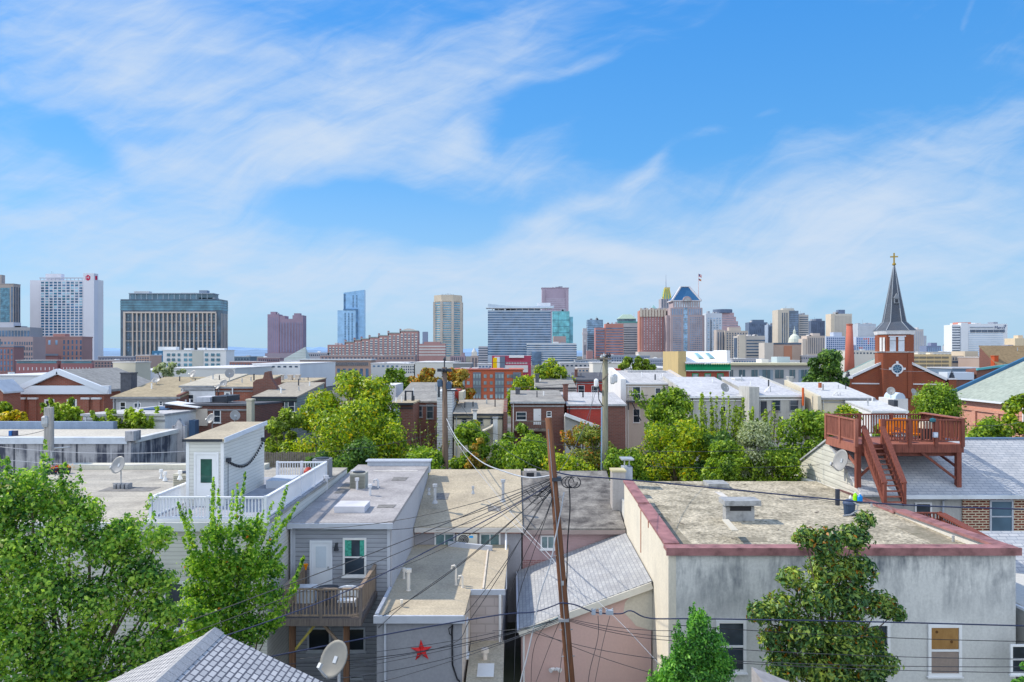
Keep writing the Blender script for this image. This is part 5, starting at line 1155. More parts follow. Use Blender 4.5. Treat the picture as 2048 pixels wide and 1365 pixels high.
for a in (1402, 1425): 
    c0 = lambda f, px: Vector((wx(px, Y), Y - .6 + 8.6*f, wz(725 - 22*f, Y) + .08))
    MB().hexa([c0(.3, a), c0(.3, a + 9), c0(.72, a + 8), c0(.72, a + 1)], [v + Vector((0, -.1, .2)) for v in (c0(.3, a), c0(.3, a + 9), c0(.72, a + 8), c0(.72, a + 1))]).build('skylight', fg((.25, .42, .42), 0), rf)
MB().box(wx(1452, Y), wx(1459, Y), Y - .4, Y + 9, wz(727, Y), wz(701, Y)).build('end_parapet', WHITE, T.e)
GRN = plain((.02, .22, .10), .6); MB().box(wx(1370, Y), wx(1460, Y), Y - .5, Y, wz(741, Y), wz(729, Y)).build('green_cornice', GRN, T.e)
mm = MB()
for i in range(19): mm.box(wx(1373 + i*4.6, Y), wx(1374 + i*4.6, Y), Y - .8, Y - .5, wz(733, Y), wz(728, Y))
mm.build('brackets', plain((.01, .1, .05)), T.e); MB().box(wx(1371, Y), wx(1460, Y), Y - .55, Y - .01, wz(742.5, Y), wz(741.2, Y)).build('string_course', WHITE, T.e)
for a, b_ in ((1384, 1397), (1409, 1422), (1434, 1447)): pwin(T.e, a, b_, 747, 768, Y, t=.15, frame=GRN, pane=glass((.25, .3, .34), .1))
# ------------------------------------------------------------------ church
Y = 140; t = thing('brick_church', 'red brick church with a dark slate spire topped by a gold cross', 'church', (wx(1789, Y), Y + 3.4, 0))
CB = brick((.23, .075, .045), (.19, .062, .042), (.24, .10, .07), .55, .18, .018, name='church_brick', patch=.25)
STO = plain((.72, .73, .76), .7, .1, 1.0); cx_ = wx(1789, Y); a_ = 3.08
def plan(a, c, z, dx=0): 
    b_ = a - c; o = [(-b_, -a), (b_, -a), (a, -b_), (a, b_), (b_, a), (-b_, a), (-a, b_), (-a, -b_)]
    return [(cx_ + x, Y + 3.08 + y, z) for x, y in o]
def ring(a0, c0, z0, a1, c1, z1, mat, part, par=None): 
    m_ = MB(); m_.hexa(plan(a0, c0, z0), plan(a1, c1, z1)); return m_.build(part, mat, par or t)
ring(a_, 1.25, 0, a_, 1.25, wz(704, Y), CB, 'tower_shaft'); ring(a_ + .12, 1.35, wz(705.5, Y), a_ + .22, 1.35, wz(703.5, Y), STO, 'string_course'); ring(a_ - .04, 1.25, wz(704, Y), a_ - .04, 1.25, wz(670, Y), CB, 'belfry')
ring(a_ + .06, 1.3, wz(669, Y), a_ + .25, 1.4, wz(661, Y), STO, 'cornice')
SL1 = brick((.065, .08, .105), (.085, .10, .125), (.045, .055, .075), .35, .16, .02, name='slate', rough=.6)
z0, z1, z2 = wz(661, Y), wz(643, Y), wz(527, Y)
sp = ring(a_ + .34, 1.5, z0, a_*.62, 1.0, z1, SL1, 'spire'); 
m = MB(); m.hexa(plan(a_*.62, 1.0, z1), plan(.10, .03, z2)); m.build('spire_point', SL1, t)
m = MB()
for p0, p1, p2 in zip(plan(a_ + .36, 1.5, z0), plan(a_*.63, 1.0, z1), plan(.11, .03, z2)): m.bar(p0, p1, .1); m.bar(p1, p2, .1)
m.build('hip_edges', plain((.30, .33, .37), .5), t)
GOLD = plain((.30, .21, .07), .35, .1, 2.0, metal=.6); m = MB(); cc = (cx_, Y + 3.08); m.box(cc[0] - .13, cc[0] + .13, cc[1] - .1, cc[1] + .1, z2, wz(502, Y)).box(cc[0] - .68, cc[0] + .68, cc[1] - .09, cc[1] + .09, wz(511, Y), wz(508.5, Y)); m.lathe((cc[0], cc[1], z2 - .1), [(.15, 0), (.36, .2), (.3, .45), (.1, .6)], 8); m.build('cross', GOLD, t)
for (dx, dy) in ((0.15, -1),): 
    zc = wz(606, Y); yy = Y + 3.08 - a_*.62*.68; o = MB().hexa([(cx_ - .42 + dx, yy - .35, zc), (cx_ + .42 + dx, yy - .35, zc), (cx_ + .42 + dx, yy + 1, zc), (cx_ - .42 + dx, yy + 1, zc)], [(cx_ - .42 + dx, yy - .35, zc + .95), (cx_ + .42 + dx, yy - .35, zc + .95), (cx_ + .42 + dx, yy + 1, zc + .95), (cx_ - .42 + dx, yy + 1, zc + .95)]).hexa([(cx_ - .5 + dx, yy - .4, zc + .95), (cx_ + .5 + dx, yy - .4, zc + .95), (cx_ + dx, yy - .4, zc + 1.9)], [(cx_ - .5 + dx, yy + 1, zc + .95), (cx_ + .5 + dx, yy + 1, zc + .95), (cx_ + dx, yy + 1, zc + 1.9)]).build('spire_dormer', plain((.22, .24, .27)), t)
    MB().box(cx_ - .25 + dx, cx_ + .25 + dx, yy - .37, yy - .352, zc + .15, zc + .8).build('louvre', DARKM, o)
yf = Y - .02
for a, b_ in ((1775.5, 1786.5), (1791, 1802)):
    o = MB().box(wx(a, yf), wx(b_, yf), yf - .05, yf + .1, wz(703, yf), wz(674, yf)).build('louvre_window', plain((.62, .66, .72), .7), t); MB().box(wx(a, yf), wx(b_, yf), yf - .09, yf - .051, wz(682, yf), wz(681, yf)).build('transom', GREYM, o)
MB().box(wx(1773.5, yf), wx(1804.5, yf), yf - .12, yf + .1, wz(674, yf) + .004, wz(672, yf)).build('lintel', STO, t)
for a, b_ in ((1763, 1770), (1808, 1815)): MB().box(wx(a, yf), wx(b_, yf), yf - .15, yf + .1, wz(796, yf), wz(707, yf)).build('pilaster', CB, t)
for k in (0, 1):
    bx0 = Vector((cx_ - a_, Y + 3.08 - (a_ - 1.25), 0)).lerp(Vector((cx_ - (a_ - 1.25), Y, 0)), .22 + k*.36); bx1 = Vector((cx_ - a_, Y + 3.08 - (a_ - 1.25), 0)).lerp(Vector((cx_ - (a_ - 1.25), Y, 0)), .46 + k*.36); nn = Vector((-.06, -.06, 0))
    m = MB(); zl, zh = wz(703, Y), wz(675, Y); q0 = [bx0, bx1]; m.hexa([(bx0 + nn)[:2] + (zl,), (bx1 + nn)[:2] + (zl,), bx1[:2] + (zl,), bx0[:2] + (zl,)], [(bx0 + nn)[:2] + (zh,), (bx1 + nn)[:2] + (zh,), bx1[:2] + (zh,), bx0[:2] + (zh,)]); m.build('louvre_window', plain((.72, .72, .72), .7), t)
rc = P(1789, 738, yf - .02)
def disc(c, r0, r1, y0, y1, mat, part, par, n=24):
    m_ = MB(); 
    for i in range(n):
        A, B = 2*math.pi*i/n, 2*math.pi*(i+1)/n; pt = lambda r, a, y: (c.x + r*math.cos(a), y, c.z + r*math.sin(a))
        m_.hexa([pt(r0, A, y0), pt(r1, A, y0), pt(r1, B, y0), pt(r0, B, y0)], [pt(r0, A, y1), pt(r1, A, y1), pt(r1, B, y1), pt(r0, B, y1)])
    return m_.build(part, mat, par)
ro = disc(rc, .78, 1.02, yf - .2, yf + .05, STO, 'rose_window', t); disc(rc, .01, .79, yf - .06, yf + .05, glass((.02, .10, .20), .15), 'pane', ro)
m = MB(); 
for i in range(8): A = i*math.pi/4; m.bar(rc + Vector((math.cos(A)*.15, -.09, math.sin(A)*.15)), rc + Vector((math.cos(A)*.8, -.09, math.sin(A)*.8)), .07)
m.build('tracery', plain((.3, .42, .5)), ro)
for dx, dz in ((0, 1.22), (0, -1.22), (1.22, 0), (-1.22, 0)): MB().box(rc.x + dx - .2, rc.x + dx + .2, yf - .16, yf + .05, rc.z + dz - .2, rc.z + dz + .2).build('keystone', STO, ro)
# nave
xe0, xe1, ze, zr, Yf, Yb = wx(1702, Y), wx(1876, Y), wz(762, Y), wz(716, Y), Y + 1.2, 157
m = MB(); m.hexa([(xe0, Yf, 0), (xe1, Yf, 0), (xe1, Yf, ze), (cx_, Yf, zr), (xe0, Yf, ze)], [(xe0, Yb, 0), (xe1, Yb, 0), (xe1, Yb, ze), (cx_, Yb, zr), (xe0, Yb, ze)]); m.build('nave', CB, t)
for xe in (xe0 - .35, xe1 + .35):
    MB().hexa([(xe, Yf + .4, ze), (cx_, Yf + .4, zr + .1), (cx_, Yb + .2, zr + .1), (xe, Yb + .2, ze)], [(xe, Yf + .4, ze + .22), (cx_, Yf + .4, zr + .32), (cx_, Yb + .2, zr + .32), (xe, Yb + .2, ze + .22)]).build('nave_roof', tar((.36, .38, .35), (.28, .30, .28), 0, .3, 2, .5), t)
    MB().bar((xe, Yf - .05, ze + .3), (cx_, Yf - .05, zr + .3), .7, .45).build('gable_coping', STO, t)
    MB().bar((xe, Yb + .25, ze + .15), (cx_, Yb + .25, zr + .25), .3, .3).build('rear_coping', plain((.2, .42, .42)), t)
MB().box(xe0, xe1, Yf - .15, Yf - .003, wz(770, Y), wz(767.5, Y)).build('string_course', STO, t)
for px in (1695, 1883):
    c = P(px, 760, Y + 1); o = MB().box(c.x - .6, c.x + .6, Yf - .5, Yf + .7, 0, wz(759, Y)).build('corner_pier', CB, t)
    MB().box(c.x - .75, c.x + .75, Yf - .65, Yf + .85, wz(759, Y) + .003, wz(756, Y)).build('pier_cap', STO, o); MB().lathe((c.x, Yf + .1, wz(756, Y)), [(.5, 0), (.4, .5), (.12, 1.0)], 8).box(c.x - .07, c.x + .07, Yf + .05, Yf + .15, wz(752, Y), wz(741, Y)).box(c.x - .3, c.x + .3, Yf + .05, Yf + .15, wz(747, Y), wz(745, Y)).build('pinnacle_cross', DARKM, o)
t.location = (wx(1787.5, 143.4), 143.4, 0); t.rotation_euler = (0, 0, -math.radians(17))
dish('pale dish below the church gable, left of the round tree', 1782, 783, 95, .5, -.4, .5, .8); dish('pale dish right beside the round tree top', 1828, 786, 95, .5, .4, .5, .8)
c = P(1801, 800, 96); tt = thing('arched_dormer', 'small white arched dormer on the low roof below the church', 'dormer', (c.x, 96, 0)); pts = [(1801 + 10*math.cos(math.pi*i/8), 798 - 12*math.sin(math.pi*i/8)) for i in range(9)]
MB().hexa([(wx(a, 96), 96, wz(b_, 96)) for a, b_ in pts], [(wx(a, 96), 99, wz(b_, 96)) for a, b_ in pts]).build('arch', plain((.5, .6, .72)), tt); MB().box(wx(1788, 96), wx(1816, 96), 96, 100, 0, wz(798, 96)).build('wall', WHST, tt)
# right big roof
t = thing('pink_brick_hall', 'long pink brick hall with a green grey roof at the right edge', 'hall', (72, 95, 0)); xa, ze, xr, zr = 65.7, wz(797, 110), 77.5, 14.0
MB().hexa([(xa, 62, 0), (xa + 23.6, 62, 0), (xa + 23.6, 62, ze), (xr, 62, zr - .2), (xa, 62, ze)], [(xa, 112, 0), (xa + 23.6, 112, 0), (xa + 23.6, 112, ze), (xr, 112, zr - .2), (xa, 112, ze)]).build('wall', BRKP, t)
for s_, xe in ((1, xa - .5), (-1, xa + 24.1)): MB().hexa([(xe, 61.5, ze - .1), (xr, 61.5, zr), (xr, 112.4, zr), (xe, 112.4, ze - .1)], [(xe, 61.5, ze + .15), (xr, 61.5, zr + .25), (xr, 112.4, zr + .25), (xe, 112.4, ze + .15)]).build('roof', tar((.33, .37, .33), (.26, .30, .27), 0, .25, 2, .6), t)
MB().box(xa - .75, xa - .5, 61.5, 112.4, ze - .15, ze + .1).build('gutter', fm((.7, .74, .8), 0), t); MB().bar((xa - .6, 112.7, ze + .3), (xr, 112.7, zr + .45), .5, .5).build('rake_edge', plain((.05, .12, .22)), t)
for i in range(9):
    y = 66 + i*5
    MB().box(xa - .25, xa, y, y + .8, 0, ze - 1.6).build('pilaster', BRKP, t)
MB().box(xa - .22, xa - .002, 62, 112, ze - 1.55, ze - 1.2).build('brick_band', BRKP, t)
for y in (82, 92): win(t, y, y + 1.6, 2.4, 5.0, xa, 'left')
MB().tube([(xa - .6, 95.5, ze - .1), (xa - .6, 95.5, ze - 3.2)], .12, 6).build('downspout', WHITE, t)
T = tower('stepped_brick_gable', 'dark brick row with pale blue topped stepped parapets left of the pink brick hall', 1905, 1990, 754, 146, 5, BRKD, 'row building')
block(T, 1895, 1948, 745, 760, fm((.55, .62, .72), 0), -.3, 3, 'white_parapet'); m = MB(); Y = 146
m.hexa([(wx(1950, Y), Y - .5, 0), (wx(2030, Y), Y - .5, 0), (wx(2030, Y), Y - .5, wz(729, Y)), (wx(1950, Y), Y - .5, wz(740, Y))], [(wx(1950, Y), Y + 3, 0), (wx(2030, Y), Y + 3, 0), (wx(2030, Y), Y + 3, wz(729, Y)), (wx(1950, Y), Y + 3, wz(740, Y))]); m.build('side_gable', BRKD, T.e)
MB().bar((wx(1949, Y), Y - .7, wz(739, Y)), (wx(2031, Y), Y - .7, wz(728, Y)), .5, .4).build('teal_coping', plain((.12, .34, .38)), T.e)
T = house('brown_roof_house', 'house with a large brown hipped roof at the right edge under the skyline', 1996, 2120, 732, 694, 150, 6, BRKD, tar((.22, .17, .11), (.16, .12, .08), 0, .3, 2, .6), [], cat='house'); chimney(T, 1989, 1997, 713, 151, plain((.4, .09, .05)), 1.2, 4)
MB().box(wx(1975, 160), wx(1992, 160), 158, 162, 0, wz(719, 160)).build('side_box', fm((.45, .55, .68), 0), T.e)
for k, px in enumerate((1300, 1345)): MB().tube([P(px, 752, 100), P(px, 735, 100)], .08, 5).build('x', GALV, None) if False else None
# ------------------------------------------------------------------ middle distance greenery
tree('big tree with yellow tips spreading above the lower green mass in the middle', 588, 802, 741, 880, 66, 'yellowgreen', 15000, .30, 26, lr=.30, inner=.45, seed=3)
tree('broad bright green tree mass below the yellow tipped tree', 556, 834, 800, 950, 58, 'yellowgreen', 17000, .26, 26, lr=.34, seed=5)
tree('loose green bush tree right of the white stair house', 520, 616, 815, 940, 60, 'olive', 7000, .26, 12, seed=6)
tree('dark hedge at the foot of the bright green tree mass', 640, 800, 875, 960, 54, 'dark', 8000, .24, 14, seed=8, ry=2.5)
shoots('thicket of nearly bare grey branches left of the left utility pole', 800, 900, 835, 950, 60, 'olive', 26, 500, .18, dy=2, fan=.8, rad=.5, stem=.06, zvar=.5)
tree('bush with orange leaves right of the left utility pole', 896, 985, 845, 960, 57, 'green', 6000, .24, 12, seed=11)
tree('small orange leaved shrub between the pole and the round dark bush', 930, 985, 875, 940, 55.5, 'autumn', 1500, .22, 7, seed=12, lr=.35)
tree('round dark green bush behind the grey roof, left of the leaning pole', 958, 1150, 866, 968, 56, 'green', 13000, .22, 16, seed=13)
tree('rust and green shrub between the leaning pole and the middle pole', 1116, 1262, 850, 968, 57, 'rust', 11000, .2, 18, lr=.3, seed=14)
shoots('rusty leaved sprouts under the white coped lean-to', 1120, 1200, 838, 900, 60, 'autumn', 16, 1300, .2, rad=.5)
tree('tall narrow green tree right of the middle pole', 1288, 1390, 772, 890, 62, 'green', 9000, .26, 18, lr=.42, seed=16, ry=2.2)
shoots('sparse branching tree top above the beige house fire escape', 1262, 1372, 758, 850, 63, 'green', 16, 1100, .24, fan=1, rad=.45, zvar=.5, basex=1330)
tree('wide leafy mass at the foot of the tall narrow tree', 1240, 1480, 835, 975, 57, 'yellowgreen', 19000, .23, 26, lr=.32, seed=17)
tree('dark gap-filled tree behind the grey leaved tree', 1380, 1500, 860, 975, 55, 'dark', 8000, .22, 14, lr=.34, seed=18)
shoots('row of thin yellow green upright sprouts in front of the silver roofs', 1376, 1500, 776, 900, 60, 'lime', 26, 3000, .2, fan=.15, rad=.32, zvar=.4, start=.1, stem=.045)
shoots('few yellow sprouts in front of the plaster pier', 1500, 1570, 800, 890, 61, 'lime', 10, 900, .22, fan=.3, rad=.32, zvar=.4, start=.1)
tree('grey green feathery tree between two greener trees', 1462, 1556, 842, 975, 53, 'silver', 15000, .17, 34, lr=.44, seed=21, inner=.2)
tree('large green hedge tree left of the red deck', 1540, 1710, 818, 975, 56, 'green', 17000, .23, 22, lr=.36, seed=22)
tree('yellow green hedge top beside the red deck rail', 1630, 1735, 806, 900, 58, 'yellowgreen', 8000, .22, 12, seed=23)
tree('clipped round ball tree right of the church', 1820, 1926, 766, 880, 62, 'green', 15000, .2, 8, lr=.85, inner=.85, spread=.25, seed=24)
tree('low shrubs behind the deck roof at the right', 1920, 2035, 832, 895, 57, 'green', 8000, .22, 14, lr=.5, seed=25)
tree('yellowish tree cut by the right edge above the shingle roof', 2006, 2080, 786, 890, 55, 'yellowgreen', 5000, .24, 10, seed=26)
tree('dark tree in front of the red stack, left of the church roof', 1606, 1698, 700, 812, 128, 'dark', 9000, .5, 18, lr=.36, seed=27, cat='tree')
tree('spreading light green tree in front of the banded glass wing', 1040, 1152, 716, 800, 118, 'yellowgreen', 5500, .5, 16, lr=.36, seed=28)
tree('light green tree left of the pale cornice house', 1006, 1092, 752, 850, 108, 'yellowgreen', 6500, .45, 14, seed=29)
tree('yellow and orange autumn tree behind the left utility pole', 878, 950, 738, 820, 92, 'autumn', 6000, .38, 14, seed=30)
tree('orange and gold tree tops left of the left utility pole', 812, 884, 735, 785, 150, 'autumn', 4500, .55, 12, seed=31)
shoots('pointed dark green tree tops right of the yellow tipped tree', 758, 818, 734, 782, 150, 'green', 8, 2600, .5, rad=1.3, fan=.1, start=0)
tree('pale olive tree crown beside the middle pole top', 1236, 1312, 713, 752, 205, 'olive', 3500, .7, 12, seed=32)
tree('thin pale tree in front of the white mid-rise', 306, 372, 724, 756, 215, 'silver', 1500, .7, 10, seed=33, inner=.2)
tree('small green tree at the left edge before the brick cottage', -14, 32, 804, 850, 75, 'yellowgreen', 3500, .3, 9, seed=34)
tree('golden bush at the left edge above the concrete parapet', 2, 54, 820, 852, 70, 'gold', 2200, .28, 8, seed=35)
shoots('light green sprouting tree in front of the brick hall windows', 98, 158, 792, 862, 62, 'lime', 14, 2600, .3, rad=.55, fan=.5)
shoots('row of light green upright bushes behind the concrete parapet', 196, 310, 810, 868, 59.5, 'lime', 26, 4200, .26, rad=.5, fan=.15, zvar=.5, start=.05)
tree('leafy hedge mass in the dip between grey leaved tree and tall narrow tree', 1400, 1500, 880, 985, 52.5, 'green', 9000, .21, 16, lr=.36, seed=77, ry=2)
tree('leafy hedge in front of the middle pole foot', 1190, 1300, 895, 985, 53, 'green', 8000, .21, 14, lr=.36, seed=78, ry=2)
tree('green tree below the cream cottage, left of the round dark bush', 900, 975, 840, 960, 60, 'yellowgreen', 6000, .24, 12, seed=79, ry=2.5)
tree('leafy hedge closing the gap under the grey leaved tree', 1488, 1610, 895, 985, 52.5, 'green', 8000, .21, 16, lr=.4, seed=80, ry=2)
tree('yellow green shrub belt left of the middle pole foot', 1060, 1200, 905, 985, 53, 'yellowgreen', 7000, .21, 16, lr=.4, seed=81, ry=2)
tree('green bushes under the left utility pole behind the grey parapet', 790, 905, 893, 985, 52.5, 'green', 7000, .21, 16, lr=.4, seed=82, ry=2)
for i, (a, b_, t_, Y_) in enumerate([(480, 512, 735, 300), (905, 930, 775, 100), (1380, 1460, 905, 66), (1000, 1080, 845, 66), (1735, 1800, 850, 62), (600, 680, 900, 53), (820, 900, 905, 53)]):
    tree(['small round tree top near the blank cream wall', 'green shrub beside the brick apartment block', 'dark undergrowth under the silver roofed houses', 'undergrowth below the dark brick balcony house', 'hedge seen through the red deck rails', 'shrub behind the white rail back corner', 'shrub low behind the grey flat roof edge'][i], a, b_, t_, t_ + 80, Y_, ['dark', 'green', 'dark', 'green', 'green', 'dark', 'dark'][i], 2500, .25 + Y_*.0012, 8, seed=40 + i, name='bush', cat='bush')

# ------------------------------------------------------------------ near row: shared materials
ROOFA = tar((.42, .405, .405), (.24, .23, .235), 1.0, .5, 9, .95, axis=1, line=(.3, .3, .3)); ROOFB = tar((.50, .44, .34), (.33, .29, .23), 1.05, .45, 9, .9, axis=1, line=(.36, .32, .26))
ROOFC = tar((.27, .26, .245), (.07, .066, .066), 1.3, 1.1, 9, 1.0, axis=1, line=(.1, .1, .1)); ROOFF = tar((.46, .435, .385), (.28, .265, .24), 1.6, .45, 9, 1.0, line=(.2, .19, .17))
SIDA = siding((.36, .385, .44), .2, .5); SIDW = siding((.70, .70, .66), .17, .72, .05); STA = stained((.50, .50, .52), (.36, .36, .38), .4)
FASC = plain((.46, .49, .55), .5, .06, 2)
def slab(parent, X0, X1, Y0, Y1, z0, z1, mat, th=.18, ov=(.12, .12, .2, 0), part='roof'):
    a, b_, c, d_ = X0 - ov[0], X1 + ov[1], Y0 - ov[2], Y1 + ov[3]; s = (z1 - z0)/(Y1 - Y0); za, zb = z0 - s*ov[2], z1 + s*ov[3]
    return MB().hexa([(a, c, za + .004), (b_, c, za + .004), (b_, d_, zb + .004), (a, d_, zb + .004)], [(a, c, za + th), (b_, c, za + th), (b_, d_, zb + th), (a, d_, zb + th)]).build(part, mat, parent)
def pipe(parent, px, yt, yb, Y, r=.06, mat=None, cap=True, part='vent_pipe', hook=False):
    x, zb, zt = wx(px, Y), wz(yb, Y), wz(yt, Y); m = MB().tube([(x, Y, zb - .1), (x, Y, zt)], r, 8)
    if hook: m = MB().tube([(x, Y, zb - .1), (x, Y, zt), (x - r*1.4, Y, zt + r*1.6), (x - r*3.6, Y, zt + r*1.2), (x - r*4, Y, zt - r*1.5)], r, 8)
    elif cap: m.tube([(x, Y, zt), (x, Y, zt + .16)], r*1.7, 8)
    m.tube([(x, Y, zb - .05), (x, Y, zb + .12)], [r*2.2, r*1.2], 8)
    return m.build(part, mat or WHITE, parent)
def ac_unit(label, px, py, Y, w=.85, h=.8, d=.8, mat=None, z=None, cat='air conditioner'):
    c = P(px, py, Y); z = c.z if z is None else z; t = thing('air_conditioner', label, cat, (c.x, Y + d/2, z)); mt = mat or plain((.5, .5, .46), .6)
    MB().box(c.x - w/2, c.x + w/2, Y, Y + d, z, z + h).build('casing', mt, t); m = MB()
    n = 9
    for i in range(n): m.box(c.x - w*.46, c.x + w*.46, Y - .025, Y - .003, z + h*(.08 + .84*i/n), z + h*(.08 + .84*i/n) + h*.045)
    m.build('grille', plain((.2, .2, .18), .6), t); MB().lathe((c.x, Y + d/2, z + h + .003), [(w*.4, 0), (w*.4, .05), (w*.1, .08)], 16).build('fan_guard', DARKM, t)
    return t
POSTS = []
def rail(parent, a, b_, z0, zt, mat, sp=.125, bw=.045, post=None, postw=.11, top=(.09, .07), low=.1, part='railing', za=None, nposts=2):
    """balustrade from a to b (xy), floor heights z0 or (z0a,z0b); balusters, rails and posts"""
    a, b_ = Vector((a[0], a[1], 0)), Vector((b_[0], b_[1], 0)); h = zt - z0 if za is None else za; za0 = z0 if isinstance(z0, (int, float)) else z0[0]; zb0 = z0 if isinstance(z0, (int, float)) else z0[1]
    if isinstance(z0, (int, float)): h = zt - z0
    L = (b_ - a).length; n = max(2, int(L/sp)); m = MB(); fz = lambda f: za0 + (zb0 - za0)*f
    A, B = Vector((a.x, a.y, za0)), Vector((b_.x, b_.y, zb0)); up = Vector((0, 0, 1))
    m.bar(A + up*(h - top[1]/2), B + up*(h - top[1]/2), top[0]*1.5, top[1]); m.bar(A + up*low, B + up*low, top[0]*.7, .07)
    for i in range(1, n):
        f = i/n; p = A.lerp(B, f); m.box(p.x - bw/2, p.x + bw/2, p.y - bw/2, p.y + bw/2, p.z + low*.9, p.z + h - top[1]*.6)
    o = m.build(part, mat, parent)
    for i in range(nposts):
        f = i/max(1, nposts - 1); p = A.lerp(B, f)
        if any((p - q_).length < .35 for q_ in POSTS): continue
        POSTS.append(p); MB().box(p.x - postw/2, p.x + postw/2, p.y - postw/2, p.y + postw/2, p.z - .15, p.z + h + .03).build('post', post or mat, parent)
    return o
# ---- A: grey clapboard house
YA = 34.0; X0, X1, zA = -9.95, -5.53, 7.25; YAb = 49.0; zAb = 7.6
tA = thing('grey_clapboard_house', 'grey clapboard house with a flat light roof and a small rear balcony', 'house', ((X0 + X1)/2, 41, 0))
MB().hexa([(X0, YA, 0), (X1, YA, 0), (X1, YAb, 0), (X0, YAb, 0)], [(X0, YA, zA), (X1, YA, zA), (X1, YAb, zAb), (X0, YAb, zAb)], 0).build('wall', SIDA, tA)
MB().hexa([(X1 + .003, YA + .12, 0), (X1 + .06, YA + .12, 0), (X1 + .06, YAb, 0), (X1 + .003, YAb, 0)], [(X1 + .003, YA + .12, zA), (X1 + .06, YA + .12, zA), (X1 + .06, YAb, zAb), (X1 + .003, YAb, zAb)]).build('side_render', STA, tA)
slab(tA, X0, X1, YA, YAb, zA, zAb, ROOFA, .16, (.1, .14, .25, 0)); MB().box(X0 - .14, X1 + .18, YA - .36, YA - .255, zA - .12, zA + .13).build('gutter', FASC, tA)
MB().box(X0 + .6, X1 + .2, YAb - .5, YAb + .2, zAb - .3, zAb + .42).build('rear_parapet', stained((.45, .49, .55), (.25, .28, .34), .5), tA); MB().box(X0 + .5, X1 + .3, YAb - .6, YAb + .3, zAb + .423, zAb + .5).build('parapet_cap', FASC, tA)
for x in (X0 + .06, X1 - .06): MB().box(x - .07, x + .07, YA - .03, YA - .001, 0, zA - .01).build('corner_board', FASC, tA)
MB().tube([(X0 - .02, YA - .12, zA - .1), (X0 - .02, YA - .12, 0)], .05, 6).build('downspout', FASC, tA)
DW = plain((.72, .76, .82), .45, .05)
door(tA, wx(620, YA), wx(665, YA), 4.32, wz(1081, YA), YA, DW, DW, True, plain((.55, .62, .7), .3))
CURT = plain((.08, .30, .24), .8, .35, 9)
w_ = pwin(tA, 686, 733, 1076, 1153, YA, t=.09)
for a, b_ in ((690, 703), (720, 729)): MB().box(wx(a, YA), wx(b_, YA), YA - .034, YA - .022, wz(1112, YA), wz(1080, YA)).build('curtain', CURT, w_)
m = MB(); c = P(674, 1090, YA); m.lathe((c.x, YA - .16, c.z - .22), [(.12, 0), (.09, .12), (.07, .22), (.02, .34)], 8).box(c.x - .05, c.x + .05, YA - .16, YA, c.z + .02, c.z + .1); m.build('wall_lamp', DARKM, tA)
FRG = plain((.5, .54, .6), .5)
for a, b_ in ((615, 662), (686, 731)): win(tA, wx(a, YA), wx(b_, YA), wz(1303, YA), wz(1255, YA), YA, frame=FRG, t=.08, sash=False, pane=glass((.02, .03, .045), .1))
win(tA, wx(700, YA), wx(725, YA), .3, wz(1352, YA), YA, frame=FRG, sash=False)
MB().box(wx(672, 36), wx(722, 36) + .25, 35.6, 37.0, zA + .2, zA + .5).build('roof_hatch', plain((.56, .56, .6), .7), tA)
for a, yt, yb, Yp, r, hk in ((652, 957, 999, 41, .09, 0), (675, 984, 997, 42, .05, 0), (706, 946, 975, 46, .09, 0), (740, 975, 1015, 39.5, .07, 0), (756, 963, 1000, 41.5, .06, 1), (771, 1012, 1024, 38.6, .03, 0), (759, 1005, 1015, 40, .04, 0), (714, 962, 1000, 41, .07, 0)): pipe(tA, a, yt, yb, Yp, r, plain((.62, .63, .66), .5), True, hook=bool(hk))
MB().tube([P(771, 1018, 39) , P(783, 1008, 40.5), P(776, 1004, 41)], .02, 5).build('roof_cable', BLACKM, tA)
ac_unit('beige cube air conditioner standing on the grey clapboard house roof', 715, 1000, 41.3, .85, .85, .85, plain((.36, .36, .32), .7), zA + .3)
# balcony
tB = thing('balcony', 'weathered timber balcony on posts behind the grey clapboard house', 'balcony', (-7.8, 32.2, 0)); WD = wood((.15, .13, .12), (.07, .06, .06)); WDL = wood((.24, .19, .15), (.12, .09, .075)); PT = wood((.13, .075, .05), (.06, .035, .025))
bx0, bx1, by0, zf = -9.35, -6.15, 30.4, 4.28
MB().box(bx0, bx1, by0, YA - .06, zf - .06, zf).build('deck_boards', WD, tB); MB().box(bx0 - .12, bx1 + .05, by0 - .06, by0 - .003, zf - .3, zf - .02).box(bx0, bx1, by0 + .4, by0 + .5, zf - .36, zf - .064).build('rim_beam', WD, tB)
MB().box(bx1 + .003, bx1 + .06, by0, YA - .06, zf - .3, zf - .02).build('side_beam', WD, tB)
rail(tB, (bx0, by0 + .05), (bx1, by0 + .05), zf, zf + 1.2, WDL, .145, .045, WD, .12, (.1, .06), nposts=3)
rail(tB, (bx1 - .04, by0 + .15), (bx1 - .04, YA - .15), zf, zf + 1.2, WDL, .145, .045, WD, .12, (.1, .06)); rail(tB, (bx0 + .04, by0 + .15), (bx0 + .04, YA - .15), zf, zf + 1.2, WDL, .145, .045, WD, .12, (.1, .06))
for x in (wx(585, 30.8), wx(693, 30.8)): MB().box(x - .11, x + .11, 30.7, 30.92, 0, zf - .37).build('support_post', PT, tB)
yl = wood((.38, .33, .12), (.24, .2, .07)); MB().bar((wx(590, 30.8), 30.81, 2.85), (wx(632, 30.8), 30.81, zf - .36), .1).build('brace', yl, tB); MB().bar((wx(690, 30.8), 30.81, 2.85), (wx(645, 30.8), 30.81, zf - .36), .1).build('brace', WDL, tB)
t = thing('patio_chair', 'white round backed patio chair on the timber balcony', 'chair', (wx(694, 31.4), 31.4, zf)); cx = wx(694, 31.4)
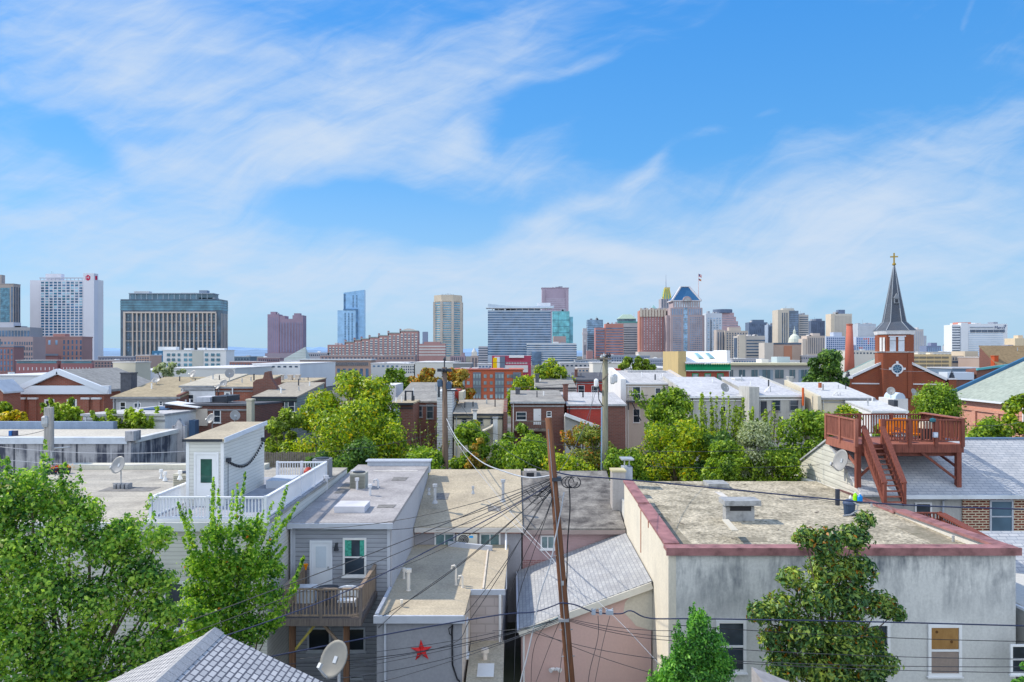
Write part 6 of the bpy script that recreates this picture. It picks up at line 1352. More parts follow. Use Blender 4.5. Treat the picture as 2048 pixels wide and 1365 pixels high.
m = MB(); arc = [(cx + .42*math.cos(a), 31.6 + .36*math.sin(a)) for a in [i*math.pi/10 for i in range(11)]]
for (xa, ya), (xb, yb) in zip(arc, arc[1:]): m.hexa([(xa, ya, zf + .4), (xb, yb, zf + .4), (xb, yb + .05, zf + .4), (xa, ya + .05, zf + .4)], [(xa, ya, zf + .82), (xb, yb, zf + .82), (xb, yb + .05, zf + .85), (xa, ya + .05, zf + .85)])
m.build('backrest', WHITE, t); MB().box(cx - .36, cx + .36, 31.2, 31.62, zf + .36, zf + .44).build('seat', WHITE, t)
for dx, dy in ((-.3, 31.28), (.3, 31.28), (-.3, 31.75), (.3, 31.75)): MB().tube([(cx + dx, dy, zf), (cx + dx*.9, dy, zf + .38)], .025, 6).build('leg', WHITE, t)
t = thing('patio_table', 'round dark patio table on the timber balcony', 'table', (wx(655, 32), 32, zf)); cx = wx(655, 32); MB().lathe((cx, 32, zf + .68), [(.5, 0), (.52, .02), (.52, .04)], 20).build('tabletop', DARKM, t); MB().tube([(cx, 32, zf), (cx, 32, zf + .68)], .04, 6).build('pedestal', DARKM, t)
t = thing('patio_cushion_box', 'pale blue white covered box at the left of the timber balcony', 'storage box', (wx(611, 32.5), 32.5, zf)); cx = wx(612, 32.5)
MB().box(cx - .42, cx + .42, 32.2, 32.8, zf, zf + .55).build('box', plain((.6, .66, .74), .6), t); MB().hexa([(cx - .46, 32.15, zf + .553), (cx + .46, 32.15, zf + .553), (cx + .46, 32.85, zf + .553), (cx - .46, 32.85, zf + .553)], [(cx - .4, 32.2, zf + .65), (cx + .4, 32.2, zf + .65), (cx + .4, 32.8, zf + .65), (cx - .4, 32.8, zf + .65)]).build('lid', plain((.66, .7, .76), .6), t)
t = thing('garden_torch', 'thin garden torch with an orange flared head left of the white balcony door', 'garden torch', (wx(611.5, 33), 33, zf)); c = P(611.5, 1138, 33); MB().tube([(c.x, 33, zf), (c.x, 33, c.z)], .015, 5).build('stake', DARKM, t); MB().lathe(c, [(.03, -.05), (.05, .05), (.12, .2), (.10, .21)], 8).build('flared_head', plain((.72, .26, .03), .5), t)
# ---- B: tan roofed house, main block and rear wing
YB, YBb = 41.9, 50.0; zB, zBb = 5.3, 7.1
tB2 = thing('tan_roof_house', 'house with a sloping tan roof, small white windows and a flat roofed rear wing', 'house', (-2.5, 45, 0)); GW = stained((.34, .34, .37), (.2, .2, .22), .4); XB1 = .52
MB().hexa([(-5.46, YB, 0), (XB1, YB, 0), (XB1, YBb, 0), (-5.46, YBb, 0)], [(-5.46, YB, zB), (XB1, YB, zB), (XB1, YBb, zBb), (-5.46, YBb, zBb)]).build('wall', GW, tB2)
slab(tB2, -5.46, XB1, YB, YBb, zB, zBb, ROOFB, .16, (-.01, .06, .3, .1)); MB().box(-5.4, XB1 + .1, YB - .4, YB - .305, zB - .2, zB + .05).build('gutter', plain((.55, .53, .5), .6), tB2)
MB().box(-5.4, XB1, YB - .05, YB - .002, zB - .32, zB - .21).build('brick_course', plain((.42, .13, .07)), tB2)
for a, b_ in ((869, 910), (959, 1001)): win(tB2, wx(a, YB), wx(b_, YB), wz(1101, YB), wz(1066, YB), YB, t=.09, sash=False, mull=1, pane=glass((.14, .24, .26), .15, .5, .4, 1.5))
BS = plain((.45, .08, .035), .8, .3, 6); m = MB(); 
for i in range(9): f = i/8; x = wx(961 + 40*f, YB); m.box(x - .05, x + .05, YB - .07, YB - .002, wz(1113 - 2*math.sin(f*math.pi)*-1, YB) , wz(1105, YB) - .08)
m.build('brick_sill', BS, tB2)
t = thing('mini_split_unit', 'white wall hung air conditioner between the two small windows', 'air conditioner', (wx(934, YB), YB - .2, wz(1093, YB))); a, b_, zt, zb = wx(914, YB), wx(955, YB), wz(1066, YB), wz(1093, YB)
MB().box(a, b_, YB - .36, YB - .06, zb, zt).build('casing', plain((.66, .63, .55), .5), t); cc = P(927, 1080, YB - .36)
disc(cc, .01, .30, YB - .375, YB - .362, DARKM, 'fan', t); disc(cc, .29, .33, YB - .39, YB - .362, plain((.6, .58, .5)), 'fan_ring', t)
m = MB(); 
for r in (.08, .15, .22): 
    for i in range(16): A, B = i*math.pi/8, (i+1)*math.pi/8; m.bar((cc.x + r*math.cos(A), YB - .38, cc.z + r*math.sin(A)), (cc.x + r*math.cos(B), YB - .38, cc.z + r*math.sin(B)), .018)
m.build('fan_guard', plain((.5, .48, .42)), t); MB().box(wx(939, YB), wx(947, YB), YB - .366, YB - .361, wz(1073, YB), wz(1069, YB)).build('sticker', plain((.05, .3, .65), .5), t); MB().box(a + .1, a + .16, YB - .34, YB, zb - .08, zb - .003).box(b_ - .16, b_ - .1, YB - .34, YB, zb - .08, zb - .003).build('bracket', GALV, t)
for px, yt, yb, Yp, r in ((870, 974, 1005, 43.8, .085), (858, 982, 988, 44.6, .05), (1006, 965, 1002, 43.8, .085), (946, 978, 986, 44.8, .05)): pipe(tB2, px, yt, yb, Yp, r, plain((.40, .42, .45), .5))
MB().tube([P(1012, 1066, YB - .2), P(1012, 1180, 39)], .06, 6).build('downspout', WHITE, tB2)
# rear wing
zw = 4.2; Yw = 30.5; xw0, xw1 = -5.5, -2.03; RF = plain((.6, .54, .47), .85, .1, 2)
SW = stained((.27, .28, .31), (.18, .19, .21), .3); SWR = stained((.62, .54, .47), (.45, .40, .36), .3); PL = [(xw0, Yw), (xw1, Yw), (xw1 + .1, 33.9), (-.43, 33.9), (-.25, YB - .01), (xw0, YB - .01)]
MB().hexa([(x, y, 0) for x, y in PL], [(x, y, zw) for x, y in PL]).build('rear_wing_wall', SW, tB2)
MB().hexa([(x - (.06 if i in (0, 5) else 0) + (.08 if i in (1, 2, 3, 4) else 0), y - (.1 if i in (0, 1) else 0), zw + .004) for i, (x, y) in enumerate(PL)], [(x - (.06 if i in (0, 5) else 0) + (.08 if i in (1, 2, 3, 4) else 0), y - (.1 if i in (0, 1) else 0), zw + .14) for i, (x, y) in enumerate(PL)]).build('rear_wing_roof', ROOFB, tB2)
MB().hexa([(xw1 + .003, Yw + .01, 0), (xw1 + .05, Yw + .01, 0), (xw1 + .15, 33.88, 0), (xw1 + .103, 33.88, 0)], [(xw1 + .003, Yw + .01, zw - .01), (xw1 + .05, Yw + .01, zw - .01), (xw1 + .15, 33.88, zw - .01), (xw1 + .103, 33.88, zw - .01)]).build('side_render', SWR, tB2)
MB().box(xw1 + .16, -.43, 33.84, 33.896, 0, zw - .01).build('block_wall', brick((.46, .41, .40), (.43, .38, .37), (.36, .32, .31), .8, .4, .03, name='blockwork', patch=.1), tB2)
for (p, q_) in (((xw0 - .1, Yw - .14), (xw1 + .12, Yw - .14)),): MB().box(p[0], q_[0], p[1] - .06, p[1] + .06, zw - .1, zw + .2).build('edge_trim', FASC, tB2)
MB().box(xw0 - .08, xw0 + .06, Yw, YA, zw + .15, zw + .24).build('side_curb', FASC, tB2); MB().box(xw1 + .16, -.3, 33.74, 33.83, zw - .06, zw + .18).build('edge_trim', FASC, tB2)
MB().bar((wx(898, YB), YB - .3, 4.45), (wx(985, YB), YB - 1.3, 4.45), .18, .3).build('curb', FASC, tB2)
MB().box(-1.35, -1.27, 33.95, 41.8, zw + .145, zw + .2).build('roof_lap', RF, tB2)
win(tB2, 31.6, 32.2, 2.2, 3.7, xw1 + .09, 'right', t=.07)
for px, yt, yb, Yp, r, hk in ((817, 1145, 1185, 33.8, .085, 0), (808, 1143, 1160, 35.6, .05, 0), (912, 1135, 1172, 34.6, .05, 1), (925, 1155, 1178, 34.2, .045, 1), (803, 1207, 1220, 31.6, .04, 0)): pipe(tB2, px, yt, yb, Yp, r, plain((.70, .66, .60), .5), hook=bool(hk))
MB().tube([(xw0 + .35, Yw - .07, 0), (xw0 + .35, Yw - .07, zw - .1)], .05, 6).build('downspout', FASC, tB2); MB().tube([P(905, 1250, Yw - .05), P(904, 1262, Yw - .05), P(905, 1330, Yw - .05), P(914, 1358, Yw - .05), P(920, 1364, Yw - .1)], .035, 6).tube([P(905, 1252, Yw - .05), P(897, 1258, Yw - .05), P(899, 1268, Yw - .05), P(904, 1272, Yw - .05)], .02, 5).build('wall_cable', BLACKM, tB2)
MB().tube([P(1000, 1190, 33.7), P(1000, 1285, 33.7)], .06, 6).build('downspout', WHITE, tB2)
MB().hexa([(xw1 + .2, 30.0, 0), (-.43, 30.0, 0), (-.43, 33.83, 0), (xw1 + .2, 33.83, 0)], [(xw1 + .2, 30.0, 1.75), (-.43, 30.0, 1.75), (-.43, 33.83, 1.95), (xw1 + .2, 33.83, 1.95)]).build('lean_to_wall', SWR, tB2)
slab(tB2, xw1 + .2, -.43, 30.0, 33.83, 1.75, 1.95, ROOFB, .12, (.02, .08, .1, -.01), 'lean_to_roof'); MB().box(wx(955, 31), wx(988, 31), 30.3, 31.6, 1.93, 1.96).build('roof_patch', plain((.78, .76, .72), .8), tB2)
pipe(tB2, 970, 1305, 1330, 32, .1, plain((.72, .64, .56), .6))
# red star
t_ = 0; c = P(843, 1302, Yw - .03); m = MB(); R_, r_ = .46, .175; ctr = c + Vector((0, -.16, 0)); ptsS = []
for i in range(10): a = math.pi/2 + i*math.pi/5 + .06; rr_ = R_ if i % 2 == 0 else r_; ptsS.append(c + Vector((rr_*math.cos(a), 0, rr_*math.sin(a))))
for i in range(10): m.poly([ptsS[i], ctr, ptsS[(i + 1) % 10]])
m.poly(ptsS); tag(m.build('star_ornament', plain((.52, .025, .02), .35, .1, 4, spec=.5), None), 'red five pointed barn star hung on the grey rear wing wall', 'star ornament')
# ---- C: dark roofed house + pink shed
tC = thing('dark_roof_house', 'house with a blotchy dark grey roof and dusty mauve brick wall', 'house', (3.5, 45, 0)); MAU = brick((.42, .31, .32), (.40, .29, .30), (.38, .28, .29), .3, .1, .008, name='mauve_brick', patch=.35, dirt=(.2, .14, .14)); XC0, XC1 = .6, 6.3
MB().hexa([(XC0, YB, 0), (XC1, YB, 0), (XC1, YBb, 0), (XC0, YBb, 0)], [(XC0, YB, 5.2), (XC1, YB, 5.2), (XC1, YBb, 7.0), (XC0, YBb, 7.0)]).build('wall', MAU, tC)
slab(tC, XC0, XC1, YB, YBb, 5.2, 7.0, ROOFC, .16, (0, 0, .25, .1)); MB().box(XC0, XC1, YB - .32, YB - .255, 4.98, 5.2).build('fascia', plain((.30, .25, .24)), tC)
win(tC, wx(1081, YB), wx(1110, YB), wz(1099, YB), wz(1071, YB), YB, t=.08, sash=False, mull=1, pane=glass((.16, .24, .26), .15, .5, .4, 1.5))
MB().box(XC0 - .01, 1.9, YB - .02, YB - .002, 0, wz(1120, YB)).build('bare_brick', brick((.30, .17, .17), (.24, .13, .13), (.42, .32, .32), .3, .1, .015, name='bare_brick'), tC)
CH = stained((.40, .38, .37), (.14, .13, .13), .9); o = MB().box(wx(1225, 44), wx(1251, 44), 44, 45, 5.3, wz(945, 44)).build('chimney', CH, tC); MB().box(wx(1225, 44) - .05, wx(1251, 44) + .05, 43.95, 45.05, wz(945, 44) + .003, wz(943, 44) + .05).build('cap', plain((.5, .45, .3)), o)
o = MB().box(wx(1246, 47), wx(1265, 47), 47, 47.9, 5.5, wz(935, 47)).build('chimney', stained((.36, .40, .46), (.06, .07, .1), .9), tC); MB().box(wx(1249, 47), wx(1251, 47), 47.2, 47.3, wz(935, 47) + .003, wz(921, 47)).box(wx(1260, 47), wx(1262, 47), 47.5, 47.6, wz(935, 47) + .003, wz(921, 47)).box(wx(1243, 47), wx(1268, 47), 46.9, 48, wz(921, 47) + .002, wz(918, 47)).build('cap', GALV, o)
o = MB().box(wx(1048, 49), wx(1073, 49), 49, 49.9, 6.5, wz(942, 49)).build('chimney', CH, tC); MB().box(wx(1053, 49), wx(1068, 49), 48.98, 49.5, wz(954, 49), wz(946, 49)).build('flue_hole', BLACKM, o)
m = MB(); SHG = brick((.40, .41, .42), (.30, .31, .33), (.20, .21, .23), .32, .17, .012, 'roofy', name='shingles', bump=.5, patch=.4, dirt=(.2, .2, .21))
tP = thing('pink_rear_wing', 'pink stucco rear wing under a grey shingled lean-to roof', 'rear wing', (3.3, 37, 0)); Yc = 33.9; xl, xr2 = wx(1043, Yc), 6.3; zl, zr2 = wz(1262, Yc), wz(1168, Yc)
PK = stained((.58, .42, .39), (.48, .36, .34), .3, fine=.06); CRM = stained((.60, .57, .50), (.48, .46, .42), .3)
MB().hexa([(xl, Yc, 0), (xr2, Yc, 0), (xr2, YB - .05, 0), (xl, YB - .05, 0)], [(xl, Yc, zl), (xr2, Yc, zr2), (xr2, YB - .05, zr2 + .3), (xl, YB - .05, zl + .3)]).build('wall', PK, tP)
MB().hexa([(xl - .1, Yc - .15, zl - .05 + .02), (xr2 + .0, Yc - .15, zr2 + .02), (xr2, YB - .06, zr2 + .32), (xl - .1, YB - .06, zl + .27)], [(xl - .1, Yc - .15, zl + .12), (xr2, Yc - .15, zr2 + .18), (xr2, YB - .06, zr2 + .48), (xl - .1, YB - .06, zl + .42)]).build('roof', SHG, tP)
MB().bar((xl - .12, Yc - .19, zl - .06), (xr2, Yc - .19, zr2 - .02), .06, .3).build('rake_board', plain((.68, .66, .6), .6), tP); MB().bar((xl - .16, Yc - .2, zl + .05), (xl - .16, YB - .1, zl + .33), .1, .12).build('gutter', FASC, tP)
m = MB(); cp = [P(1305, 1172, Yc), P(1262, 1192, Yc), P(1250, 1205, Yc), P(1247, 1225, Yc), P(1262, 1240, Yc), P(1272, 1252, Yc), P(1305, 1262, Yc)]
m.hexa([(p.x, Yc - .012, p.z) for p in reversed(cp)], [(p.x, Yc - .002, p.z) for p in reversed(cp)]); m.build('cream_patch', CRM, tP)
MB().tube([(xl + .1, Yc - .06, 0), (xl + .1, Yc - .06, zl - .1)], .05, 6).build('downspout', WHITE, tP)
c = P(1110, 1335, Yc); m = MB(); m.lathe((c.x, Yc - .05, c.z - .1), [(.1, 0), (.1, .08)], 10); m.build('flood_lamp', WHITE, tP); 
for s_ in (-1, 1): MB().tube([(c.x + s_*.05, Yc - .1, c.z), (c.x + s_*.22, Yc - .3, c.z - .02)], [.05, .11], 8).build('lamp_head', WHITE, tP)
# ---- D: big stucco building with gravel roof
tD = thing('stucco_building', 'wide weathered stucco building with a gravel roof and dull red coping', 'building', (13.4, 40, 0)); YD, YDb, xd0, xd1 = 30.5, 50.0, 6.36, 20.45
STD = stained((.62, .625, .61), (.11, .125, .145), 1.15, zs=.22, scale=1.5, top=(4.2, 7.6)); STL = stained((.68, .64, .55), (.44, .42, .38), .5, zs=.05, scale=2.2); GRV = tar((.50, .455, .365), (.23, .21, .165), 0, .8, 6, 1.0, bump=2.5, gc=.42)
COP = plain((.25, .13, .13), .6, .35, 1.6)
MB().box(xd0 + .06, xd1 - .06, YD, YDb, 0, 6.5).build('wall', STD, tD)
zpl = lambda y: 7.03 + (y - YD)*.052; zpr = lambda y: 7.03 - (y - YD)*.03
def par(x0_, x1_, y0_, y1_, f, mat, part, zbot=0.0): return MB().hexa([(x0_, y0_, zbot), (x1_, y0_, zbot), (x1_, y1_, zbot), (x0_, y1_, zbot)], [(x0_, y0_, f(y0_)), (x1_, y0_, f(y0_)), (x1_, y1_, f(y1_)), (x0_, y1_, f(y1_))]).build(part, mat, tD)
par(xd0, xd0 + .42, YD + .45, 42.5, zpl, STL, 'left_parapet'); par(xd1 - .42, xd1, YD + .45, 54, zpr, stained((.60, .59, .56), (.4, .4, .4), .4), 'right_parapet')
MB().box(xd0, xd1, YD - .05, YD + .44, 0, 6.98).build('front_parapet', STD, tD); MB().box(xd0 - .01, xd0 + .3, YD - .06, YD + .44, 0, 6.97).build('corner_strip', STL, tD)
def cop(x0_, x1_, y0_, y1_, f, h=.12): return MB().hexa([(x0_, y0_, f(y0_) + .003), (x1_, y0_, f(y0_) + .003), (x1_, y1_, f(y1_) + .003), (x0_, y1_, f(y1_) + .003)], [(x0_, y0_, f(y0_) + h), (x1_, y0_, f(y0_) + h), (x1_, y1_, f(y1_) + h), (x0_, y1_, f(y1_) + h)]).build('coping', COP, tD)
cop(xd0 - .06, xd0 + .56, YD + .52, 37.5, zpl); cop(xd0 - .05, xd0 + .5, 37.5, 42.6, lambda y: zpl(y) + .05); cop(xd1 - .56, xd1 + .08, YD + .52, 39.2, zpr); cop(xd1 - .5, xd1 + .05, 39.2, 47, lambda y: zpr(y) - .12)
MB().box(xd0 - .1, xd1 + .14, YD - .14, YD + .5, 6.983, 7.13).box(xd0 - .12, xd1 + .16, YD - .2, YD - .144, 6.84, 7.15).build('front_coping', COP, tD)
MB().box(xd0 + .43, xd1 - .43, YD + .45, 49.3, 6.5, 6.62).build('gravel_roof', GRV, tD)
BP = stained((.30, .18, .085), (.16, .08, .035), .6, zs=.3, scale=2); BP2 = stained((.28, .23, .2), (.16, .14, .14), .6)
yf = YD - .06
def dwin(a, b_, y0, y1, board=False, **k):
    z0_, z1_ = wz(y1, yf), wz(y0, yf); o = win(tD, wx(a, yf), wx(b_, yf), z0_, z1_, yf, t=.12, depth=.08, **k); 
    if board:
        MB().box(wx(a, yf) + .13, wx(b_, yf) - .13, yf - .05, yf - .022, (z0_ + z1_)/2 + .06, z1_ - .12).build('plywood', BP, o); MB().box(wx(a, yf) + .13, wx(b_, yf) - .13, yf - .05, yf - .022, z0_ + .12, (z0_ + z1_)/2 - .06).build('board', BP2, o)
        for dx, dz in ((.35, .75), (.95, .35)): disc(Vector((wx(a, yf) + dx, 0, (z0_ + z1_)/2 + dz)), .005, .06, yf - .056, yf - .051, plain((.08, .04, .02)), 'knot', o, 10)
    return o
dwin(1855, 1922, 1249, 1352, True); dwin(1432, 1492, 1240, 1345); dwin(1738, 1779, 1245, 1340)
for a, b_ in ((1922, 1927), (1779, 1783)): MB().box(wx(a, yf) + .01, wx(b_, yf) + .03, yf - .05, yf - .001, wz(1350, yf), wz(1247, yf)).build('reveal', STD, tD)
SC = plain((.30, .31, .32), .6, .25, 3)
o = MB().box(wx(1452, 37.5), wx(1509, 37.5), 37.5, 38.1, 6.6, wz(1014, 37.5)).build('roof_vent', SC, tD); MB().box(wx(1447, 37.4), wx(1520, 37.4), 37.2, 38.3, wz(1010, 37.5), wz(1000, 37.5)).build('hood', SC, o); MB().box(wx(1460, 37.5), wx(1502, 37.5), 37.47, 37.498, wz(1022, 37.5), wz(1013, 37.5)).build('louvre', BLACKM, o)
MB().box(wx(1414, 47), wx(1455, 47), 46.6, 48, 6.6, wz(966, 47)).build('roof_hatch', SC, tD)
MB().tube([P(1675, 1011, 40.5), P(1675, 979, 40.5)], .12, 10).build('roof_pipe', plain((.03, .035, .05), .4), tD)
for (a, y1, y2) in ((1282, 1018, 1080), (1297, 1035, 1050)): MB().box(xd0 - .02, xd0 + .01, 6.36*1500/(a-1024) - .06, 6.36*1500/(a-1024) + .06, 5.2 if a == 1282 else 6.9, 7.3).build('wall_crack', plain((.28, .09, .05)), tD)
MB().bar(P(1450, 1040, 34.6), P(1470, 1062, 33), .3, .05).build('membrane_strip', plain((.5, .47, .4)), tD)
# wet vac and bottles on the roof
c = P(1702, 1030, 38.8); t = thing('shop_vacuum', 'navy drum vacuum with a hose on the gravel roof corner', 'vacuum', (c.x, 39, 6.62)); NV = plain((.03, .05, .09), .4, .1)
MB().lathe((c.x, 39, 6.64), [(.26, 0), (.30, .5), (.31, .55)], 16).build('drum', NV, t); MB().lathe((c.x, 39, 7.2), [(.33, 0), (.32, .08), (.2, .2), (.1, .24)], 16).build('motor_head', plain((.05, .07, .12), .4), t)
MB().tube([(c.x + .1, 38.75, 7.35), (c.x + .28, 38.6, 7.2), (c.x + .2, 38.6, 6.9), (c.x - .1, 38.6, 6.72), (c.x - .5, 38.6, 6.66)], .045, 7).build('hose', plain((.25, .27, .3), .5), t)
for s_ in (-.35, .35): MB().lathe((c.x + s_*.8, 38.75, 6.624), [(.09, 0), (.09, .07)], 8).build('caster', BLACKM, t)
def jug(label, px, Yj, body, cap, h, w):
    zz = zpr(Yj) + .003; x = wx(px, Yj); t = thing('bottle', label, 'bottle', (x, Yj, zz), 'bottles on the red coping')
    MB().lathe((x, Yj, zz), [(w, 0), (w, h*.62), (w*.45, h*.84), (w*.3, h*.9)], 12).build('body', body, t); MB().lathe((x, Yj, zz + h*.902), [(w*.36, 0), (w*.36, h*.1)], 10).build('cap', cap, t); return t
jug('lime green bottle standing on the red coping', 1710.5, 42.2, plain((.32, .72, .05), .4), WHITE, .55, .12)
t = jug('blue jug with a white shoulder on the red coping', 1720, 42.0, plain((.03, .18, .5), .4), WHITE, .5, .14); 
t = jug('small clear white bottle left of the lime green one', 1701, 42.6, plain((.7, .74, .8), .3), WHITE, .3, .09)
# ---- E: shingled house with roof deck
tE = thing('shingle_roof_house', 'house with a big pale shingled roof, brick and stucco walls, carrying the red deck', 'house', (29, 48, 0)); xe0, xe1, YE, YEr, YEb = 20.75, 40, 44.6, 49.3, 54.3; zE, zEr = 6.75, 9.3
SHE = brick((.47, .48, .50), (.37, .39, .42), (.24, .26, .30), .5, .22, .02, 'roofx', name='grey_shingles', bump=.6, patch=.45, dirt=(.22, .23, .25))
ZW = zE - .03
MB().box(xe0 + .05, 26.75, YE, YEb, 0, ZW).build('stucco_wall', stained((.44, .44, .43), (.25, .25, .25), .6), tE)
MB().box(26.75, xe1, YE - .1, YEb, 0, ZW).build('brick_wall', brick((.09, .022, .018), (.20, .05, .035), (.52, .45, .35), .42, .15, .034, name='whitewashed_brick', patch=.05), tE)
m = MB(); m.hexa([(xe0, YE - .2, zE - .06), (xe0, YEr, zEr - .06), (xe0, YEb, 7.1), (xe0, YEb, 0), (xe0, YE - .2, 0)], [(xe0 + .05, YE - .2, zE - .06), (xe0 + .05, YEr, zEr - .06), (xe0 + .05, YEb, 7.1), (xe0 + .05, YEb, 0), (xe0 + .05, YE - .2, 0)]); m.build('gable_siding', siding((.62, .62, .57), .33, .6), tE)
for a, za, b_, zb in ((YE - .45, zE - .18, YEr, zEr), (YEb + .3, 6.95, YEr, zEr)): MB().hexa([(xe0 - .12, a, za), (xe1, a, za), (xe1, b_, zb), (xe0 - .12, b_, zb)], [(xe0 - .12, a, za + .12), (xe1, a, za + .12), (xe1, b_, zb + .12), (xe0 - .12, b_, zb + .12)]).build('roof', SHE, tE)
MB().box(xe0, xe1, YEr - .12, YEr + .12, zEr + .1, zEr + .2).build('ridge_cap', plain((.14, .2, .3)), tE)
MB().box(xe0 + 2.2, xe1, YE - .62, YE - .46, zE - .28, zE - .04).build('gutter', plain((.62, .66, .7), .5), tE); MB().tube([(wx(1887, YE), YE - .5, zE - .2), (wx(1884, YE), YE - .12, zE - .5), (wx(1884, YE), YE - .12, 3)], .06, 6).build('downspout', FASC, tE)
yb_ = YE - .1; win(tE, wx(1979, yb_), wx(2026, yb_), wz(1067, yb_), wz(1000, yb_), yb_, t=.1, frame=FASC, pane=glass((.07, .12, .17), .1)); win(tE, wx(1829, YE), wx(1863, YE), wz(1040, YE), wz(1005, YE), YE, t=.1, sash=False)
dish('grey dish on the shingle roof left of the red deck post', 1684, 922, 46.4, .62, -1.3, .3, 1.2)
# ---- deck
tK = thing('roof_deck', 'red brown timber roof deck with railings and a steep stair', 'roof deck', (24, 47, 7)); RD = wood((.155, .056, .043), (.07, .026, .021), .6); RDL = wood((.27, .115, .09), (.14, .06, .048), .6); kx0, kx1, ky0, ky1, kz = 20.55, 26.9, 44.8, 49.0, 9.6
MB().box(kx0, kx1, ky0, ky1, kz - .06, kz).build('deck_boards', RDL, tK); MB().box(kx0 - .05, kx1 + .06, ky0 - .06, ky0 - .003, kz - .5, kz - .01).build('front_beam', RD, tK); MB().box(kx0 - .06, kx0 - .003, ky0, ky1, kz - .5, kz - .01).build('side_beam', RDL, tK); MB().box(kx0 + .3, kx1 - .1, ky0 + .3, ky0 + .5, kz - .75, kz - .064).build('under_beam', RD, tK); MB().box(kx1 + .003, kx1 + .06, ky0, ky1, kz - .5, kz - .01).build('side_beam', RD, tK); MB().box(kx0 + 1.5, kx0 + 1.7, ky0, ky1, kz - .5, kz - .064).build('joist', RD, tK)
RH = 1.48; kw = dict(sp=.17, bw=.06, postw=.2, top=(.12, .08), low=.22)
rail(tK, (22.15, ky0), (kx1, ky0), kz, kz + RH, RD, nposts=4, **kw); rail(tK, (kx0, ky0), (kx0, ky1), kz, kz + RH, RDL, nposts=3, **kw); rail(tK, (kx0, ky1), (kx1, ky1), kz, kz + RH, RD, nposts=4, **kw); rail(tK, (kx1, ky0), (kx1, ky1), kz, kz + RH, RD, nposts=3, **kw)
MB().box(kx1 - .28, kx1 + .12, ky0 - .1, ky1 + .1, kz + RH + .033, kz + RH + .09).build('cap_board', RDL, tK)
for x, y in ((kx1 - .2, ky0 + .1), (kx0 + .15, ky0 + .1), (kx0 + .5, ky1 - .5), (kx1 - .5, ky1 - .5)):
    zr_ = zE - .06 + (y - YE + .45)/(YEr - YE + .45)*2.6; MB().box(x - .14, x + .14, y - .14, y + .14, zr_ - .1, kz - .064).build('support_post', RD, tK)
MB().bar((kx1 - .3, ky0 + .1, 7.5), (kx1 - 2.4, ky0 + .1, kz - .5), .13).build('brace', RD, tK); MB().bar((kx0 + .3, ky0 + .1, 7.7), (kx0 + 1.4, ky0 + .1, kz - .9), .13).build('brace', RD, tK); MB().bar((kx1 - .2, ky0 + .2, 8.2), (kx1 - .2, ky1 - .8, kz - .5), .12).build('brace', RD, tK)
MB().bar((kx0 + .1, ky0 + .2, 8.3), (kx0 + .1, ky0 + 2.0, kz - .5), .12).build('brace', RDL, tK)
sx0, sx1, sy1, sz1 = 20.95, 22.05, 42.15, 6.62; nst = 11
for i in range(nst):
    f = (i + .6)/nst; y = ky0 - .1 + (sy1 - ky0 + .1)*f; z = kz + (sz1 - kz)*f - .06; MB().box(sx0 + .05, sx1 - .05, y - .16, y + .12, z - .05, z).build('stair_tread', RDL, tK)
for x in (sx0, sx1):
    MB().bar((x, ky0 - .1, kz - .15), (x, sy1, sz1 - .1), .07, .3).build('stringer', RD, tK)
    rail(tK, (x, ky0 - .12), (x, sy1), (kz - .05, sz1), 0, RD, za=1.15, sp=.17, bw=.06, postw=.16, top=(.2, .09), low=.15, part='stair_rail')
MB().box(20.6, 23.3, 40.6, 42.3, sz1 - .75, sz1 - .68).build('landing', RDL, tK); rail(tK, (21.0, 40.6), (23.2, 40.6), sz1 - .68, sz1 - .2, RD, sp=.17, bw=.06, postw=.12); rail(tK, (23.2, 40.6), (23.2, 35.5), (5.9, 5.4), 0, RD, za=.5, sp=.2, bw=.06, postw=.14, top=(.3, .08)); MB().box(20.8, 23.3, 35.5, 40.5, 5.0, 5.1).build('lower_walkway', RDL, tK)
for x, y in ((20.9, 41), (23.2, 41), (23.2, 36), (20.9, 36)): MB().box(x - .1, x + .1, y - .1, y + .1, 0, 4.98).build('support_post', RD, tK)
# deck furniture
ORG = plain((.70, .22, .05), .7, .15, 3)
def deckchair(label, px, Yc2, w=.75, ang=.0):
    x = wx(px, Yc2); t = thing('deck_chair', label, 'chair', (x, Yc2, kz), 'orange chairs on the red deck')
    MB().hexa([(x - w/2, Yc2 + .3, kz + .42), (x + w/2, Yc2 + .3, kz + .42), (x + w/2, Yc2 + .42, kz + .42), (x - w/2, Yc2 + .42, kz + .42)], [(x - w/2, Yc2 + .48, kz + 1.25), (x + w/2, Yc2 + .48, kz + 1.25), (x + w/2, Yc2 + .58, kz + 1.25), (x - w/2, Yc2 + .58, kz + 1.25)]).build('backrest', ORG, t)
    MB().box(x - w/2, x + w/2, Yc2 - .3, Yc2 + .29, kz + .36, kz + .46).build('seat', ORG, t)
    for dx in (-1, 1):
        MB().box(x + dx*w*.5 - .03, x + dx*w*.5 + .03, Yc2 - .3, Yc2 + .5, kz + .62, kz + .67).build('armrest', DARKM, t)
        for dy in (-.28, .36): MB().tube([(x + dx*w*.47, Yc2 + dy, kz), (x + dx*w*.47, Yc2 + dy, kz + .62)], .025, 6).build('leg', DARKM, t)
deckchair('orange cushioned chair at the right beside the grill on the red deck', 1829, 46.6, .85); deckchair('orange cushioned chair at the left behind the deck stair', 1781, 47.0, .9); deckchair('low orange chair in the middle of the red deck', 1808, 48.0, .8)
t = thing('deck_table', 'small dark wire table between the orange deck chairs', 'table', (wx(1800, 46), 46, kz)); x = wx(1800, 46); MB().lathe((x, 46, kz + .5), [(.5, 0), (.5, .03)], 16).build('tabletop', DARKM, t)
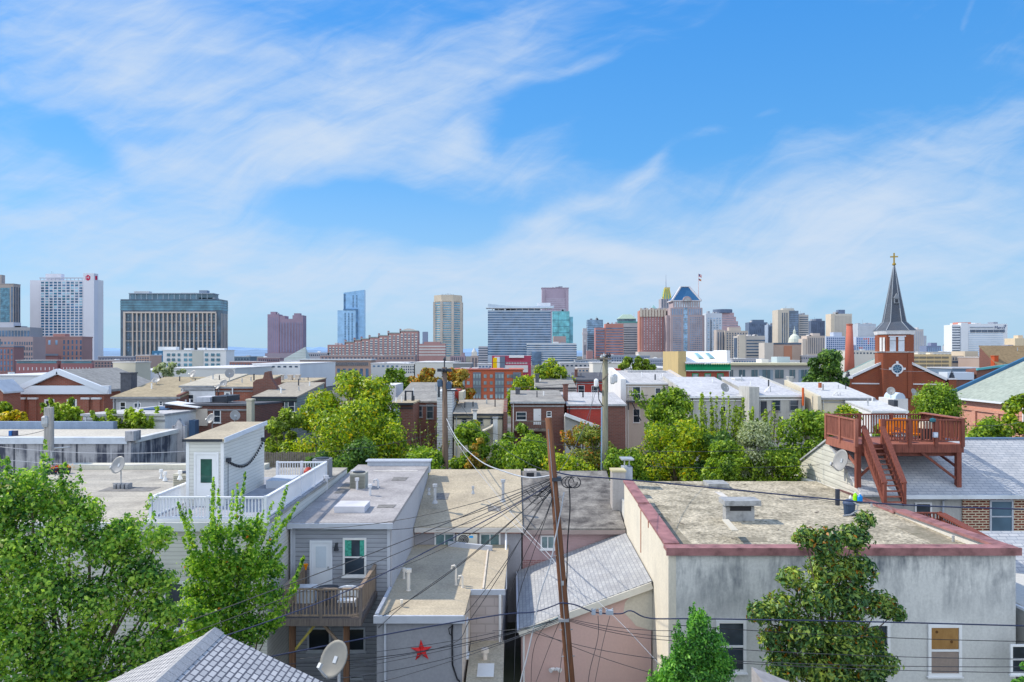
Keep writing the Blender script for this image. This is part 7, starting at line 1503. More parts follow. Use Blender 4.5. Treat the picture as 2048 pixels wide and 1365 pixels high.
for a in range(3): MB().tube([(x + .4*math.cos(a*2.1), 46 + .4*math.sin(a*2.1), kz), (x, 46, kz + .5)], .02, 5).build('leg', DARKM, t)
t = thing('grill', 'black barbecue grill with a pale lid on the red deck', 'grill', (wx(1849, 46.4), 46.4, kz)); x = wx(1851, 46.4); BLK = plain((.02, .02, .025), .5)
MB().box(x - .32, x + .38, 46.1, 46.7, kz + .15, kz + .8).build('cabinet', BLK, t); MB().hexa([(x - .34, 46.08, kz + .803), (x + .4, 46.08, kz + .803), (x + .4, 46.72, kz + .803), (x - .34, 46.72, kz + .803)], [(x - .22, 46.2, kz + 1.2), (x + .3, 46.2, kz + 1.2), (x + .3, 46.65, kz + 1.2), (x - .22, 46.65, kz + 1.2)]).build('lid', plain((.5, .46, .38), .5), t); MB().box(x + .383, x + .7, 46.15, 46.65, kz + .75, kz + .8).build('side_shelf', BLK, t)
for dx in (-.25, .3): MB().lathe((x + dx, 46.3, kz), [(.08, 0), (.08, .146)], 8).build('caster', BLK, t)
c = P(1865.5, 842, 44.6); t = thing('deck_lantern', 'round dark lantern hanging on the front deck post', 'lantern', (c.x, 44.6, c.z)); MB().lathe((c.x, 44.6, c.z - .1), [(.05, 0), (.17, .06), (.17, .2), (.05, .26)], 12).build('globe', plain((.03, .1, .13), .2), t); MB().tube([(c.x, 44.6, c.z + .16), (c.x, 44.6, c.z + .3)], .02, 5).build('hook', DARKM, t)
c = P(1870, 870, 44.6); t = thing('outlet_box', 'small grey outlet box low on the front deck rail', 'outlet box', (c.x, 44.6, c.z)); MB().box(c.x - .13, c.x + .13, 44.5, 44.64, c.z - .15, c.z + .15).build('box', plain((.45, .5, .58), .5), t); MB().box(c.x - .09, c.x + .09, 44.48, 44.498, c.z - .08, c.z + .08).build('cover', plain((.55, .6, .68), .4), t)
# ---- right edge shed
t = thing('white_roof_shed', 'low house with a white lean-to roof cut by the right edge', 'shed', (22.5, 32, 0)); 
MB().box(20.9, 26, 29.5, 36, 0, wz(1232, 29.5)).build('wall', stained((.5, .5, .48), (.3, .3, .3), .4), t); slab(t, 20.9, 26, 29.5, 34.5, wz(1238, 29.5), wz(1165, 34.5), plain((.74, .76, .8), .5), .1, (.15, 0, .25, 0)); slab(t, 20.9, 26, 34.6, 38, 4.2, 5.9, SHE, .12, (.1, 0, 0, 0), 'shingle_roof')
win(t, wx(2022, 29.4), wx(2062, 29.4), wz(1350, 29.4), wz(1290, 29.4), 29.48, t=.09)
# ---- F: white house with roof deck
tF = thing('white_deck_house', 'white clad house with a roof terrace and stair cabin', 'house', (-16, 39, 0)); YF, YFb, xf0, xf1, zF = 31.0, 46.0, -27.0, -10.12, 7.9
MB().box(xf0, xf1, YF, YFb, 0, zF).build('wall', SIDW, tF); MB().box(xf0 - .1, xf1 + .02, YF - .12, YFb, zF + .004, zF + .12).build('roof', ROOFF, tF); MB().box(xf0 - .1, xf1 + .04, YF - .2, YF - .124, zF - .2, zF + .16).build('edge_trim', plain((.6, .62, .62), .6), tF)
for a in (wx(347, YF),): win(tF, a - .4, a + .5, 3.6, 5.6, YF, t=.1)
cx0, cx1, cy0, cy1, zc0, zc1 = -14.75, -13.08, 34.0, 39.6, 11.05, 11.8
WS = siding((.72, .72, .68), .16, .75, .04)
MB().hexa([(cx0, cy0, zF), (cx1, cy0, zF), (cx1, cy1, zF), (cx0, cy1, zF)], [(cx0, cy0, zc0), (cx1, cy0, zc0), (cx1, cy1, zc1 - .5), (cx0, cy1, zc1 - .5)]).build('stair_cabin', WS, tF)
slab(tF, cx0, cx1, cy0, cy1, zc0, zc1 - .5, ROOFB, .1, (.1, .08, .15, .1), 'cabin_roof'); MB().box(cx0 - .12, cx1 - .0, cy0 - .2, cy0 - .154, zc0 - .02, zc0 + .1).build('cabin_fascia', DARKM, tF); MB().bar((cx1 + .11, cy0 - .15, zc0 + .05), (cx1 + .11, cy1 + .1, zc1 - .45), .05, .22).build('cabin_trim', plain((.66, .7, .76), .5), tF)
door(tF, wx(389, cy0), wx(438, cy0), zF + .13, wz(905, cy0), cy0, WHITE, WHITE, True, glass((.02, .08, .06), .08, .6, .6, 1))
for x in (cx0 + .05, cx1 - .05): MB().box(x - .07, x + .07, cy0 - .025, cy0 - .001, zF + .12, zc0 - .01).build('corner_board', WHITE, tF)
lt = thing('string_lights', 'strand of small dark bulbs draped along the white stair cabin wall', 'string lights', (cx1, 37, 9.8)); m = MB(); pp = []
for i in range(25):
    f = i/24; y = 34.4 + 4.9*f; z = 10.1 + .4*f - .75*math.sin(math.pi*f)*.9; pp.append((cx1 + .06, y, z)); m.lathe((cx1 + .08, y, z - .13), [(.02, 0), (.045, .05), (.02, .11)], 6)
m.tube(pp, .015, 4).tube([(cx1 + .06, 34.4, 10.1), (cx1 + .06, 34.4, zF + .3)], .012, 4); m.build('bulb_strand', BLACKM, lt)
for y, z in ((34.4, 10.1), (39.2, 10.5)): MB().box(cx1 + .01, cx1 + .16, y - .14, y + .14, z - .05, z + .12).build('flood_lamp', DARKM, lt)
RW = plain((.74, .76, .8), .45, .04)
rkw = dict(sp=.14, bw=.045, postw=.13, top=(.1, .07), low=.12); zR = zF + .13
rail(tF, (-15.1, 31.35), (-10.3, 31.35), zR, zR + 1.0, RW, nposts=3, **rkw); rail(tF, (-10.3, 31.35), (-10.3, 41.5), zR, zR + 1.0, RW, nposts=5, **rkw); rail(tF, (-15.1, 31.35), (-15.1, 35.2), zR, zR + 1.0, RW, nposts=2, **rkw); rail(tF, (cx1 + .1, 41.5), (-10.3, 41.5), zR, zR + 1.0, RW, nposts=3, **rkw)
MB().box(-15.2, -10.14, 31.2, 42, zF + .124, zF + .2).build('terrace_boards', plain((.3, .31, .34), .8, .2, 2), tF); MB().box(-15.25, xf1 + .05, 31.1, 31.19, zF + .1, zF + .26).build('terrace_edge', WHITE, tF)
MB().box(-12.6, -11.4, 38.4, 40.2, zF + .203, zF + .6).build('terrace_step', plain((.5, .54, .6), .7), tF)
ac_unit('beige louvred air conditioner left of the white stair cabin', 365, 960, 37.5, .95, .95, .9, plain((.55, .53, .45), .6), zF + .14)
ac_unit('tall grey air conditioner cabinet at the far corner of the white terrace', 641, 975, 42.2, .95, 1.5, .8, plain((.2, .21, .23), .6), zA + .3)
for i, (px, Yc3, mt, lb) in enumerate([(617, 41.2, plain((.35, .06, .05), .6), 'dark red bag on the terrace behind the white rail'), (631, 41.2, plain((.04, .42, .5), .5), 'turquoise ball shaped float on the terrace beside the dark red bag')]):
    x = wx(px, Yc3); t = thing(['bag', 'float'][i], lb, ['bag', 'float'][i], (x, Yc3, zR + .05)); m = MB(); m.lathe((x, Yc3, zR + .05), [(.2, 0), (.27, .2), (.25, .5), (.12, .66), (.1, .68)], 12) if i == 0 else m.lathe((x, Yc3, zR + .55), [(.05, -.2), (.16, -.12), (.2, 0), (.16, .12), (.05, .2)], 12); m.build(['body', 'ball'][i], mt, t)
    if i: MB().box(x - .2, x + .2, Yc3 - .15, Yc3 + .15, zR + .05, zR + .352).build('stand', DARKM, t)
    else: MB().tube([(x - .1, Yc3, zR + .72), (x, Yc3, zR + .86), (x + .1, Yc3, zR + .72)], .02, 5).build('handle', DARKM, t)
dish('pale dish on the flat roof behind the left tree', 238, 931, 39.5, .42, -.3, .45, 1.0); t = thing('ballast_mount', 'ballast frame of concrete blocks at the foot of the pale dish', 'ballast frame', (wx(243, 39), 39, zF + .12)); m = MB()
for i in range(4): m.box(wx(232 + i*8, 39), wx(237 + i*8, 39), 38.7, 39.2, zF + .121, zF + .36)
m.box(wx(228, 39), wx(262, 39), 38.85, 38.95, zF + .362, zF + .4); m.build('blocks', GREYM, t)
for px, yt, yb, Yp in ((322, 945, 958, 42), (330, 950, 960, 41), (360, 948, 957, 37)): pipe(tF, px, yt, yb, Yp, .06)
MB().box(-27, -14.9, 45.2, 46.1, zF + .123, zF + .4).build('rear_curb', stained((.6, .58, .5), (.4, .4, .38), .4), tF)
for i, (dx, dz, c_) in enumerate([(0, 0, (.6, .05, .03)), (.5, .1, (.8, .3, .03)), (-.5, .05, (.05, .07, .12)), (.2, .0, (.6, .5, .05))]):
    x = wx(118, 44) + dx*1.2; y_ = 43.5 + .3*(i % 2); t = thing('flower_pot', ['red flowering pot on the flat roof edge at left', 'orange flowering pot on the flat roof edge at left', 'dark pot on the flat roof edge at left', 'yellow flowering pot on the flat roof edge at left'][i], 'flower pot', (x, y_, zF + .12)); MB().lathe((x, y_, zF + .124), [(.16, 0), (.22, .32)], 10).build('pot', DARKM, t)
    Cq = rng.normal(size=(40, 3))*np.array([.14, .14, .08]) + np.array([x, y_, zF + .5]); leaf_mesh('flowers', Cq, rng.normal(size=(40, 3)), .10, plain(c_, .6), .8, t)
# ---- G: concrete building
tG = thing('concrete_building', 'long stained grey concrete building with a flat tan roof at left', 'building', (-42, 54, 0)); YG, YGb, xg1, zG = 50, 58.2, -25.4, 9.1; CN = stained((.40, .40, .42), (.05, .055, .075), 2.2, zs=.06, scale=1.3)
MB().box(-75, xg1, YG, YGb, 0, zG).build('wall', CN, tG); MB().box(-75, xg1 - .3, YG + .3, YGb - .3, zG + .003, zG + .1).build('roof', tar((.55, .52, .46), (.44, .42, .38), 0, .3, 6, .8), tG)
MB().box(-75, wx(255, YG), YG - .12, YG + .5, zG - .1, zG + .32).build('coping', plain((.60, .64, .70), .6, .12, 1), tG); MB().box(xg1 - .4, xg1 + .1, YG + .5, YGb, zG - .1, zG + .2).build('coping', plain((.62, .62, .62), .6, .12, 1), tG)
MB().box(-75, wx(232, YGb), YGb - .4, YGb + .2, 0, zG + .65).build('rear_parapet', stained((.24, .30, .40), (.1, .13, .2), .6), tG); MB().box(wx(253, YG), wx(270, YG), YG - .2, YG + .8, zG + .103, zG + .75).build('corner_block', CN, tG)
for px in (27, 88, 124, 152, 245): MB().box(wx(px, YG), wx(px + 3, YG), YG - .03, YG - .001, 2, zG - .12).build('wall_seam', plain((.06, .065, .08)), tG)
for px, c_ in ((20, (.03, .1, .3)), (28, (.04, .04, .07))): MB().box(wx(px - 3, 53), wx(px + 3, 53), 53, 53.3, zG + .1, zG + .45).build('roof_pot', plain(c_, .5), tG)
MB().hexa([(wx(357, 57) - .5, 57, 0), (wx(357, 57) + .5, 57, 0), (wx(357, 57) + .5, 57.4, 0), (wx(357, 57) - .5, 57.4, 0)], [(wx(357, 57) - .5, 57, wz(852, 57)), (wx(357, 57) + .5, 57, wz(852, 57)), (wx(357, 57) + .5, 57.4, wz(852, 57)), (wx(357, 57) - .5, 57.4, wz(852, 57))]).hexa([(wx(349, 57), 57, wz(852, 57)), (wx(366, 57), 57, wz(852, 57)), (wx(357, 57), 57, wz(838, 57))], [(wx(349, 57), 57.4, wz(852, 57)), (wx(366, 57), 57.4, wz(852, 57)), (wx(357, 57), 57.4, wz(838, 57))]).build('gable_pier', CN, tG)
# grey post at left with lamp arm
t = thing('wooden_post', 'weathered grey utility post with a lamp arm at left', 'utility post', (wx(98, 47), 47, 0)); MB().tube([(wx(98, 47), 47, 0), (wx(98, 47), 47, wz(815, 47))], [.34, .27], 12).build('post', wood((.34, .33, .32), (.2, .19, .18)), t)
MB().tube([P(103, 945, 46.6), P(103, 905, 46.6), P(110, 897, 46.6), P(140, 895, 46.6)], .06, 6).build('lamp_arm', GALV, t); MB().lathe(P(90, 848, 46.7), [(.15, -.2), (.2, 0), (.2, .4), (.1, .5)], 8).build('lamp_head', GALV, t)
# fence bits behind white house
t = thing('wooden_fence', 'dark board fence behind the white terrace rail', 'fence', (-14, 55, 0)); m = MB()
for i in range(26): m.box(wx(524, 55) + i*.17, wx(524, 55) + i*.17 + .14, 55, 55.05, 0, wz(905, 55) + random.uniform(-.05, .05))
m.box(wx(524, 55), wx(524, 55) + 4.5, 55.05, 55.12, 6.2, 6.35).box(wx(524, 55), wx(524, 55) + 4.5, 55.05, 55.12, 3, 3.15); m.build('boards', BARKG, t)
# ---- near shingle gable roof at the bottom
t = thing('shingle_gable_house', 'nearest house, its grey shingle gable roof rising from the bottom edge', 'house', (-7.9, 15, 0)); xr_, zr_, sl_ = -7.92, 7.64, .483
SHN = brick((.54, .54, .55), (.40, .405, .42), (.085, .09, .11), .28, .155, .02, 'roofy', name='big_shingles', bump=1.0, patch=.4, dirt=(.25, .25, .27), ms=.02)
MB().hexa([(xr_ - 4, 10.5, 0), (xr_ + 4.2, 10.5, 0), (xr_ + 4.2, 10.5, zr_ - 4.2*sl_), (xr_, 10.5, zr_ - .15), (xr_ - 4, 10.5, zr_ - 4*sl_)], [(xr_ - 4, 19.7, 0), (xr_ + 4.2, 19.7, 0), (xr_ + 4.2, 19.7, zr_ - 4.2*sl_), (xr_, 19.7, zr_ - .15), (xr_ - 4, 19.7, zr_ - 4*sl_)]).build('wall', stained((.5, .5, .5), (.3, .3, .3), .3), t)
for s_, mt in ((1, SHN), (-1, SHN)): MB().hexa([(xr_, 10, zr_ - .14), (xr_ + s_*4.7, 10, zr_ - 4.7*sl_ - .14), (xr_ + s_*4.7, 20, zr_ - 4.7*sl_ - .14), (xr_, 20, zr_ - .14)], [(xr_, 10, zr_), (xr_ + s_*4.7, 10, zr_ - 4.7*sl_), (xr_ + s_*4.7, 20, zr_ - 4.7*sl_), (xr_, 20, zr_)]).build('roof', mt, t)
MB().hexa([(xr_ - .22, 10, zr_ - .08), (xr_, 10, zr_ + .003), (xr_ + .22, 10, zr_ - .08)], [(xr_ - .22, 20.02, zr_ - .08), (xr_, 20.02, zr_ + .003), (xr_ + .22, 20.02, zr_ - .08)]).hexa([(xr_ - .24, 10, zr_ - .09), (xr_ + .24, 10, zr_ - .09), (xr_, 10, zr_ + .07)], [(xr_ - .24, 20.02, zr_ - .09), (xr_ + .24, 20.02, zr_ - .09), (xr_, 20.02, zr_ + .07)]).build('ridge_cap', tar((.36, .37, .39), (.28, .29, .31), .3, .5, 20, .6, axis=1), t)
dish('large grey dish rising from the near shingle gable roof edge', 671, 1320, 18.6, .41, -.55, .55, 1.15, mat=plain((.16, .16, .15), .5, .1, 2.0))
t = thing('shed_roof_peak', 'grey roof peak at the bottom edge between cypress and magnolia', 'roof', (7.2, 20, 0)); a, b_ = P(1503, 1334, 20), P(1600, 1372, 20)
MB().hexa([(a.x, 18.5, 0), (b_.x + 1, 18.5, 0), (b_.x + 1, 20, 0), (a.x, 20, 0)], [(a.x, 18.5, a.z), (b_.x + 1, 18.5, b_.z - .4), (b_.x + 1, 20, b_.z - .4), (a.x, 20, a.z)]).build('roof_slab', plain((.30, .29, .29), .8, .15, 3), t); MB().bar((a.x - .05, 18.45, a.z + .03), (b_.x + 1, 18.45, b_.z - .36), .1, .12).build('edge_trim', plain((.36, .36, .37)), t)
# ------------------------------------------------------------------ near trees
def lob(spec, Yc): return [((wx(a, Yc), Yc + dy, wz(b_, Yc)), r) for a, b_, r, dy in spec]
def lobtree(label, spec, Y, pal, n, leaf, inner=.25, gz=0, name='tree', aspect=.6, bark=BARK, basex=None, r0=.16, extra=None, cat=None, up=.35, forkh=.45):
    L = lob(spec, Y); cx = wx(basex, Y) if basex else sum(l[0][0] for l in L)/len(L); t = thing(name, label, cat or name, (cx, Y, gz)); C, Nn = crown_points(L, n, inner, up=up)
    if extra: C = np.vstack([C, extra[0]]); Nn = np.vstack([Nn, extra[1]])
    limbs(t, (cx, Y, gz), [l[0] for l in L], r0, bark, fork=forkh); leaf_mesh('crown', C, Nn, leaf, LM[pal], aspect, t); return t
def spires(spec, Y, per, dy=.8, seed=2):
    """leaf points along upright tip shoots: (x base px, y base px, x tip, y tip, radius)"""
    rr = random.Random(seed); Cs = []; Ns = []
    for xb, yb, xt, yt, rad in spec:
        a, b_ = np.array(P(xb, yb, Y)), np.array(P(xt, yt, Y)); off = rr.uniform(-dy, dy); s = rng.random((per, 1)); d = rng.normal(size=(per, 3)); p = a + (b_ - a)*s + d*rad*(1.1 - s)*.55; p[:, 1] += off; Cs.append(p); Ns.append(d + np.array([0, 0, .4]))
    return np.vstack(Cs), np.vstack(Ns)
rs = random.Random(5)
sp = [(rs.uniform(-40, 130), 1050, rs.uniform(-40, 150), rs.uniform(905, 985), .28) for _ in range(16)] + [(55, 1000, 62, 884, .22), (20, 1000, 12, 915, .22), (150, 1040, 165, 930, .25), (95, 1000, 110, 925, .22)] + [(rs.uniform(170, 300), 1120, rs.uniform(180, 330), rs.uniform(985, 1080), .26) for _ in range(14)]
lobtree('large broadleaf tree filling the lower left corner', [(20, 1010, .9, 0), (90, 1010, .9, .5), (-40, 1050, 1.1, 0), (150, 1060, .9, -.3), (50, 1100, 1.2, -.5), (220, 1090, .9, .2), (130, 1160, 1.1, -.8), (10, 1200, 1.2, -.8), (270, 1140, .8, 0), (220, 1190, 1.0, -.6), (300, 1210, .7, 0), (80, 1260, 1.2, -1), (190, 1280, 1.1, -1), (290, 1290, .8, -.5), (-20, 1310, 1.1, -1), (120, 1350, 1.2, -1.2), (240, 1360, 1.0, -1), (330, 1160, .45, 0), (310, 1080, .5, .3), (335, 1230, .45, 0), (300, 1150, .5, -.3), (180, 1020, .5, 0), (60, 960, .5, 0), (-20, 980, .6, 0), (250, 1060, .5, 0)], 23.5, 'maple', 40000, .13, .1, extra=spires(sp, 23.5, 90), basex=120, r0=.25, forkh=.35)
sp2 = []
for i in range(30):
    f = (i + .5)/30; xt = 362 + 222*f; e = abs(f - .5)*2; yt = rs.uniform(955, 1080) + 50*e; sp2.append((450 + (xt - 450)*.35, 1230 - 60*rs.random(), xt, yt, .2))
sp2 += [(480, 1100, 497, 942, .16), (432, 1100, 436, 952, .16), (540, 1100, 580, 968, .18), (520, 1120, 590, 1010, .18), (400, 1100, 366, 1000, .16), (560, 1230, 600, 1120, .2), (530, 1250, 590, 1180, .2)]
lobtree('bright green young tree with fanning upright shoots before the white terrace', [(450, 1140, .8, 0), (400, 1130, .6, 0), (500, 1130, .7, .2), (470, 1210, .85, -.2), (415, 1210, .75, 0), (535, 1190, .62, 0), (510, 1255, .7, -.2), (450, 1280, .7, 0), (385, 1180, .45, 0), (395, 1260, .6, 0), (545, 1140, .45, 0), (430, 1070, .5, 0), (500, 1060, .5, 0), (550, 1240, .4, 0)], 27, 'maple2', 15000, .12, .15, extra=spires(sp2, 27, 210, .7, 9), basex=460, r0=.12, forkh=.3)
tree('low bushes between the large broadleaf tree and the near shingle roof', 285, 450, 1195, 1420, 25, 'maple2', 9000, .13, 16, seed=61, name='bush', cat='bush')
# magnolia
lobtree('glossy magnolia tree with bronze leaf backs in front of the stucco wall', [(1650, 1085, 0.63, 0), (1710, 1075, 0.57, .1), (1610, 1075, 0.43, 0), (1730, 1040, 0.34, 0), (1660, 1140, 0.71, .2), (1715, 1140, 0.63, 0), (1580, 1155, 0.46, 0), (1630, 1190, 0.74, -.2), (1700, 1200, 0.80, 0), (1560, 1215, 0.63, 0), (1520, 1225, 0.46, 0), (1760, 1210, 0.57, 0), (1790, 1225, 0.36, 0), (1600, 1260, 0.80, -.3), (1680, 1270, 0.91, -.4), (1740, 1280, 0.57, 0), (1550, 1280, 0.57, 0), (1570, 1330, 0.68, 0), (1640, 1335, 0.91, -.3), (1720, 1340, 0.80, -.2), (1770, 1330, 0.46, 0), (1660, 1390, 0.91, 0)], 26.5, 'magnolia', 21000, .18, .3, basex=1650, r0=.16, aspect=.42, forkh=.5)
# cypress like evergreen
sp3 = []
for i in range(60):
    xt = 1395 + rs.gauss(0, 34); e = abs(xt - 1395)/90; yt = 1188 + 140*min(1.4, e) + rs.uniform(0, 55); sp3.append((1395 + (xt - 1395)*.7, yt + 110, xt, yt, .2))
for i in range(30):
    xt = rs.uniform(1296, 1350); sp3.append((xt, 1400, xt + rs.uniform(-12, 12), rs.uniform(1325, 1365) - max(0, xt - 1320)*.6, .18))
lobtree('dense upright evergreen before the left end of the stucco wall', [(1398, 1245, .35, 0), (1360, 1330, .5, 0), (1385, 1300, .6, 0), (1420, 1290, .55, 0), (1445, 1330, .45, 0), (1395, 1350, .7, 0), (1430, 1350, .55, 0), (1350, 1360, .5, 0), (1320, 1380, .4, 0), (1390, 1410, .8, 0), (1460, 1400, .5, 0)], 24.5, 'cypress', 13000, .11, .4, extra=spires(sp3, 24.5, 110, .5, 4), basex=1395, r0=.14, aspect=.4, forkh=.3)
shoots('small green fern growing at the foot of the brick wall', 1975, 2012, 1078, 1115, 43, 'cypress', 10, 700, .15, name='bush', cat='bush', rad=.2, fan=.8, gz=wz(1120, 43)) if False else tree('small green shrub growing at the foot of the whitewashed brick wall', 1975, 2015, 1078, 1125, 43, 'cypress', 1800, .16, 8, seed=70, name='bush', cat='bush')
tree('bit of green shrub at the bottom right corner', 2024, 2070, 1325, 1400, 27, 'cypress', 1500, .12, 6, seed=71, name='bush', cat='bush')

# ---- roof repairs and debris on the near flat roofs
PT1 = plain((.17, .165, .16), .8, .3, 4); PT2 = plain((.55, .53, .50), .8, .2, 4); PT3 = tar((.30, .27, .22), (.16, .15, .11), 0, 1.5, 10, 1.0)
def patch(par, x0, x1, y0, y1, zf, mat, th=.012):
    MB().hexa([(x0, y0, zf(y0) + .004), (x1, y0, zf(y0) + .004), (x1 + .06, y1, zf(y1) + .004), (x0 - .04, y1, zf(y1) + .004)], [(x0, y0, zf(y0) + th), (x1, y0, zf(y0) + th), (x1 + .06, y1, zf(y1) + th), (x0 - .04, y1, zf(y1) + th)]).build('roof_patch', mat, par)
zA_ = lambda y: zA + (zAb - zA)*(y - YA)/(YAb - YA) + .164; zB_ = lambda y: zB + (zBb - zB)*(y - YB)/(YBb - YB) + .164; zD_ = lambda y: 6.62; zF_ = lambda y: zF + .12
for x0, x1, y0, y1, mt in ((-9.5, -8.9, 40, 43, PT1), (-7.0, -6.2, 43.5, 44.6, PT1), (-8.6, -5.9, 46.5, 46.75, PT2), (-6.6, -5.8, 36.6, 37.3, PT1)): patch(tA, x0, x1, y0, y1, zA_, mt)
for x0, x1, y0, y1, mt in ((-4.6, -3.9, 45.2, 46.2, PT1), (-1.4, -.7, 43.6, 44.3, PT1)): patch(tB2, x0, x1, y0, y1, zB_, mt)
for x0, x1, y0, y1, mt in ((7.0, 7.9, 33, 38.5, PT3), (10.2, 11.4, 33.4, 34.2, PT3), (15.5, 17.6, 43, 43.5, PT1), (12.3, 12.6, 39, 45.5, PT2), (18.6, 19.7, 32.5, 36.5, PT3)): patch(tD, x0, x1, y0, y1, zD_, mt)
for x0, x1, y0, y1, mt in ((-21, -18.4, 38, 39.2, PT1), (-18, -15.6, 41.6, 42.2, PT2), (-24.5, -22, 35, 36.4, PT1)): patch(tF, x0, x1, y0, y1, zF_, mt)
m = MB(); rs9 = random.Random(9)
for i in range(34):
    x, y = rs9.uniform(7.2, 19.6), rs9.uniform(32, 48.5); s_ = rs9.uniform(.03, .1); a = rs9.uniform(0, 3.1)
    m.bar((x, y, 6.64), (x + math.cos(a)*s_*4, y + math.sin(a)*s_*4, 6.64 + s_*.3), s_*.5, s_*.35)
tag(m.build('twigs', BARKG), 'scattered twigs and scraps lying on the gravel roof', 'twigs', kind='stuff')
for y in (33.4, 41): MB().tube([(xd1 - .8, y, 6.6), (xd1 - .8, y, 6.9)], .06, 8).build('vent_pipe', GALV, tD)
# ------------------------------------------------------------------ utility poles and wires
YP = 27.0
def wxz(px, py, Y): return P(px, py, Y)
PB = wood((.13, .06, .036), (.045, .032, .028), .8, 3.0); PG = wood((.20, .195, .15), (.10, .10, .08), .85, 2.5); PBR = wood((.13, .095, .075), (.05, .04, .035), .85, 2.5)
t = thing('utility_pole', 'leaning red brown bare utility pole in the centre, nearest of the poles', 'utility pole', (P(1155, 1480, YP).x, YP, 0))
top, bot = P(1097, 836, YP), P(1140.5, 1365, YP); d_ = (bot - top); g0 = top + d_*(top.z/(top.z - bot.z))
MB().tube([g0, bot, top.lerp(bot, .5), top], [.185, .175, .155, .125], 14).build('pole', PB, t, True)
c = P(1113, 958, YP); MB().box(c.x - .17, c.x + .17, YP - .2, YP + .2, c.z - .06, c.z + .06).build('bracket', DARKM, t); c = P(1127, 1238, YP); MB().box(c.x - .19, c.x + .19, YP - .2, YP + .2, c.z - .05, c.z + .05).build('bracket', GREYM, t)
m = MB(); c = P(1141, 962, YP - .2)
for k in range(3):
    m.tube([c + Vector((.22*math.cos(a + k) + .12*k - .1, -.03*k, .2*math.sin(a + k) - .05)) for a in [i*math.pi/7 for i in range(13)]], .018, 5)
m.build('cable_coil', BLACKM, t)
MB().tube([top + Vector((-.02, -.15, -.4)), top.lerp(bot, .5) + Vector((-.03, -.175, 0)), bot + Vector((-.03, -.195, 0))], .016, 5).build('ground_wire', GREYM, t)
for f in (.3, .52, .8, .9): p = top.lerp(bot, f); MB().tube([p + Vector((-.24, -.06, 0)), p + Vector((.24, -.06, .02))], .02, 6).build('step_bolt', GREYM, t)
c = top.lerp(bot, .62); MB().box(c.x - .05, c.x + .05, c.y - .18, c.y - .15, c.z - .08, c.z + .08).build('pole_tag', GALV, t)
Y2 = 54.0
t = thing('utility_pole', 'brown weathered utility pole with dark pot fittings, left of centre', 'utility pole', (wx(891, Y2), Y2, 0)); MB().tube([(wx(891.5, Y2), Y2, 0), (wx(891, Y2), Y2, wz(945, Y2)), (wx(889, Y2), Y2, wz(735, Y2))], [.25, .23, .17], 12).build('pole', PBR, t, True)
m = MB(); c = P(889, 741, Y2); m.box(c.x - .5, c.x + .5, Y2 - .25, Y2 + .25, c.z - .1, c.z + .12); m.tube([P(889, 735, Y2), P(889, 722, Y2)], .05, 5); m.build('cross_arm', DARKM, t)
for px, py in ((886, 741), (893, 741), (889, 719)): c = P(px, py, Y2); MB().lathe((c.x, Y2 - .3 if py > 730 else Y2, c.z - .1), [(.06, 0), (.12, .1), (.05, .25)], 8).build('insulator', DARKM, t)
for px, py in ((880, 767), (898, 772)): c = P(px, py, Y2); MB().lathe((c.x, Y2 - .1, c.z - .25), [(.17, 0), (.2, .1), (.2, .45), (.08, .55)], 10).build('transformer', plain((.05, .08, .13), .5), t)
MB().box(wx(876, Y2), wx(880, Y2), Y2 - .2, Y2, wz(795, Y2), wz(772, Y2)).build('fuse_box', DARKM, t); MB().box(wx(893, Y2), wx(915, Y2), Y2 - .1, Y2 + .2, wz(783, Y2), wz(780, Y2)).build('bracket', DARKM, t)
Y3 = 54.0
t = thing('utility_pole', 'grey green utility pole with insulators and white drum, right of centre', 'utility pole', (wx(1210, Y3), Y3, 0)); MB().tube([(wx(1210, Y3), Y3, 0), (wx(1209, Y3), Y3, wz(950, Y3)), (wx(1210.5, Y3), Y3, wz(714, Y3))], [.27, .26, .19], 14).build('pole', PG, t, True)
m = MB(); c = P(1208, 718, Y3); m.box(c.x - .55, c.x + .5, Y3 - .3, Y3 - .2, c.z - .06, c.z + .06); m.bar(P(1206, 760, Y3 - .2), P(1216, 748, Y3 - .6), .08); m.build('cross_arm', BARKG, t)
for px, py in ((1203, 715), (1208, 712), (1214, 712), (1219, 712), (1203, 721), (1220, 724)): c = P(px, py, Y3 - .25); MB().lathe((c.x, c.y, c.z - .1), [(.05, 0), (.12, .08), (.12, .14), (.05, .2), (.04, .3)], 8).build('insulator', random.choice([DARKM, GALV]), t)
c = P(1192, 766, Y3); o = MB().lathe((c.x, Y3 - .2, c.z - .3), [(.1, 0), (.17, .08), (.17, .5), (.06, .6)], 10).build('white_drum', WHITE, t); MB().tube([P(1196, 772, Y3), P(1199, 783, Y3), P(1204, 785, Y3)], .07, 6).tube([P(1197, 785, Y3 - .2), P(1198, 800, Y3 - .2), P(1205, 812, Y3 - .1)], .04, 5).build('riser_cable', DARKM, t)
for px, py in ((1224, 760), (1229, 757)): c = P(px, py, Y3); MB().lathe((c.x, Y3 - .3, c.z - .3), [(.12, 0), (.17, .1), (.17, .5), (.05, .62)], 10).build('transformer', plain((.5, .52, .54), .5), t)
MB().tube([P(1203, 940, Y3 - .2), P(1203.5, 815, Y3 - .2)], .05, 6).build('conduit', plain((.25, .35, .5), .5), t)
BLU_W = plain((.028, .035, .07), .5, .1); WHW = plain((.40, .42, .46), .5, .1); GRW = plain((.045, .048, .055), .5, .1)
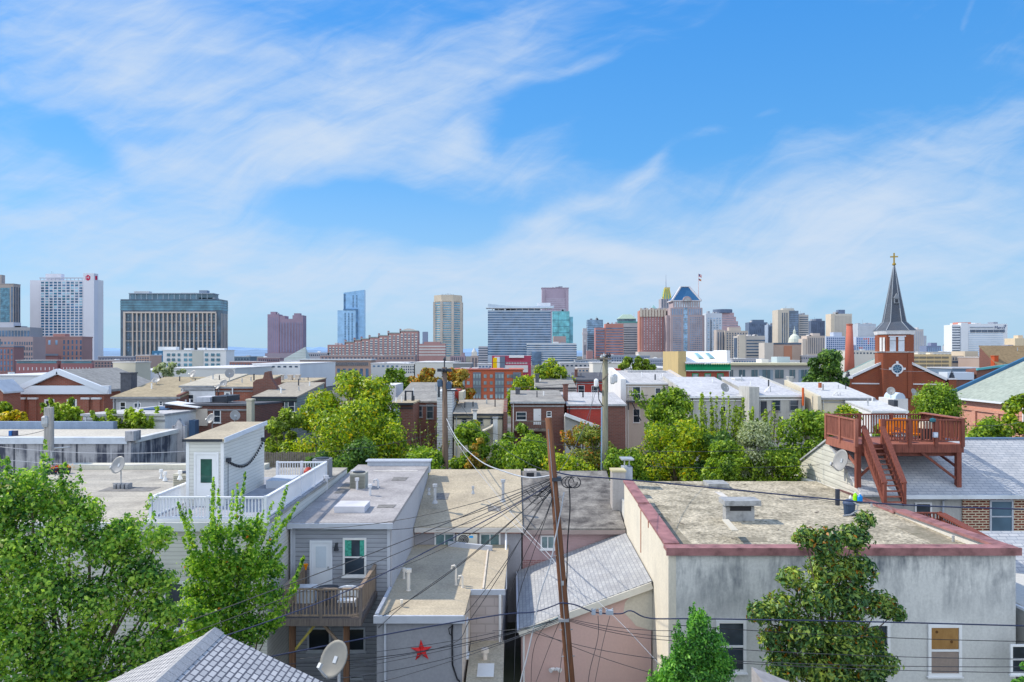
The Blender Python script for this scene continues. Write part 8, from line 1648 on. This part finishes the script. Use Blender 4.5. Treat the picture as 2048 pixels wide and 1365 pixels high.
def wire(label, pts, r=.02, mat=None, sag=0.0, group=None, name='overhead_wire', n=9, cat='wire', wob=0.0):
    V = [P(*p) for p in pts]; out = []
    if len(V) == 2:
        for i in range(n): f = i/(n-1); p = V[0].lerp(V[1], f); p.z -= sag*4*f*(1-f); out.append(p)
    else:
        for i in range(len(V) - 1):
            p0, p1, p2, p3 = V[max(i-1, 0)], V[i], V[i+1], V[min(i+2, len(V)-1)]
            for j in range(5):
                s = j/5; out.append(.5*((2*p1) + (p2 - p0)*s + (2*p0 - 5*p1 + 4*p2 - p3)*s*s + (3*p1 - p0 - 3*p2 + p3)*s**3))
        out.append(V[-1])
    if wob:
        for p in out[1:-1]: p += Vector((random.uniform(-wob, wob), 0, random.uniform(-wob, wob)))
    o = MB().tube(out, r, 5).build(name, mat or GRW, None, True); return tag(o, label, cat, group)
G1 = 'service wires fanning out left from the leaning pole'
wire('upper dark service wire from the leaning pole down across the timber balcony', [(1107, 956, YP), (1040, 985, YP), (800, 1085, 26), (570, 1172, 25), (330, 1258, 24), (-20, 1358, 23)], .017, GRW, group=G1)
wire('second service wire just below the upper one, crossing the balcony door', [(1107, 960, YP), (1040, 995, YP), (800, 1105, 26), (560, 1200, 25), (300, 1295, 24), (-10, 1385, 23)], .014, GRW, group=G1)
wire('blue service wire crossing the balcony rail towards the near shingle roof', [(1108, 965, YP), (1030, 1010, YP), (860, 1100, 26), (700, 1180, 25), (540, 1242, 24), (330, 1310, 23), (130, 1372, 22)], .02, BLU_W, group=G1)
wire('service wire ending at the left corner of the red star wall', [(1108, 968, YP), (1060, 1010, YP), (930, 1120, 28), (820, 1200, 29.5), (757, 1256, 30.3)], .014, GRW, group=G1)
wire('service wire looping down past the tan rear wing roof edge', [(1108, 972, YP), (1075, 1020, YP), (1000, 1150, 28), (940, 1240, 29), (900, 1290, 29.6), (700, 1330, 26)], .014, GRW, group=G1)
wire('steep wire from the leaning pole down between the tan and dark roof houses', [(1108, 985, YP), (1088, 1040, YP), (1050, 1110, 29), (1015, 1200, 31), (1000, 1290, 32)], .013, GRW, group=G1)
wire('second steep wire hanging left of the leaning pole', [(1109, 985, YP), (1094, 1030, YP), (1062, 1120, 29), (1035, 1210, 31), (1028, 1370, 31)], .013, GRW, group=G1)
wire('thick blue cable rising from lower left to the leaning pole', [(400, 1348, 23), (540, 1314, 24), (800, 1264, 25.5), (1000, 1230, 26.5), (1070, 1224, 27), (1122, 1206, 26.8)], .024, BLU_W, name='thick_cable', cat='cable')
wire('thick blue cable leaving the leaning pole to the right with grey splice boxes', [(1122, 1206, 26.8), (1150, 1210, 26.8), (1190, 1225, 26.8), (1240, 1228, 26.8), (1262, 1222, 26.6), (1300, 1237, 26.5), (1400, 1238, 26), (1700, 1243, 25.5), (2080, 1253, 25)], .024, BLU_W, name='thick_cable', cat='cable')
for i, (px, w_, lb) in enumerate([(1187, .14, 'small grey splice box hung on the blue cable, nearest the pole'), (1201, .1, 'tiny grey splice box, second on the blue cable'), (1219, .26, 'largest grey splice box on the blue cable, farthest from the pole')]):
    c = P(px, 1225, 26.78); t = thing('splice_box', lb, 'splice box', (c.x, 26.78, c.z)); MB().box(c.x - w_/2, c.x + w_/2, 26.7, 26.86, c.z - .07, c.z + .08).build('box', plain((.34, .38, .44), .5), t); MB().tube([(c.x - w_*.4, 26.78, c.z + .083), (c.x - w_*.4, 26.78, c.z + .14)], .03, 6).tube([(c.x + w_*.4, 26.78, c.z + .083), (c.x + w_*.4, 26.78, c.z + .14)], .03, 6).build('clamp', GALV, t)
wire('dark upper cable from the leaning pole across the gravel roof to the right edge', [(1113, 945, YP), (1150, 952, YP), (1220, 957, 27), (1340, 968, 27), (1600, 993, 27), (1800, 1010, 27), (2080, 1020, 27)], .026, BLU_W, name='thick_cable', cat='cable')
wire('white slack cable swooping from the left pole to the leaning pole', [(893, 838, 53.8), (915, 880, 47), (960, 922, 39), (1010, 944, 32), (1060, 956, 28.5), (1108, 950, YP)], .03, WHW, name='thick_cable', cat='cable')
wire('thin white guy wire from the left pole across the tan roof', [(894, 852, 53.8), (930, 910, 48), (990, 985, 40), (1042, 1050, 34), (1100, 1112, 30), (1118, 1140, 27.2)], .014, WHW)
wire('pale wire running from the tan roof down across the shingled lean-to', [(975, 1002, 40), (1040, 1060, 35), (1110, 1130, 33), (1180, 1190, 31), (1250, 1255, 29), (1365, 1380, 27)], .013, WHW)
wire('black cable hanging straight down at the right of the leaning pole', [(1138, 968, YP - .15), (1140, 1020, YP - .15), (1135, 1090, YP - .1), (1134, 1150, YP), (1131, 1215, YP)], .024, BLACKM, name='thick_cable', cat='cable')
wire('white twisted cable crossing the leaning pole down to its left', [(1128, 985, YP - .2), (1122, 1020, YP - .25), (1112, 1070, YP - .3), (1100, 1130, YP - .3), (1080, 1190, YP - .3), (1062, 1280, YP - .3), (1036, 1385, YP - .3)], .026, WHW, wob=.006, name='thick_cable', cat='cable')
for i, (a, b_, lb) in enumerate([((1130, 1236, YP), (1345, 1262, 26), 'top of the fine wires crossing the pink wall to the right of the pole'), ((1130, 1238, YP), (1345, 1274, 26), 'second fine wire crossing the pink wall below the splice boxes'), ((1130, 1240, YP), (1345, 1282, 26), 'third fine wire crossing the pink wall below the splice boxes'), ((1055, 1262, 28), (1312, 1318, 26), 'fourth fine wire, lower across the pink wall'), ((1070, 1260, 28), (1310, 1348, 26), 'lowest fine wire slanting across the pink wall'),
        ((1123, 1236, YP), (985, 1262, 28), 'fine wire from the pole to the tan wing corner, upper'), ((1123, 1239, YP), (700, 1338, 25), 'long fine wire from the pole past the red star to lower left'), ((1123, 1241, YP), (760, 1365, 25), 'lowest long fine wire from the pole to the bottom left'), ((990, 1266, 28), (600, 1318, 24), 'fine wire over the red star wall towards the dish')]):
    wire(lb, [a, b_], .011, GRW, .12, 'fine wires about the leaning pole')
wire('thin dark wire hanging down the pink wall, left of two', [(1196, 1232, 26.8), (1196, 1275, 26.8), (1180, 1340, 26.8), (1174, 1390, 26.8)], .012, GRW); wire('thin dark wire hanging down the pink wall, right of two', [(1220, 1232, 26.8), (1205, 1290, 26.8), (1185, 1390, 26.8)], .01, GRW)
wire('bundle of thin wires rising left to the pole above the pink gable', [(1045, 1258, 31), (1080, 1252, 29), (1123, 1232, YP)], .03, plain((.25, .33, .36), .6))
wire('wire dropping down the left edge of the pink wall', [(1100, 1240, 28), (1075, 1275, 29), (1064, 1320, 30), (1062, 1390, 31)], .011, GRW); wire('wire from the pole to the ground in front of the pink wall lamp', [(1120, 1242, YP), (1100, 1290, 28), (1070, 1370, 29)], .01, GRW); wire('wire dangling right of the pole across the pink wall', [(1131, 1250, YP), (1124, 1310, YP), (1113, 1390, YP)], .012, GRW)
for i, (y0, y1, lb) in enumerate([(1262, 1284, 'upper of four dark wires crossing the boarded window'), (1303, 1319, 'second of four dark wires crossing below the plywood'), (1328, 1334, 'third of four dark wires near the window sill'), (1330, 1346, 'lowest of four dark wires crossing the window sill')]):
    wire(lb, [(1345, y0 - 12, 25.5), (2080, y1, 24.5)], .012, BLACKM if i == 0 else GRW, .1, 'dark wires before the stucco wall')
for i, (a, b_, lb, mt) in enumerate([((-20, 892, 42), (372, 903, 42), 'upper of two pale wires in front of the concrete wall', WHW), ((-20, 917, 42), (372, 926, 42), 'lower of two pale wires in front of the concrete wall', WHW), ((-20, 870, 50), (98, 858, 47), 'short wire from the left edge to the grey post', GRW),
        ((889, 722, Y2), (1204, 715, Y3), 'high wire joining the tops of the left and middle poles', GRW), ((898, 775, Y2), (1205, 760, Y3), 'lower wire joining the left and middle poles', GRW), ((900, 848, Y2), (1205, 898, Y3), 'sagging wire between left and middle poles over the trees', GRW), ((1214, 900, Y3), (1660, 892, 50), 'wire from the middle pole over the hedge to the red deck', GRW), ((1214, 928, Y3), (1640, 930, 50), 'low wire from the middle pole over the grey leaved tree', GRW), ((1188, 770, Y3), (1176, 852, 60), 'dashed looking pale wire falling from the white drum', WHW),
        ((640, 905, 50), (888, 862, Y2), 'wire over the bright green tree mass to the left pole', GRW), ((1040, 738, 200), (1204, 716, Y3), 'faint wire from the brick apartments to the middle pole', GRW), ((2080, 835, 48), (1930, 850, 46), 'short wire at the right edge above the shingle roof', GRW), ((1760, 738, 110), (1890, 742, 110), 'fine wire crossing the rose window of the church', WHW)]):
    wire(lb, [a, b_], .016 if i < 9 else .014, mt, .25)
wire('wire following the roof ridge row to the right, low over the gravel roof edge', [(1260, 960, 46), (1440, 975, 44), (1676, 1005, 40.3)], .014, GRW)

rs = random.Random(12)
for i, (x0, y0, x1, y1, Yb, sg, lb) in enumerate([(1104, 956, 585, 1058, 33, .5, 'dark wire from the pole to the left eave of the grey clapboard house'), (1104, 958, 783, 1060, 33.9, .4, 'dark wire from the pole to the right eave of the grey clapboard house'), (1105, 962, 700, 1165, 31, .5, 'dark wire from the pole to the balcony rail corner'),
        (1106, 964, 760, 1235, 30.4, .4, 'dark wire from the pole to the tan wing front left eave'), (1107, 968, 925, 1235, 30.4, .3, 'dark wire from the pole to the tan wing front right eave'), (1106, 966, 870, 1062, 41.7, .3, 'dark wire from the pole to the left small window eave'), (1108, 972, 1012, 1062, 41.7, .2, 'dark wire from the pole to the tan roof right gutter'),
        (1112, 950, 880, 740, 54, 1.2, 'dark wire rising from the leaning pole to the left pole cross arm'), (1114, 950, 1206, 722, 54, 1.0, 'dark wire rising from the leaning pole to the middle pole cross arm'), (1123, 1236, 430, 1330, 23, .5, 'low dark wire from the pole to above the near shingle ridge'), (1123, 1238, 600, 1365, 23, .4, 'low dark wire from the pole passing the large grey dish')]):
    wire(lb, [(x0, y0, YP), (x1, y1, Yb)], .0135, BLACKM if i % 2 else GRW, sg, 'service wires fanning out left from the leaning pole' if i < 7 else None)
m = MB()
for k in range(9):
    a = P(1108, 955 + 3*k, YP - .1); b_ = P(1062 + rs.uniform(-14, 20), 962 + rs.uniform(0, 45), YP + .3); mid = a.lerp(b_, .5) + Vector((rs.uniform(-.15, .15), rs.uniform(-.1, .1), -rs.uniform(.1, .5)))
    m.tube([a, a.lerp(mid, .6) + Vector((0, 0, -.06)), mid, b_.lerp(mid, .4) + Vector((0, 0, -.08)), b_], .013, 5)
tag(m.build('wire_tangle', BLACKM), 'tangle of black wire loops just left of the leaning pole', 'wire tangle')
